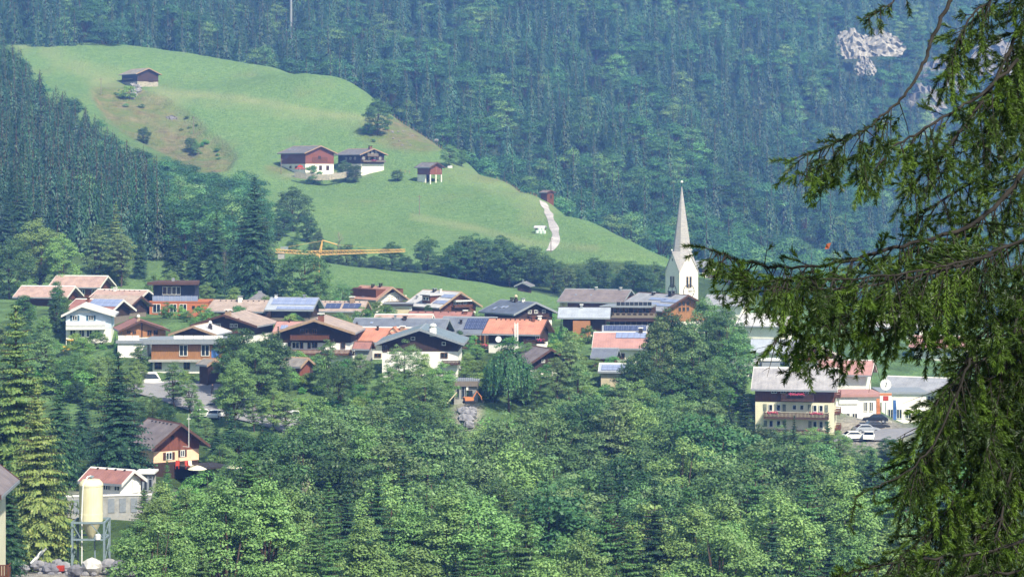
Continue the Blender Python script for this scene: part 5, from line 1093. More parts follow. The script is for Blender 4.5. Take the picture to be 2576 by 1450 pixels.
fence('pasture fence of thin posts along the meadow crest above the lone big tree', [(985, 290), (1020, 315), (1060, 341), (1100, 367), (1150, 395), (1185, 414)]); fence('pasture fence of thin posts along the crest running down to the pale track', [(1200, 425), (1250, 453), (1300, 478), (1350, 497), (1366, 503)], 3.6)
fence('short garden fence between the hill farmhouse and the stilt barn', [(1008, 434), (1030, 436), (1046, 438)], 2)
# ------------------------------------------------------------------ trees: unit height, trunk + crown meshes
def unit(v): return v/np.maximum(np.linalg.norm(v, axis=-1, keepdims=True), 1e-9)
def leaf_mesh(name, C, Nn, size, mats, rg, aspect=.62, tint=None, mi=None, T=None):
    """rhombic leaf clumps at C, facing Nn"""
    n = len(C)
    if T is None: T = unit(np.cross(Nn, rg.normal(size=(n, 3))))
    B = unit(np.cross(Nn, T)); s = np.asarray(size).reshape(-1, 1)*np.ones((n, 1))
    V = np.stack([C-T*s, C-B*s*aspect+T*s*.15, C+T*s, C+B*s*aspect-T*s*.15], 1).reshape(-1, 3)
    f = np.arange(4*n).reshape(n, 4)
    return np_mesh(name, V, f, mats, False, rg.random(n) if tint is None else tint, mi)
JIT = [.42]
def broad(seed, mat_, R=.33, base=.22, nb=46, nl=70, ls=.019, br=.105, top=1.0, shape='round', flat=.8):
    rg = np.random.default_rng(seed)
    # clump centres inside an egg-shaped envelope
    c = []
    while len(c) < nb:
        d = unit(rg.normal(size=3)); r = rg.uniform(.35, 1)**.5
        p = d*r; t = (p[2]+1)/2                                    # 0 foot .. 1 top of crown
        prof = {'round': 1.0, 'oval': 1.0-.25*t, 'cone': 1.12-.8*t, 'vase': .62+.45*t}[shape]
        c.append((p[0]*R*prof*rg.uniform(.85, 1.1), p[1]*R*prof*rg.uniform(.85, 1.1), base+(1-base-br*.6)*t))
    c = np.array(c); c[0] = (0, 0, 1-br*.7)
    rr = br*rg.uniform(.65, 1.25, nb)
    P_, Nn, tt = [], [], []
    for i in range(nb):
        k = int(nl*(rr[i]/br)**1.6)+8; d = unit(rg.normal(size=(k, 3))); d[:, 2] = np.where(d[:, 2] < -.12, -d[:, 2]*.7, d[:, 2])
        d = unit(d); r = rr[i]*rg.uniform(.55, 1.08, (k, 1)); p = c[i]+d*r*np.array([1.12, 1.12, flat])
        P_.append(p); Nn.append(unit(d*.75+np.array([0, 0, .55])+rg.normal(size=(k, 3))*JIT[0])); tt.append(np.clip(rg.normal(.45+.1*rg.normal(), .25, k), 0, 1))
    C = np.concatenate(P_); crown = leaf_mesh('crown', C, np.concatenate(Nn), ls*rg.uniform(.5, 1.45, len(C)), [M[mat_]], rg, tint=np.concatenate(tt))
    m = MB(); lean = rg.normal(size=2)*.015
    m.tube([(0, 0, -.06), (0, 0, 0), (lean[0], lean[1], base), (lean[0]*2, lean[1]*2, .6), (lean[0], lean[1], .86)], [.024, .019, .015, .008, .003], 7)
    for i in range(1, min(nb, 22)):
        z0 = base*.7+(c[i][2]-base*.7)*rg.uniform(.15, .5); a = Vector((lean[0]*1.3, lean[1]*1.3, z0)); b = Vector(c[i]); mid = a.lerp(b, .5)+Vector((0, 0, -.015)); m.tube([a, mid, b], [.007, .005, .002], 4)
    return m.mesh('trunk', M['bark'], True), crown
def spruce(seed, mat_, R=.2, nw=34, nbgh=9, nseg=6, droop=.55, base=.06, ls=1.0, gap=0., pw=.78, out=.35, wf=.44):
    rg = np.random.default_rng(seed); C, Nn, T, S, TT = [], [], [], [], []
    m = MB(); m.tube([(0, 0, -.05), (0, 0, .0), (0, 0, .5), (0, 0, .99)], [.018, .015, .008, .0015], 6)
    for w in range(nw):
        t = (w+rg.uniform(-.9, .9))/nw; t = min(max(t, 0), .995); z0 = base+(1-base)*t; ln = R*((1-t)**pw)*(.75+.25*min(1, t*6))+.014
        for k in range(max(4, int(nbgh*(1-.45*t)))):
            if rg.random() < gap: continue
            a = rg.uniform(0, 2*np.pi); l = ln*rg.uniform(.62, 1.15); dr = droop*rg.uniform(.7, 1.3)*(1-.75*t)
            n = max(2, int(nseg*l/R+1.5)); q = (np.arange(n)+.6)/n
            rad = np.array([np.cos(a), np.sin(a), 0]); sd = np.array([-np.sin(a), np.cos(a), 0])
            zc_ = z0+l*(.12*q-dr*q*q+.22*np.maximum(q-.75, 0)+.25*t*q)
            ctr = rad*(l*q)[:, None]+np.array([0, 0, 1])*zc_[:, None]
            wd = np.maximum(l, R*.3)*(wf*(1-q*.68))*rg.uniform(.8, 1.2, n)
            for sgn in (-1, 1):
                cc = ctr+sd*sgn*(wd*.5)[:, None]; cc[:, 2] -= wd*.18
                C.append(cc); T.append(unit(sd*sgn+rad*.75+np.array([0, 0, -.75])+rg.normal(size=(n, 3))*.22)); Nn.append(unit(np.array([0, 0, 1])+rad*out+sd*sgn*.25+rg.normal(size=(n, 3))*.26))
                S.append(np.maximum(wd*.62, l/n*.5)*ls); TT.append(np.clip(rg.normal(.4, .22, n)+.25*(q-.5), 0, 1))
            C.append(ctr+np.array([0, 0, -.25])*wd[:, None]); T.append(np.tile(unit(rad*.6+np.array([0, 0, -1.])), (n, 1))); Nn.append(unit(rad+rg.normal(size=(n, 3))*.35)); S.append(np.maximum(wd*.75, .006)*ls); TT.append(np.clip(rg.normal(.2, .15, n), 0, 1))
            if l > .06 and k % 3 == 0: m.tube([(0, 0, z0), tuple(ctr[n//2]), tuple(ctr[-1])], [.003, .002, .001], 3)
    C.append(np.array([[0, 0, .985], [0, 0, .97]])); T.append(np.array([[0, 0, 1.], [.1, .1, 1]])); Nn.append(np.array([[0, -1., .2], [1, 0, .2]])); S.append(np.array([.016, .018])); TT.append(np.array([.6, .6]))
    C, T, Nn = map(np.concatenate, (C, T, Nn)); T = unit(T-Nn*(T*Nn).sum(-1, keepdims=True))
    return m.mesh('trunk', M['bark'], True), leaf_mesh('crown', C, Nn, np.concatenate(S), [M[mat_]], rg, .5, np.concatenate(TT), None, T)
def spire(seed, mat_, R=.16, n=1250):
    """slim far-off spruce: drooping sprays on an uneven cone"""
    rg = np.random.default_rng(seed); t = 1-(1-rg.random(n))**.58; t = np.clip(t*.97, 0, .985); a = rg.uniform(0, 6.28, n)
    lobe = 1+.16*np.sin(a*3+t*15+seed)+.12*np.sin(a*5-t*26+2*seed)
    r = (R*(1-t)**.86+.008)*lobe*rg.uniform(.62, 1.08, n); rad = np.stack([np.cos(a), np.sin(a), np.zeros(n)], 1)
    C = rad*r[:, None]; C[:, 2] = .05+.95*t-.02*r/R
    T = unit(rad*.55+np.array([0, 0, -.85])+rg.normal(size=(n, 3))*.15); Nn = unit(rad*.8+np.array([0, 0, .5])+rg.normal(size=(n, 3))*.13); T = unit(T-Nn*(T*Nn).sum(-1, keepdims=True))
    S = (.011+.02*(1-t))*rg.uniform(.7, 1.25, n); m = MB(); m.tube([(0, 0, -.05), (0, 0, .4), (0, 0, .99)], [.014, .009, .003], 5)
    return m.mesh('trunk', M['bark'], True), leaf_mesh('crown', C, Nn, S, [M[mat_]], rg, .42, np.clip(rg.normal(.4, .1, n), 0, 1), None, T)
def dead(seed):
    rg = np.random.default_rng(seed); m = MB(); m.tube([(0, 0, -.05), (.01, 0, .5), (0, .01, 1)], [.014, .009, .002], 5)
    for i in range(34):
        z = rg.uniform(.3, .97); a = rg.uniform(0, 6.28); l = .22*(1.1-z)+.05; p = Vector((0, 0, z)); q = p+Vector((np.cos(a)*l*.6, np.sin(a)*l*.6, l*.55)); e = q+Vector((np.cos(a+.4)*l*.5, np.sin(a+.4)*l*.5, l*.5)); m.tube([p, q, e], [.005, .003, .001], 3); m.tube([q, q+Vector((np.cos(a-.8)*l*.4, np.sin(a-.8)*l*.4, l*.3))], [.002, .001], 3)
    return m.mesh('trunk', M['palebark'], True), None
def weep(seed, mat_):
    rg = np.random.default_rng(seed); C, T, Nn, S, TT = [], [], [], [], []; m = MB(); m.tube([(0, 0, -.05), (0, 0, .4), (.02, 0, .85)], [.022, .016, .004], 6)
    for i in range(420):
        a = rg.uniform(0, 6.28); r = .4*rg.uniform(.1, 1)**.6; z = .98-.45*(r/.4)**2*rg.uniform(.5, 1.1)-rg.uniform(0, .25)*(1-r/.4); ln = rg.uniform(.12, .42); n = 16; q = np.linspace(0, 1, n)
        cc = np.stack([np.cos(a)*(r+.03*q), np.sin(a)*(r+.03*q), np.maximum(z-ln*q**1.2, .05)], 1)+rg.normal(size=(n, 3))*.008
        C.append(cc); T.append(unit(np.tile([0, 0, -1.], (n, 1))+rg.normal(size=(n, 3))*.35)); Nn.append(unit(np.tile([np.cos(a), np.sin(a), .6], (n, 1))+rg.normal(size=(n, 3))*.4)); S.append(rg.uniform(.013, .024, n)); TT.append(np.clip(rg.normal(.4, .25, n), 0, 1))
        if i < 30: m.tube([(0, 0, .45+.3*rg.random()), (np.cos(a)*r*.6, np.sin(a)*r*.6, z+.02), tuple(cc[0])], [.007, .004, .001], 3)
    C, T, Nn = map(np.concatenate, (C, T, Nn)); T = unit(T-Nn*(T*Nn).sum(-1, keepdims=True))
    return m.mesh('trunk', M['bark'], True), leaf_mesh('crown', C, Nn, np.concatenate(S), [M[mat_]], rg, .5, np.concatenate(TT), None, T)
def sil(mats): return mats
TV = {}
def variants(key, fs): TV[key] = [f() for f in fs]
variants('B', [lambda i=i: broad(20+i, 'lf_mid', .36, .1, 125, 160, .0094, .078, shape=('round', 'oval', 'round')[i]) for i in range(3)])
variants('K', [lambda i=i: broad(30+i, 'lf_deep', .4, .05, 135, 125, .0115, .085, shape=('round', 'oval', 'round')[i]) for i in range(3)])
variants('O', [lambda i=i: broad(40+i, 'lf_olive', .28, .14, 110, 85, .0105, .066, shape='oval', flat=.62) for i in range(3)])
variants('L', [lambda i=i: broad(50+i, 'lf_light', .32, .08, 130, 150, .0086, .07, shape=('oval', 'cone', 'round')[i]) for i in range(3)])
variants('P', [lambda i=i: broad(60+i, 'lf_light', .35, .02, 165, 135, .0082, .062, shape='cone') for i in range(2)])
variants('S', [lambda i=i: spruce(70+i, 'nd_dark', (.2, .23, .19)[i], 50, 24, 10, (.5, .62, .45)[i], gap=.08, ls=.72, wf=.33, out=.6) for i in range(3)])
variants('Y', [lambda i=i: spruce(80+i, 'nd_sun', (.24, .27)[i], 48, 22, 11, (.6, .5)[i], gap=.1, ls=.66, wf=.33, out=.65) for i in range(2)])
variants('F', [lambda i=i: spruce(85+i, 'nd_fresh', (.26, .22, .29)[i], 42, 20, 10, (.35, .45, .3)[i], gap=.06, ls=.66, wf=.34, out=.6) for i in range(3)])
variants('W', [lambda: weep(90, 'lf_deep')]); variants('D', [lambda: dead(91), lambda: dead(92)])
variants('C', [lambda i=i: broad(95+i, 'lf_deep', .2, .0, 100, 90, .013, .075, shape='oval') for i in range(2)])
variants('R', [lambda i=i: broad(100+i, 'shrub', .55, -.05, 34, 110, .03, .2, shape='round') for i in range(3)])
# far-off versions, one mesh each (trunk and crown)
def fuse(name, pair):
    tr, cr = pair; vs = [np.array([v.co[:] for v in tr.vertices]), np.empty((len(cr.vertices), 3), np.float32)]; cr.vertices.foreach_get('co', vs[1].ravel() if False else (b := np.empty(len(cr.vertices)*3, np.float32))); vs[1] = b.reshape(-1, 3)
    q = [list(p.vertices) for p in tr.polygons if len(p.vertices) == 4]; q = np.array(q, int); f2 = np.arange(len(cr.vertices)).reshape(-1, 4)+len(vs[0])
    t = np.empty(len(cr.polygons), np.float32); cr.attributes['tint'].data.foreach_get('value', t)
    return np_mesh(name, np.concatenate(vs), np.concatenate([q, f2]), [tr.materials[0], cr.materials[0]], False, np.r_[np.zeros(len(q)), t], np.r_[np.zeros(len(q)), np.ones(len(f2))])
JIT[0] = .16
FAR_S = [fuse('spruce_tree', spire(200+i, 'nd_far', (.235, .275, .2, .25)[i % 4])) for i in range(4)]
FAR_B = [fuse('broadleaf_tree', broad(220+i, ('lf_far', 'lf_far', 'lf_far', 'lf_far_light')[i], .38, .1, 26, 150, .0165, .15, shape=('round', 'oval', 'round', 'oval')[i])) for i in range(4)]
NAMES = {'B': ('broadleaf_tree', 'tree'), 'K': ('broadleaf_tree', 'tree'), 'O': ('ash_tree', 'tree'), 'L': ('broadleaf_tree', 'tree'), 'P': ('broadleaf_tree', 'tree'), 'S': ('spruce_tree', 'spruce'), 'Y': ('spruce_tree', 'spruce'), 'F': ('fir_tree', 'fir'), 'W': ('weeping_tree', 'tree'), 'D': ('bare_tree', 'tree'), 'C': ('thuja_tree', 'conifer'), 'R': ('shrub', 'shrub')}
_ti = 0
def tree(kind, x, y, z, h, label, group=None, wide=1.0):
    global _ti; _ti += 1
    vs = TV[kind]; tr, cr = vs[_ti*7 % len(vs)]; nm, cat = NAMES[kind]
    e = thing(nm, label, cat, (x, y, z-.15), (_ti*2.399) % 6.28, group); e.scale = (h*wide, h*wide, h)
    obj('trunk', tr, e)
    if cr: obj('crown', cr, e)
    return e
def T_(kind, u, vt, D, label, wide=1.0, group=None, base=None):
    x = (u-CU)*D/F; z = drop(x, D) if base is None else CZ+(HV-base)*D/F; top = CZ+(HV-vt)*D/F
    return tree(kind, x, D, z, max(1.2, top-z), label, group, wide)
PLACED = []
def TH(kind, u, vt, vb, label, wide=1.0, group=None):
    p = hit(u, vb)
    if p is None: return
    return tree(kind, p.x, p.y, p.z, (vb-vt)*p.y/F, label, group, wide)
def TT_(rows):
    for r in rows: T_(*r); PLACED.append(((r[1]-CU)*r[3]/F, r[3]))
TT_([
 # behind the houses on the western side
 ('S', 640, 442, 556, 'tallest dark spruce, standing free behind the solar-panelled roof', 1.15), ('S', 437, 520, 590, 'spruce behind the dark blue modern house, third west of the tallest spruce', .9), ('S', 489, 532, 586, 'slim spruce two trees west of the tallest spruce', .8), ('S', 545, 524, 580, 'spruce touching the tallest spruce on its western side', .95), ('S', 588, 560, 600, 'half hidden spruce between two tall spruces', .8), ('S', 352, 560, 606, 'spruce with bare lower stem behind the village gable roofs', .8),
 ('S', 268, 482, 606, 'narrow spruce rising out of the olive trees above the pinkish roof', .7), ('Y', 292, 505, 596, 'thin yellowish spruce with a pale stem above the pinkish roof', .7), ('O', 242, 560, 590, 'olive green tree with bare pale stems above the pinkish roof'), ('O', 305, 570, 592, 'loose olive tree just beside the thin yellowish spruce', .9),
 ('L', 95, 545, 572, 'big rounded tree with yellowish lit crown at the forest foot', 1.1), ('L', 158, 585, 566, 'light green tree leaning over the pinkish roof', 1.0), ('S', 52, 418, 625, 'tall spruce peak above the yellowish rounded tree', .8), ('S', 18, 478, 615, 'spruce at the picture edge level with the hill forest', .9), ('K', 25, 600, 560, 'deep green tree at the picture edge behind the pinkish roofs'), ('S', 95, 500, 640, 'dark spruce showing just over the yellowish rounded tree', .8),
 ('K', 764, 624, 540, 'dense deep green tree in front of the crane counter jib', 1.12), ('B', 800, 668, 536, 'leafy tree hiding the foot of the crane mast', 1.1), ('K', 700, 690, 546, 'dark leafy tree squeezed between tallest spruce and crane', .9), ('L', 388, 682, 540, 'pale willow-like tree directly behind the dark blue modern house', 1.0), ('L', 428, 676, 542, 'pale airy tree over the flat brown roof', 1.0), ('L', 470, 700, 538, 'small pale tree east of the flat brown roof', 1.1), ('L', 520, 706, 540, 'pale bushy tree over the orange side wall', 1.2), ('L', 590, 718, 536, 'low pale tree at the foot of the tallest spruce', 1.2), ('L', 720, 735, 532, 'low pale tree above the solar-panelled roof', 1.3), ('L', 762, 732, 533, 'low pale tree at the east end of the solar-panelled roof', 1.2),
 ('B', 858, 705, 540, 'bushy tree on the lower meadow edge beside the red-brown chalet', 1.0), ('O', 928, 764, 512, 'spreading bush-like tree in front of the red-brown roof', 1.5), ('B', 968, 772, 508, 'leafy tree beside the beige garage door', 1.2),
 # hillside and meadow
 ('K', 738, 468, 790, 'big dark tree on the lower hillside, above the crane counter jib', 1.05), ('K', 712, 520, 772, 'rounded dark tree leaning on the big dark hillside tree', 1.0), ('K', 772, 535, 768, 'dark tree below the big dark hillside tree, on its meadow side', .9), ('B', 790, 600, 742, 'grey-green tree just over the crane apex', 1.0), ('K', 828, 615, 735, 'low tree beside the bare grey dead tree', 1.2), ('F', 805, 570, 748, 'pointed blue-green fir under the big dark hillside tree', .9), ('K', 735, 600, 742, 'bushy tree right above the crane counter jib', 1.2), ('F', 748, 560, 765, 'small blue-green fir below the big dark hillside tree', .9), ('K', 700, 575, 762, 'round tree below the big dark hillside tree', 1.1), ('K', 800, 580, 755, 'grey-green tree east of the big dark hillside tree', .8),
 ('K', 1000, 424, 905, 'dark bush between farmhouse and stilt barn', 1.4), ('K', 893, 410, 905, 'dark tree before the farmhouse corner', 1.0), ('K', 868, 402, 908, 'bushy tree between the big farm barn and the farmhouse', 1.0), ('R', 788, 415, 905, 'shrub against the white wall of the big farm barn', .9), 
 ('D', 852, 582, 725, 'bare grey dead tree sticking up behind the crane jib', 1.0), ('D', 478, 470, 840, 'cluster of pale bare stems in the hillside forest', .8), ('D', 762, 1200, 262, 'pale dead birch stem among the bright green trees', .5), ('D', 565, 630, 570, 'bare pale stem in front of the spruces behind the tan roof', .4)])
TH('K', 950, 246, 340, 'lone big dense tree on the upper meadow', .95); TH('R', 926, 308, 338, 'pale bush at the foot of the lone big meadow tree', .9); TH('B', 1130, 362, 420, 'round tree beside the white tank trailer at the crest', 1.15); TH('B', 1160, 370, 418, 'round tree at the crest just past its twin by the tank trailer', 1.0); TH('R', 322, 214, 248, 'dark bush growing beside the white rock spill', 1.2); TH('K', 480, 342, 382, 'small dark tree at the lower edge of the brown bank', 1.0); TH('K', 362, 318, 362, 'dark tree where the forest meets the brown bank', 1.0); TH('L', 492, 350, 390, 'pale small tree at the lower edge of the brown bank', 1.1)
for i, (u, v) in enumerate(((830, 640), (872, 612), (905, 622), (940, 640), (985, 606), (1022, 640), (1075, 592), (1108, 640), (1050, 655), (960, 655), (890, 655), (1130, 660))):
    T_('K', u, v, 718+(i*5 % 16), 'dark leafy tree of the row along the top edge of the lower meadow', 1.0+.25*(i % 2), 'tree row above the lower meadow'); PLACED.append(((u-CU)*720/F, 720))
for i, (u, v) in enumerate(((1150, 606), (1172, 592), (1196, 584), (1225, 596), (1258, 590), (1282, 604), (1312, 612), (1340, 618), (1368, 632), (1392, 648), (1210, 640), (1270, 650), (1330, 665), (1165, 655))):
    T_('K', u, v, 706+(i*5 % 22), 'dark leafy tree in the dense clump between the track and the lower meadow', 1.05, 'tree clump below the pale track')
for i, (u, v) in enumerate(((1425, 660), (1455, 668), (1500, 646), (1528, 672), (1560, 665), (1592, 654), (1622, 662), (1648, 656), (1668, 690), (1480, 690), (1545, 690), (1610, 695), (1440, 700), (1660, 720))):
    T_('K' if i % 4 else 'O', u, v, 690+(i*7 % 30), 'leafy tree of the dark group behind the long barn and the church', 1.05, 'tree group beside the church')
TT_([
 # in the village
 ('K', 600, 822, 398, 'deep green round tree in front of the black-brown chalet', 1.05), ('K', 672, 832, 392, 'big deep green tree left of the large balconied chalet', 1.15), ('B', 640, 860, 388, 'mid green tree between two deep green trees near the balconies', 1.0), ('L', 592, 895, 374, 'light green tree rising over the car park road', .95), ('S', 700, 818, 410, 'small dark conifer peeking over the big deep green tree', .9), ('O', 822, 848, 396, 'brownish half bare tree in front of the carved balconies', .9), ('K', 850, 905, 388, 'dark small tree at the corner of the large balconied chalet', .9), ('C', 1155, 828, 424, 'slim dark thuja between the steel roof and the solar array', .9), ('C', 1078, 764, 510, 'rounded dark conifer before the pale grey roof chalet', 1.4), ('C', 143, 705, 500, 'pointed dark conifer between two pinkish roofs', 1.1), ('C', 140, 742, 468, 'columnar dark conifer touching the blue-shuttered house', 1.0), ('C', 165, 745, 462, 'second columnar conifer close to the blue-white wall', .7), ('L', 110, 790, 455, 'bright yellow-green tree beside the columnar conifer', .9), ('C', 60, 740, 470, 'dark conifer mass under the low pinkish roof', 1.6), ('L', 75, 700, 540, 'bright green tree at the end of the low pinkish roof', 1.3),
 ('B', 380, 985, 380, 'leafy tree between the dark spruces and the car park, nearest the road', 1.2), ('K', 338, 1000, 374, 'dark leafy tree behind the big dark spruce top', 1.2), ('L', 300, 985, 384, 'light leafy tree above the big dark spruce', 1.1), ('B', 245, 960, 388, 'leafy tree just west of the big dark spruce tip', 1.2), ('K', 195, 950, 392, 'deep green tree above the slim dark spruce', 1.2), ('O', 520, 1045, 362, 'airy tree right behind the pizzeria ridge', 1.1), ('B', 470, 1048, 356, 'leafy tree behind the pizzeria antenna pole', 1.3), ('K', 602, 1072, 346, 'deep green tree east of the pizzeria terrace', 1.2), ('L', 560, 1112, 338, 'light green tree next to the pizzeria terrace', 1.2), ('B', 1645, 880, 404, 'full green tree beside the solar annex', 1.1), ('K', 1705, 900, 398, 'deep green tree below the twisted olive tree', 1.1), ('O', 1560, 945, 388, 'airy tree under the solar annex roof', 1.2), ('B', 1775, 880, 400, 'full green tree below the church-side trees', 1.1), ('K', 1240, 930, 392, 'deep green bush-like tree at the foot of the weeping tree', 1.2), ('B', 1350, 925, 392, 'leafy tree east of the weeping tree', 1.2), ('L', 545, 785, 470, 'light bushy tree over the black-brown chalet ridge', 1.4), ('B', 470, 778, 482, 'leafy bush-like tree in the lawn of the modern house', 1.5), ('K', 745, 790, 470, 'dark bushy tree above the carved balcony chalet ridge', 1.5), ('L', 720, 795, 466, 'light bushy tree beside the solar roof eaves', 1.4), ('B', 852, 782, 470, 'leafy bush-like tree before the two dark flat panels', 1.5),
 ('L', 2108, 1078, 372, 'light green tree in front of the hotel forecourt', 1.5), ('B', 2172, 1108, 360, 'leafy tree below the white parked cars', 1.3), ('K', 2236, 1094, 366, 'deep green tree below the silver estate car', 1.4), ('L', 2048, 1070, 372, 'light green tree at the foot of the hotel balconies', 1.7), ('B', 1960, 1066, 374, 'leafy tree under the lowest hotel balcony', 1.7), ('K', 1912, 1062, 372, 'deep green tree at the hotel corner below the balconies', 1.5), ('O', 572, 962, 379, 'airy tree between the walking person and the parked cars', 1.0), ('O', 722, 982, 372, 'airy tree half hiding the white van', 1.0), ('L', 500, 1000, 374, 'light green tree in front of the grey road', 1.1),
 ('F', 362, 1222, 272, 'young fir beside the silo at the edge of the lower wood', 1.1), ('P', 405, 1206, 268, 'bright pyramidal tree below the pizzeria, first of the lower wood', 1.0), ('P', 470, 1218, 262, 'bright pyramidal tree below the pizzeria terrace', 1.0), ('L', 350, 1300, 246, 'light green bush-like tree beside the silo frame', 1.2),
 ('S', 298, 880, 319, 'big dark spruce beside the pizzeria roof', 1.45), ('S', 150, 930, 306, 'dark spruce between the big dark spruce and the yellow-green one', .95), ('Y', 40, 760, 262, 'huge yellow-green spruce at the picture edge', 1.1), ('Y', 95, 960, 250, 'yellow-green spruce beside the huge one', .9), ('S', 208, 960, 338, 'slim dark spruce half behind the big dark spruce', .9), ('S', 140, 1130, 262, 'dark spruce behind the yellow silo', 1.0), ('S', 20, 1150, 236, 'dark spruce behind the cream house at the picture edge', .9), ('F', 420, 1142, 304, 'small dark fir before the peach pizzeria wall', .75), ('S', 290, 835, 432, 'thin dark spruce in front of the white railed flat wing', .7), ('O', 350, 860, 412, 'airy tree before the flat grey roof edge', 1.1), ('L', 300, 905, 400, 'bright bushy tree above the camper van', 1.1), ('O', 440, 905, 392, 'thin airy tree between camper van and walking person', 1.1), ('O', 480, 950, 388, 'thin airy tree beside the walking person', 1.0), ('K', 420, 1010, 370, 'dark leafy tree just above the pizzeria roof', 1.0), ('O', 640, 985, 372, 'airy tree on the car park edge', .9), ('S', 580, 1020, 350, 'fresh spruce below the white parked cars', 1.4), ('S', 545, 1060, 345, 'dark conifer beside the pizzeria gable', 1.4), ('L', 690, 970, 372, 'leafy tree between the parked cars and the white van', .9), ('S', 660, 1050, 335, 'dark spruce below the white van', 1.0),
 ('B', 905, 885, 402, 'mid green bush-like tree left of the steel roof', 1.2), ('L', 980, 920, 396, 'bright green tree in front of the steel roof chalet', 1.2), ('B', 1020, 850, 400, 'airy tree covering the white wall of the steel roof chalet', .9), ('L', 1070, 885, 392, 'light green tree before the black-brown gable', 1.0), ('L', 1110, 905, 390, 'light green rounded tree at the corner of the white curved wall', 1.0), ('B', 1065, 930, 380, 'full green tree below the steel roof chalet', 1.2), ('L', 985, 955, 376, 'bright light green tree above the wood edge', 1.2), ('L', 1200, 862, 428, 'round clipped light green tree beside the timbered balcony', 1.6), ('L', 1178, 885, 420, 'small round light green tree below the dark thuja', 1.6), ('W', 1280, 868, 386, 'weeping tree with hanging branches in the middle of the village', .95), ('L', 1330, 858, 420, 'bright bush-like tree under the white roof ladder', 1.5), ('O', 1432, 826, 398, 'loose birch-like tree before the orange timber front', .8), ('O', 1400, 880, 396, 'airy tree hiding the small black chalet', .8), ('O', 1460, 900, 390, 'airy tree beside the slate-blue annex roof', .85), ('S', 1412, 800, 470, 'dark conifer between dark metal roof and pale blue roof', .9), ('K', 1680, 768, 410, 'deep green tree in front of the balconied hotel wing', .85), ('O', 1655, 790, 398, 'twisted olive tree before the hotel balconies', .7), ('K', 1612, 880, 394, 'blue-green bushy conifer beside the solar annex', .9), ('B', 1775, 742, 420, 'large green tree right in front of the church tower foot', .85), ('B', 1825, 770, 415, 'large green tree between church tower and spruce branch', .9), ('O', 1735, 800, 400, 'loose green tree over the salmon roof end', .9), ('B', 1850, 830, 408, 'green tree left of the pale hotel roof', .95), ('S', 1872, 950, 372, 'dark conifer at the corner of the yellow hotel', .95), ('S', 1835, 985, 366, 'dark conifer west of the yellow hotel corner', .95), ('S', 1998, 1040, 356, 'thin spruce in front of the hotel balconies', .6), ('S', 1975, 1048, 352, 'second thin spruce in front of the hotel balconies', .6), ('S', 2082, 1052, 330, 'tall grey-green spruce below the hotel corner', .95), ('S', 2000, 1270, 250, 'dark spruce in the lower wood beneath the yellow hotel', 1.1), ('S', 2090, 1310, 240, 'dark spruce in the lower wood nearest the overhanging branch', 1.1), ('K', 2150, 1072, 396, 'small round bush-like tree by the white parked cars', 1.3), ('L', 2190, 1130, 330, 'light green tree under the overhanging spruce branch', .9), ('L', 1610, 950, 388, 'yellowish bush-like tree below the solar annex', 1.0)])
# the wood below the village, in rows; each tree placed on the ground with its own height
def vlim(u): return float(np.interp(u, [300, 345, 400, 520, 600, 690, 760, 800, 900, 1000, 1130, 1150, 1205, 1215, 1300, 1400, 1500, 1700, 1800, 1880, 1960, 2070, 2100, 2200, 2600], [1330, 1290, 1225, 1215, 1130, 1075, 1062, 990, 985, 995, 1010, 1082, 1085, 1010, 1005, 985, 965, 960, 985, 1060, 1085, 1080, 1130, 1120, 1080]))
rw = random.Random(5); WOODG = 'wood below the village'
LABW = {'O': 'ash-like tree with loose grey-green foliage in the dense wood below the village', 'B': 'mid green leafy tree in the dense wood below the village', 'K': 'deep green leafy tree in the dense wood below the village', 'L': 'light green tree in the dense wood below the village', 'P': 'bright yellow-green pyramidal tree in the lower wood', 'F': 'fresh green young fir in the lower wood', 'S': 'dark spruce in the lower wood below the village', 'Y': 'yellow-green spruce in the lower wood'}
for D, step, kinds, (h0, h1), ua, ub in ((372, 62, 'OBOKB', (12, 15), 770, 1960), (352, 66, 'OOBKOL', (14, 18), 560, 2060), (330, 72, 'OOBKO', (15, 19), 600, 2120), (308, 80, 'OBKOL', (15, 19), 690, 2150), (286, 88, 'BKOSBK', (15, 18), 400, 2250), (264, 96, 'PFKPSLF', (14, 18), 340, 2300), (244, 104, 'PLFPFSP', (13, 17), 380, 2350), (226, 112, 'PFPLSFP', (12, 16), 340, 2400), (210, 120, 'PLFPLF', (10, 14), 360, 2420)):
    u = ua+rw.uniform(0, step); k = rw.randrange(9)
    while u < ub:
        Dd = D+rw.uniform(-9, 9); x = (u-CU)*Dd/F; z = drop(x, Dd); h = rw.uniform(h0, h1); kd = kinds[k % len(kinds)]; k += 1
        if kd in 'SFY': h *= 1.12
        lim = CZ+(HV-vlim(u)-rw.uniform(0, 35))*Dd/F
        h = min(h, lim-z)
        if u < 480 and Dd > 258: u += step; continue
        if h > 4.5: tree(kd, x, Dd, z, h, LABW[kd], WOODG, rw.uniform(.92, 1.2)*(1.0 if h > 10 else 1.25))
        u += step*rw.uniform(.8, 1.2)
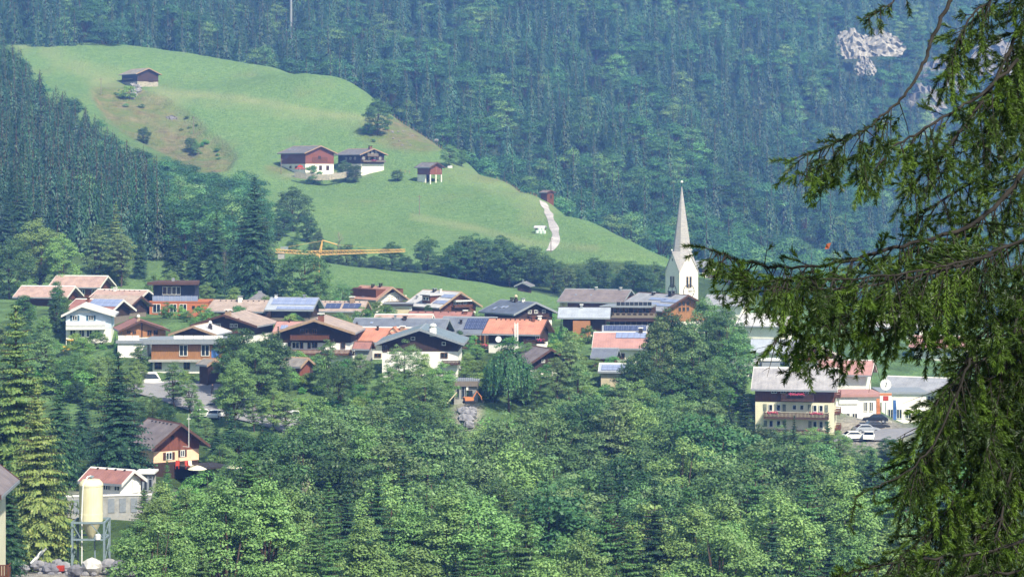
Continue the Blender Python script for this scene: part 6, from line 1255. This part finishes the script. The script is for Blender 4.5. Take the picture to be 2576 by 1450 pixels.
# thickets of leafy trees around the village edge
rt_ = random.Random(17)
def free(x, y, r=.0): return all((x-a)**2+(y-b)**2 > (c+r)**2 for a, b, c in FOOT)
def vl2(u): return float(np.interp(u, [-60, 0, 90, 140, 170, 300, 345, 375, 420, 520], [700, 720, 800, 850, 872, 872, 900, 945, 985, 1000]))
nt_ = 0
for k in range(400):
    u = rt_.uniform(-40, 430); D = rt_.choice((398, 408, 420, 432, 446, 460)); x = (u-CU)*D/F; z = drop(x, D); h = rt_.uniform(4, 9); lim = CZ+(HV-vl2(u)-rt_.uniform(0, 25))*D/F; h = min(h, lim-z)
    if h < 2.6 or not free(x, D, 1) or any((x-a)**2+(D-b)**2 < 9 for a, b in PLACED): continue
    PLACED.append((x, D)); tree(rt_.choice('BKLLBO'), x, D, z, h, 'leafy green tree in the thicket below the blue-shuttered house and camper van', 'thicket at the western village edge', rt_.uniform(1, 1.3)); nt_ += 1
    if nt_ > 42: break
nt_ = 0
for k in range(900):
    u = rt_.uniform(1760, 2640); D = rt_.uniform(600, 860); x = (u-CU)*D/F; z = drop(x, D); h = rt_.uniform(6, 15)
    lim = CZ+(HV-float(np.interp(u, [1760, 1840, 1900, 2080, 2150, 2640], [800, 770, 770, 730, 700, 660])))*D/F; h = min(h, lim-z)
    if h < 4 or not free(x, D, 2) or any((x-a)**2+(D-b)**2 < 60 for a, b in PLACED): continue
    PLACED.append((x, D)); tree(rt_.choice('BKKOLSB'), x, D, z, h, 'tree in the valley behind the overhanging spruce branches', 'valley trees behind the spruce branches', rt_.uniform(.95, 1.2)); nt_ += 1
    if nt_ > 44: break
# garden shrubs through the village
rs = random.Random(9); ns = 0
for u, v, D in [(60+i*9.2+rs.uniform(-9, 9), 0, 0) for i in range(200)]:
    D = rs.choice((398, 408, 418, 430, 440, 452, 465, 478, 490, 505, 515, 528)); x = (u-CU)*D/F
    if not free(x, D): continue
    z = drop(x, D); tree('R', x, D, z, rs.uniform(2, 4), 'green garden shrub between the village houses', 'garden shrubs in the village', rs.uniform(.8, 1.1))
for u, v, D in [(rs.uniform(560, 1150), 0, rs.uniform(383, 402)) for _ in range(46)]+[(rs.uniform(1210, 1900), 0, rs.uniform(392, 425)) for _ in range(46)]:
    x = (u-CU)*D/F
    if free(x, D): tree('R', x, D, drop(x, D), rs.uniform(1.5, 3.2), 'bushy shrub at the upper border of the dense wood', 'shrubs at the wood border', rs.uniform(.9, 1.2))
for u, v, D in ((60, 860, 436), (90, 880, 430), (130, 850, 440), (175, 862, 445), (225, 866, 444), (260, 866, 440), (95, 905, 420), (160, 900, 415), (230, 905, 405), (300, 935, 398), (200, 930, 395), (120, 930, 398), (60, 930, 400), (255, 950, 390), (700, 985, 396), (760, 985, 396), (800, 975, 398), (850, 970, 398), (740, 1000, 388), (560, 1090, 350), (1240, 900, 410), (1215, 905, 408), (1160, 905, 412), (520, 1180, 315), (560, 1195, 312), (470, 1215, 306), (400, 1230, 300), (440, 1250, 296)):
    T_('R', u, v, D, 'bright green shrub along the village road and garden edges', 1.1, 'roadside shrubs')
# ------------------------------------------------------------------ forest: left slope and mountain
rf_ = np.random.default_rng(31)
cand = []                                       # (x, y, z, kind, h, v, D)
# mountain
xs = np.arange(-520, 620, 9.4); ys = np.arange(900, 1800, 13.5)
X, Y = np.meshgrid(xs, ys); X = X+rf_.uniform(-3.6, 3.6, X.shape); Y = Y+rf_.uniform(-6, 6, Y.shape)
X, Y = X.ravel(), Y.ravel(); Z = mz(X, Y); GZ = tps_eval(GFIT, X, Y)
U = CU+X*F/Y; V = HV-(Z+16-CZ)*F/Y
ok = (U > -330) & (U < 2900) & (V > -220) & (V < 830) & ((Y > 1245) | (Z > GZ-9))
ok &= ~((np.abs(U-732) < 16) & (Y < 1262) & (Y > 1206))
gapm = vnoise(X, Y, 55, 12)+.6*vnoise(X, Y, 23, 13)
ok &= gapm < .62
ok &= ~((np.abs(U-2190) < 80) & (np.abs(V-105) < 48) & (gapm > -.35) & (rf_.random(X.shape) < .7)) & ~((U > 2180) & (V > 20) & (V < 260) & (gapm > .35))
ok &= ~((np.abs(V-225-(U-2000)*.12) < 13) & (U > 1890) & (U < 2180) & (gapm > -.25))
kindn = vnoise(X, Y, 75, 14)+.5*vnoise(X, Y, 30, 15)+rf_.normal(size=X.shape)*.3
edge = np.clip((1120-Y)/200, 0, 1)
bl = kindn+edge*.55 > .2
hh = np.where(bl, rf_.uniform(14, 21, X.shape), rf_.uniform(16, 28, X.shape)*(1+.12*vnoise(X, Y, 60, 16)))
for i in np.nonzero(ok)[0]: cand.append((X[i], Y[i], Z[i], 'b' if bl[i] else 's', hh[i], 0))
# left slope forest
xs = np.arange(-240, -62, 5.6); ys = np.arange(640, 965, 5.8); X, Y = np.meshgrid(xs, ys); X = X+rf_.uniform(-2.4, 2.4, X.shape); Y = Y+rf_.uniform(-2.4, 2.4, Y.shape); X, Y = X.ravel(), Y.ravel(); Z = tps_eval(GFIT, X, Y); U = CU+X*F/Y; V = HV-(Z-CZ)*F/Y
top = np.interp(U, [-300, 0, 60, 110, 160, 230, 300, 370, 430, 500, 560, 620, 680], [60, 70, 130, 190, 225, 275, 335, 372, 400, 425, 420, 430, 470])
hs = rf_.uniform(15, 23, X.shape); vt = HV-(Z+hs-CZ)*F/Y
bl = (U > 380+rf_.normal(size=X.shape)*50) | (rf_.random(X.shape) < .06); hs = np.where(bl, hs*.66, hs); vt = HV-(Z+hs-CZ)*F/Y
ok = (U > -200) & (U < 655) & (vt > top-8) & (V < 735)
for i in np.nonzero(ok)[0]: cand.append((X[i], Y[i], Z[i], 'b' if bl[i] else 's', hs[i], 1))
# which of them show: top two thirds seen past the ground sheet, and inside the frame
MBV = BVHTree.FromPolygons([v.co for v in mountain.data.vertices], [tuple(p.vertices) for p in mountain.data.polygons])
eye = Vector((0, 0, CZ)); vis = []
for c in cand:
    p = Vector((c[0], c[1], c[2]+c[4]*.75)); u, v = PX(p); d = p-eye; L = d.length; d.normalize()
    if not (-60 < u < 2640 and -60 < v < 1450): vis.append(0); continue
    h = GB.ray_cast(eye+d*300, d, L-303)
    vis.append(0 if h[0] is not None else 1)
# nearest in view become single trees (spruces and broadleaf trees apart), all others one far-off mass
singles = set()
for kd, most in (('s', 225), ('b', 55)):
    idx = [i for i, c in enumerate(cand) if vis[i] and c[3] == kd and PX((c[0], c[1], c[2]+c[4]))[0] < 2150]
    idx.sort(key=lambda i: (cand[i][1]-(150 if cand[i][5] else 0))-cand[i][4]*8); singles |= set(idx[:most])
LABF = {('s', 0): 'blue-green spruce in the hazy mountain forest just beyond the meadow crest', ('b', 0): 'rounded leafy tree at the near edge of the hazy mountain forest', ('s', 1): 'slim dark spruce of the forest on the slope under the hay barn', ('b', 1): 'rounded leafy tree at the edge of the slope forest below the brown bank'}
GRF = {('s', 0): 'spruces of the mountain forest', ('b', 0): 'leafy trees of the mountain forest', ('s', 1): 'spruces of the slope forest', ('b', 1): 'leafy trees of the slope forest'}
for i in sorted(singles):
    x, y, z, kd, h, sl = cand[i]; me = (FAR_S if kd == 's' else FAR_B)[int(rf_.integers(0, 4))]
    o = obj('spruce_tree' if kd == 's' else 'broadleaf_tree', me, None, (x, y, z-.3), (0, 0, rf_.uniform(0, 6.28))); w = h*rf_.uniform(.9, 1.25); o.scale = (w, w, h); tag(o, LABF[(kd, sl)], 'spruce' if kd == 's' else 'tree', GRF[(kd, sl)])
rest = [c for i, c in enumerate(cand) if i not in singles and (vis[i] or PX((c[0], c[1], c[2]+c[4]*.9))[1] < 760)]
protos = bpy.data.collections.new('forest_kinds')
for i, me in enumerate(FAR_S+FAR_B):
    po = bpy.data.objects.new('kind_%02d' % i, me); protos.objects.link(po)
pm = bpy.data.meshes.new('forest'); co = np.array([(c[0], c[1], c[2]-.3) for c in rest], np.float32); pm.vertices.add(len(co)); pm.vertices.foreach_set('co', co.ravel())
hs = np.array([c[4] for c in rest], np.float32); wd = hs*rf_.uniform(.9, 1.25, len(hs))
a = pm.attributes.new('sc', 'FLOAT_VECTOR', 'POINT'); a.data.foreach_set('vector', np.stack([wd, wd, hs], 1).astype(np.float32).ravel())
a = pm.attributes.new('rz', 'FLOAT', 'POINT'); a.data.foreach_set('value', rf_.uniform(0, 6.28, len(hs)).astype(np.float32))
a = pm.attributes.new('ix', 'INT', 'POINT'); a.data.foreach_set('value', np.array([int(rf_.integers(0, 4))+(4 if c[3] == 'b' else 0) for c in rest], np.int32))
pm.update(); forest = obj('forest', pm); tag(forest, None, None, None, 'stuff')
ng = bpy.data.node_groups.new('scatter', 'GeometryNodeTree'); ng.interface.new_socket('Geometry', in_out='INPUT', socket_type='NodeSocketGeometry'); ng.interface.new_socket('Geometry', in_out='OUTPUT', socket_type='NodeSocketGeometry')
gi = ng.nodes.new('NodeGroupInput'); go = ng.nodes.new('NodeGroupOutput'); ip = ng.nodes.new('GeometryNodeInstanceOnPoints'); ci = ng.nodes.new('GeometryNodeCollectionInfo')
ci.inputs['Collection'].default_value = protos; ci.inputs['Separate Children'].default_value = True; ci.inputs['Reset Children'].default_value = True
def na(nm, ty): n = ng.nodes.new('GeometryNodeInputNamedAttribute'); n.data_type = ty; n.inputs['Name'].default_value = nm; return n.outputs['Attribute']
cb = ng.nodes.new('ShaderNodeCombineXYZ'); L_ = ng.links; L_.new(na('rz', 'FLOAT'), cb.inputs['Z']); er = ng.nodes.new('FunctionNodeEulerToRotation'); L_.new(cb.outputs[0], er.inputs[0])
ip.inputs['Pick Instance'].default_value = True; L_.new(gi.outputs[0], ip.inputs['Points']); L_.new(ci.outputs[0], ip.inputs['Instance']); L_.new(na('ix', 'INT'), ip.inputs['Instance Index']); L_.new(er.outputs[0], ip.inputs['Rotation']); L_.new(na('sc', 'FLOAT_VECTOR'), ip.inputs['Scale']); L_.new(ip.outputs[0], go.inputs[0])
forest.modifiers.new('scatter', 'NODES').node_group = ng
# rock faces on the mountain
def cliff(name, label, u, v, D, w, h, seed, mtl='rock'):
    p = P(u, v, D); m = MB(); rr = random.Random(seed); nx, nz = 16, 10
    for j in range(nz+1):
        for i in range(nx+1):
            a, b = i/nx-.5, j/nz; ww = w*(1-.5*abs(b-.4)+rr.uniform(-.08, .08)); m.v.append((a*ww, (b*.45+abs(a)*.5)*h+rr.uniform(-1, 1)*h*.1, b*h*(1-.5*abs(a)+rr.uniform(-.07, .07))))
    for j in range(nz):
        for i in range(nx): k = j*(nx+1)+i; m.f.append((k, k+1, k+nx+2, k+nx+1)); m.m.append(0)
    return tag(m.build(name, M[mtl], None, p), label, 'rock face')
cliff('rock_face', 'pale rock face with jagged top high in the forest beside the hanging twigs', 2148, 148, 1440, 24, 20, 3); cliff('rock_face', 'pale rock face with a long ledge, partly behind the hanging twigs', 2222, 142, 1450, 30, 17, 4); cliff('rock_face', 'small pale rock face below the long ledged rock face', 2180, 190, 1420, 14, 12, 5)
cliff('rock_face', 'big lavender grey rock face seen through the upper twigs', 2380, 235, 1500, 34, 24, 6, 'greyrock'); cliff('rock_face', 'pale cliff seen through twigs at the picture corner', 2520, 190, 1540, 40, 26, 8, 'greyrock'); cliff('rock_face', 'grey cliff seen between two drooping limbs', 2320, 310, 1440, 34, 26, 9, 'greyrock')
rp = cliff('rock_face', 'grey rock patch in the brown bank below the hay barn', 428, 298, 985, 6, 3, 10, 'greyrock'); rp.location = hit(430, 302)-Vector((0, 0, .8)); cliff('rock_face', 'tiny pale rock spot in the forest above the church spire', 1636, 372, 1155, 5, 6, 11)
boulder('boulder', 'pale boulder lying at the crest where the fence turns', 1098, 356, 1000, 1.1, 'rock', 91)
rb = random.Random(12)
for i in range(18):
    u, v = rb.choice(((310, 240), (350, 270), (400, 300), (430, 330), (470, 350), (500, 370), (530, 390), (480, 310), (540, 372), (960, 350), (1010, 345)))
    h = hit(u+rb.gauss(0, 18), v+rb.gauss(0, 10))
    if h: tree('R', h.x, h.y, h.z, rb.uniform(.8, 1.9), 'low scrub bush on the rough brown bank', 'scrub on the brown bank', 1.5)
for i in range(22):
    h = hit(rb.uniform(985, 1085), rb.uniform(318, 368))
    if h: r = rb.uniform(.3, .6); tag(boulder('boulder', 'small white stone scattered on the brown scree by the crest', 0, 0, 100, r, 'rock', 100+i, None), 'small white stone scattered on the brown scree by the crest', 'stone', 'stones on the scree').location = h+Vector((0, 0, r*.2))
# undergrowth carpet of the lower wood
def undergrowth():
    rg = np.random.default_rng(77); C = []; n = 0
    u = rg.uniform(300, 2500, 9000); D = rg.uniform(205, 385, 9000); x = (u-CU)*D/F; z = tps_eval(GFIT, x, D); vv = HV-(z+2-CZ)*F/D
    keep = (vv > np.array([vlim(q) for q in u])+25) & ~((u < 420) & (D > 235)) & ~((u < 360)); x, D, z = x[keep], D[keep], z[keep]; k = len(x); per = 26
    b = np.repeat(np.stack([x, D, z], 1), per, 0); d = unit(rg.normal(size=(k*per, 3))); d[:, 2] = np.abs(d[:, 2]); h = np.repeat(rg.uniform(.8, 2.2, k), per)[:, None]
    return leaf_mesh('undergrowth', b+d*h*np.array([1.2, 1.2, 1]), unit(d+np.array([0, 0, .6])+rg.normal(size=d.shape)*.4), rg.uniform(.18, .34, k*per), [M['shrub']], rg)
tag(obj('undergrowth', undergrowth()), None, None, None, 'stuff')
# ------------------------------------------------------------------ the near spruce whose limbs hang in from the right
rn = random.Random(21); ND = []                  # needle-bearing segments of the current limb
gx, gy = 3.1, 7.6; g0 = drop(gx, gy)
near = thing('near_spruce', 'near spruce whose drooping limbs with green needles hang in from the edge', 'spruce', (gx, gy, g0)); NO = near.location
MB().tube([(0, 0, -1), (0, 0, 0), (.03, 0, 4), (0, .05, 9), (0, 0, 16)], [.3, .24, .19, .13, .02], 12).build('trunk', M['bark'], near, smooth=True)
def sub(path, k):
    out = []
    for a, b in zip(path[:-1], path[1:]): out += [a.lerp(b, i/k) for i in range(k)]
    return out+[path[-1]]
def smooth_path(p, it=2):
    for _ in range(it): p = [p[0]]+[(p[i-1]+p[i]*2+p[i+1])/4 for i in range(1, len(p)-1)]+[p[-1]]
    return p
def twig(m, p, d, ln, r, lvl, droop, dens, side, tn=None):
    tn = min(1, max(0, (rn.random()**2 if tn is None else tn)+rn.gauss(0, .12)))
    """a drooping twig; carries needles, side twigs at lvl > 0"""
    n = max(3, int(ln/.03)); st = ln/n; pts = [p.copy()]; d = d.normalized()
    for i in range(n):
        d = (d+Vector((rn.gauss(0, .05), rn.gauss(0, .05), -droop*.13+rn.gauss(0, .035)))).normalized(); p = p+d*st; pts.append(p.copy())
    m.tube(pts, [r*(1-.75*i/n) for i in range(n+1)], 4)
    bare = rn.random() < (.2 if lvl > 1 else .06)
    for i in range(n):
        if not bare and i/n > (.1 if lvl else 0): ND.append((pts[i], pts[i+1], dens, min(1, tn+.25*(i/n)**3)))
    if lvl > 0:
        for i in range(1, n):
            for s in (-1, 1):
                if rn.random() < side*.72:
                    t = (pts[i+1]-pts[i]).normalized(); o = t.cross(Vector((rn.gauss(0, .5), 1, rn.gauss(0, .5)))).normalized()*s
                    twig(m, pts[i], t*.75+o*.72+Vector((-.15, 0, .05)), ln*(1-.6*i/n)*rn.uniform(.35, .72), r*.55, lvl-1, droop*.3, dens, side*.6, tn)
def limb(name, pts, D0, D1, r0, r1, hang, every, lvl=1, up=.12, dens=1700, side=.5, droop=1., sparse=0., bareuntil=0., lift=.25, taper=.35):
    global ND; ND = []
    k = len(pts); path = [P(u, v, D0+(D1-D0)*i/(k-1))-NO for i, (u, v) in enumerate(pts)]; path = smooth_path(sub(path, 6), 3); L = sum((b-a).length for a, b in zip(path[:-1], path[1:]))
    m = MB(); n = len(path)
    wob = [Vector((rn.gauss(0, .0025), rn.gauss(0, .0025), rn.gauss(0, .0025))) for _ in path]; path = [p+w for p, w in zip(path, wob)]
    m.tube(path, [.8*(r0+(r1-r0)*(i/(n-1))) for i in range(n)], 7)
    acc = 0
    for i in range(n-1):
        a, b = path[i], path[i+1]; seg = (b-a).length; f = i/(n-1); t = (b-a).normalized(); acc += seg
        if f < bareuntil: acc = 0; continue
        if f > .7: ND.append((a, b, dens, .2))
        while acc > every*.92:
            acc -= every*.92*rn.uniform(.7, 1.3)
            if rn.random() < sparse: continue
            q = a.lerp(b, rn.random()); ln = (hang[0]+(hang[1]-hang[0])*rn.random())*(1-taper*f); kind = rn.random()
            out = Vector((rn.gauss(0, .45), rn.gauss(0, .55), 0)); dn = Vector((0, 0, -1 if kind > lift else .35))
            twig(m, q, t*.55+out+dn*.75, ln*(1 if kind > lift else .55), .0017+.0012*ln/.3, lvl, droop if kind > lift else droop*.4, dens, side)
        if i == n-2: twig(m, b, t, hang[0]*.8, r1, 1, droop*.3, dens, side)
    br = m.build('branch', M['bark_near'], near, smooth=True)
    # needles: thin blades all round each segment, leaning forward
    A = np.array([s[0][:] for s in ND]); B = np.array([s[1][:] for s in ND]); de = np.array([s[2] for s in ND]); ax = B-A; ln = np.linalg.norm(ax, axis=1); cnt = np.maximum(1, (ln*de).astype(int)); ix = np.repeat(np.arange(len(A)), cnt); nn = len(ix); rg = np.random.default_rng(len(bpy.data.objects))
    t = unit(ax[ix]); p = A[ix]+ax[ix]*rg.random((nn, 1)); o = unit(np.cross(t, rg.normal(size=(nn, 3)))); o = unit(o+np.array([0, 0, .35])); d = unit(t*.95+o*.75); l = rg.uniform(.012, .019, (nn, 1)); w = unit(np.cross(d, rg.normal(size=(nn, 3))))*.0011
    V = np.stack([p-w, p+w, p+d*l*.6+w*.9, p+d*l], 1).reshape(-1, 3); f = np.arange(4*nn).reshape(nn, 4)
    me = np_mesh('needles', V, f, [M['nd_near']], False, np.clip(np.array([s[3] for s in ND])[ix]*.9+rg.random(nn)*.15, 0, 1))
    obj('needles', me, br); return br
# main limb reaching far to the left, and the thick one it grows from
limb('a', [(2720, 330), (2600, 400), (2525, 500), (2440, 572), (2330, 603), (2210, 636), (2100, 664), (1990, 674), (1900, 664), (1840, 650), (1795, 630)], 7.6, 6.6, .011, .0022, (.16, .4), .0145, 2, side=.36, bareuntil=.1, taper=.78)
limb('a', [(2700, 560), (2560, 610), (2440, 660), (2300, 700), (2160, 722), (2040, 730), (1940, 722), (1880, 706)], 7.3, 6.5, .007, .002, (.14, .36), .015, 2, side=.34, taper=.6)
limb('a', [(2700, 700), (2560, 720), (2430, 760), (2300, 810), (2180, 840), (2090, 850), (1990, 840)], 7.4, 6.8, .008, .002, (.1, .28), .018, 2, side=.33)
limb('a', [(2500, 640), (2380, 668), (2260, 690), (2130, 700), (2030, 702), (1950, 706)], 7.0, 6.4, .005, .002, (.12, .3), .016, 2, side=.35, taper=.5)
limb('a', [(2420, 700), (2320, 740), (2200, 775), (2090, 800), (2000, 826), (1950, 850)], 7.1, 6.5, .005, .002, (.1, .22), .017, 2, side=.33, taper=.4)
limb('a', [(2720, 300), (2600, 372), (2527, 408), (2407, 480), (2342, 523), (2300, 545)], 7.9, 7.2, .011, .002, (.1, .24), .03, 2, side=.3, sparse=.1)
limb('b', [(2520, -190), (2430, -70), (2382, 20), (2344, 90), (2328, 150), (2296, 215), (2265, 250), (2222, 292), (2160, 338), (2090, 362), (2025, 392)], 7.2, 6.5, .009, .002, (.11, .22), .02, 2, side=.38, bareuntil=.6, lift=.1)
limb('b', [(2560, 150), (2470, 240), (2380, 290), (2300, 340), (2220, 380), (2130, 400), (2060, 420)], 7.4, 6.7, .007, .002, (.12, .24), .022, 2, side=.36, bareuntil=.3, lift=.1)
limb('c', [(2640, -60), (2560, 80), (2500, 210), (2440, 300), (2370, 390), (2290, 470)], 7.6, 7.0, .009, .002, (.12, .3), .016, 2, side=.35)
limb('c', [(2700, 40), (2600, 130), (2530, 240), (2480, 330)], 7.8, 7.4, .008, .003, (.16, .34), .014, 2, side=.35)
limb('c', [(2620, -120), (2520, -20), (2440, 40), (2400, 120), (2380, 200)], 7.5, 7.2, .006, .002, (.12, .26), .017, 2, side=.33)
limb('d', [(2400, -130), (2330, -60), (2270, -10), (2220, 20), (2184, 44)], 6.9, 6.6, .005, .002, (.04, .09), .03, 1, side=.3)
# hanging curtain on the right, lower half
for pts in ([(2560, 780), (2450, 850), (2400, 980), (2345, 1120), (2300, 1180)], [(2640, 860), (2540, 960), (2470, 1120), (2400, 1260), (2340, 1340), (2250, 1410)], [(2700, 900), (2600, 1020), (2540, 1200), (2500, 1380), (2480, 1480)], [(2680, 1060), (2580, 1150), (2500, 1290), (2420, 1400), (2360, 1490)], [(2700, 760), (2620, 840), (2520, 880), (2430, 930), (2360, 1000)], [(2660, 620), (2570, 760), (2530, 900), (2500, 1060), (2480, 1150)]):
    limb('e', pts, 7.8, 7.0, .008, .002, (.16, .4), .0185, 2, side=.36, lift=.12)
limb('e', [(2440, 900), (2410, 990), (2350, 1120), (2290, 1180), (2225, 1215), (2150, 1250), (2140, 1330)], 7.0, 6.7, .005, .0015, (.03, .08), .09, 0, sparse=.6)
for pts in ([(2720, 1290), (2600, 1350), (2480, 1390), (2350, 1405), (2230, 1415), (2130, 1440), (2080, 1462)], [(2720, 1390), (2560, 1440), (2400, 1450), (2260, 1470), (2170, 1490)]): limb('f', pts, 7.0, 6.4, .007, .002, (.1, .2), .016, 2, side=.38, lift=.45)
M['withered'] = mat('withered_leaf', '#a85e44', '#8a4a36', .8)
e = thing('red_leaf', 'small withered orange-red leaf caught on a twig end of the near limb', 'leaf', P(2082, 618, 6.62)); MB().add([(-.008, 0, -.009), (.003, -.003, -.008), (.01, 0, .009), (-.002, .004, .006), (-.004, .006, -.004)], [(0, 1, 4), (1, 2, 3, 4), (0, 4, 3)]).build('blade', M['withered'], e)
# ------------------------------------------------------------------ air, light, camera
hz = MB().box(-900, 900, -25, 2300, -3, 330); hm, nt, out = nodes('haze_air'); pv = N(nt, 'ShaderNodeVolumePrincipled'); pv.inputs['Color'].default_value = (.16, .36, 1, 1); pv.inputs['Density'].default_value = HAZE; pv.inputs['Density Attribute'].default_value = ''; pv.inputs['Absorption Color'].default_value = (1, 1, 1, 1); pv.inputs['Anisotropy'].default_value = .1; pv.inputs['Temperature'].default_value = 0
nt.links.new(pv.outputs[0], out.inputs['Volume']); zmin = min(float(v.co.z) for o in (ground, mountain) for v in o.data.vertices); zmax = max(float(v.co.z) for v in mountain.data.vertices)
hz = MB().box(-1100, 1300, -130, 2400, zmin-1, max(zmax+34, CZ+40)); tag(hz.build('haze', hm), None, None, None, 'stuff')
SUN_AZ, SUN_EL = 36, 48                          # from the camera axis towards +x and behind, degrees
sv = Vector((math.sin(R(SUN_AZ))*math.cos(R(SUN_EL)), -math.cos(R(SUN_AZ))*math.cos(R(SUN_EL)), math.sin(R(SUN_EL))))
li = bpy.data.lights.new('sun', 'SUN'); li.energy = 4.3; li.angle = R(2); li.color = (1, .985, .96); so = bpy.data.objects.new('sun', li); COL.objects.link(so); so.rotation_euler = (-sv).to_track_quat('-Z', 'Y').to_euler(); so.location = (0, 0, 300)
w = bpy.data.worlds.new('World'); SC.world = w; w.use_nodes = True; nt = w.node_tree; bg = nt.nodes['Background']; sk = nt.nodes.new('ShaderNodeTexSky'); sk.sky_type = 'NISHITA'; sk.sun_disc = False; sk.sun_elevation = R(SUN_EL); sk.sun_rotation = math.atan2(sv.x, sv.y); sk.dust_density = 1.0; nt.links.new(sk.outputs[0], bg.inputs[0]); bg.inputs[1].default_value = .1
cam = bpy.data.cameras.new('camera'); co = bpy.data.objects.new('camera', cam); COL.objects.link(co); co.location = (0, 0, CZ); co.rotation_euler = (R(90), 0, 0)
cam.sensor_width = 36; cam.lens = 36*F/2576; cam.shift_y = -(725-HV)/2576; cam.clip_start = .5; cam.clip_end = 6000; SC.camera = co
SC.view_settings.view_transform = 'Standard'; SC.view_settings.look = 'None'; SC.view_settings.gamma = 1; SC.view_settings.exposure = EXPO
SC.cycles.volume_bounces = 0; SC.cycles.max_bounces = 6; SC.cycles.diffuse_bounces = 3; SC.cycles.transmission_bounces = 3; SC.cycles.use_denoising = True
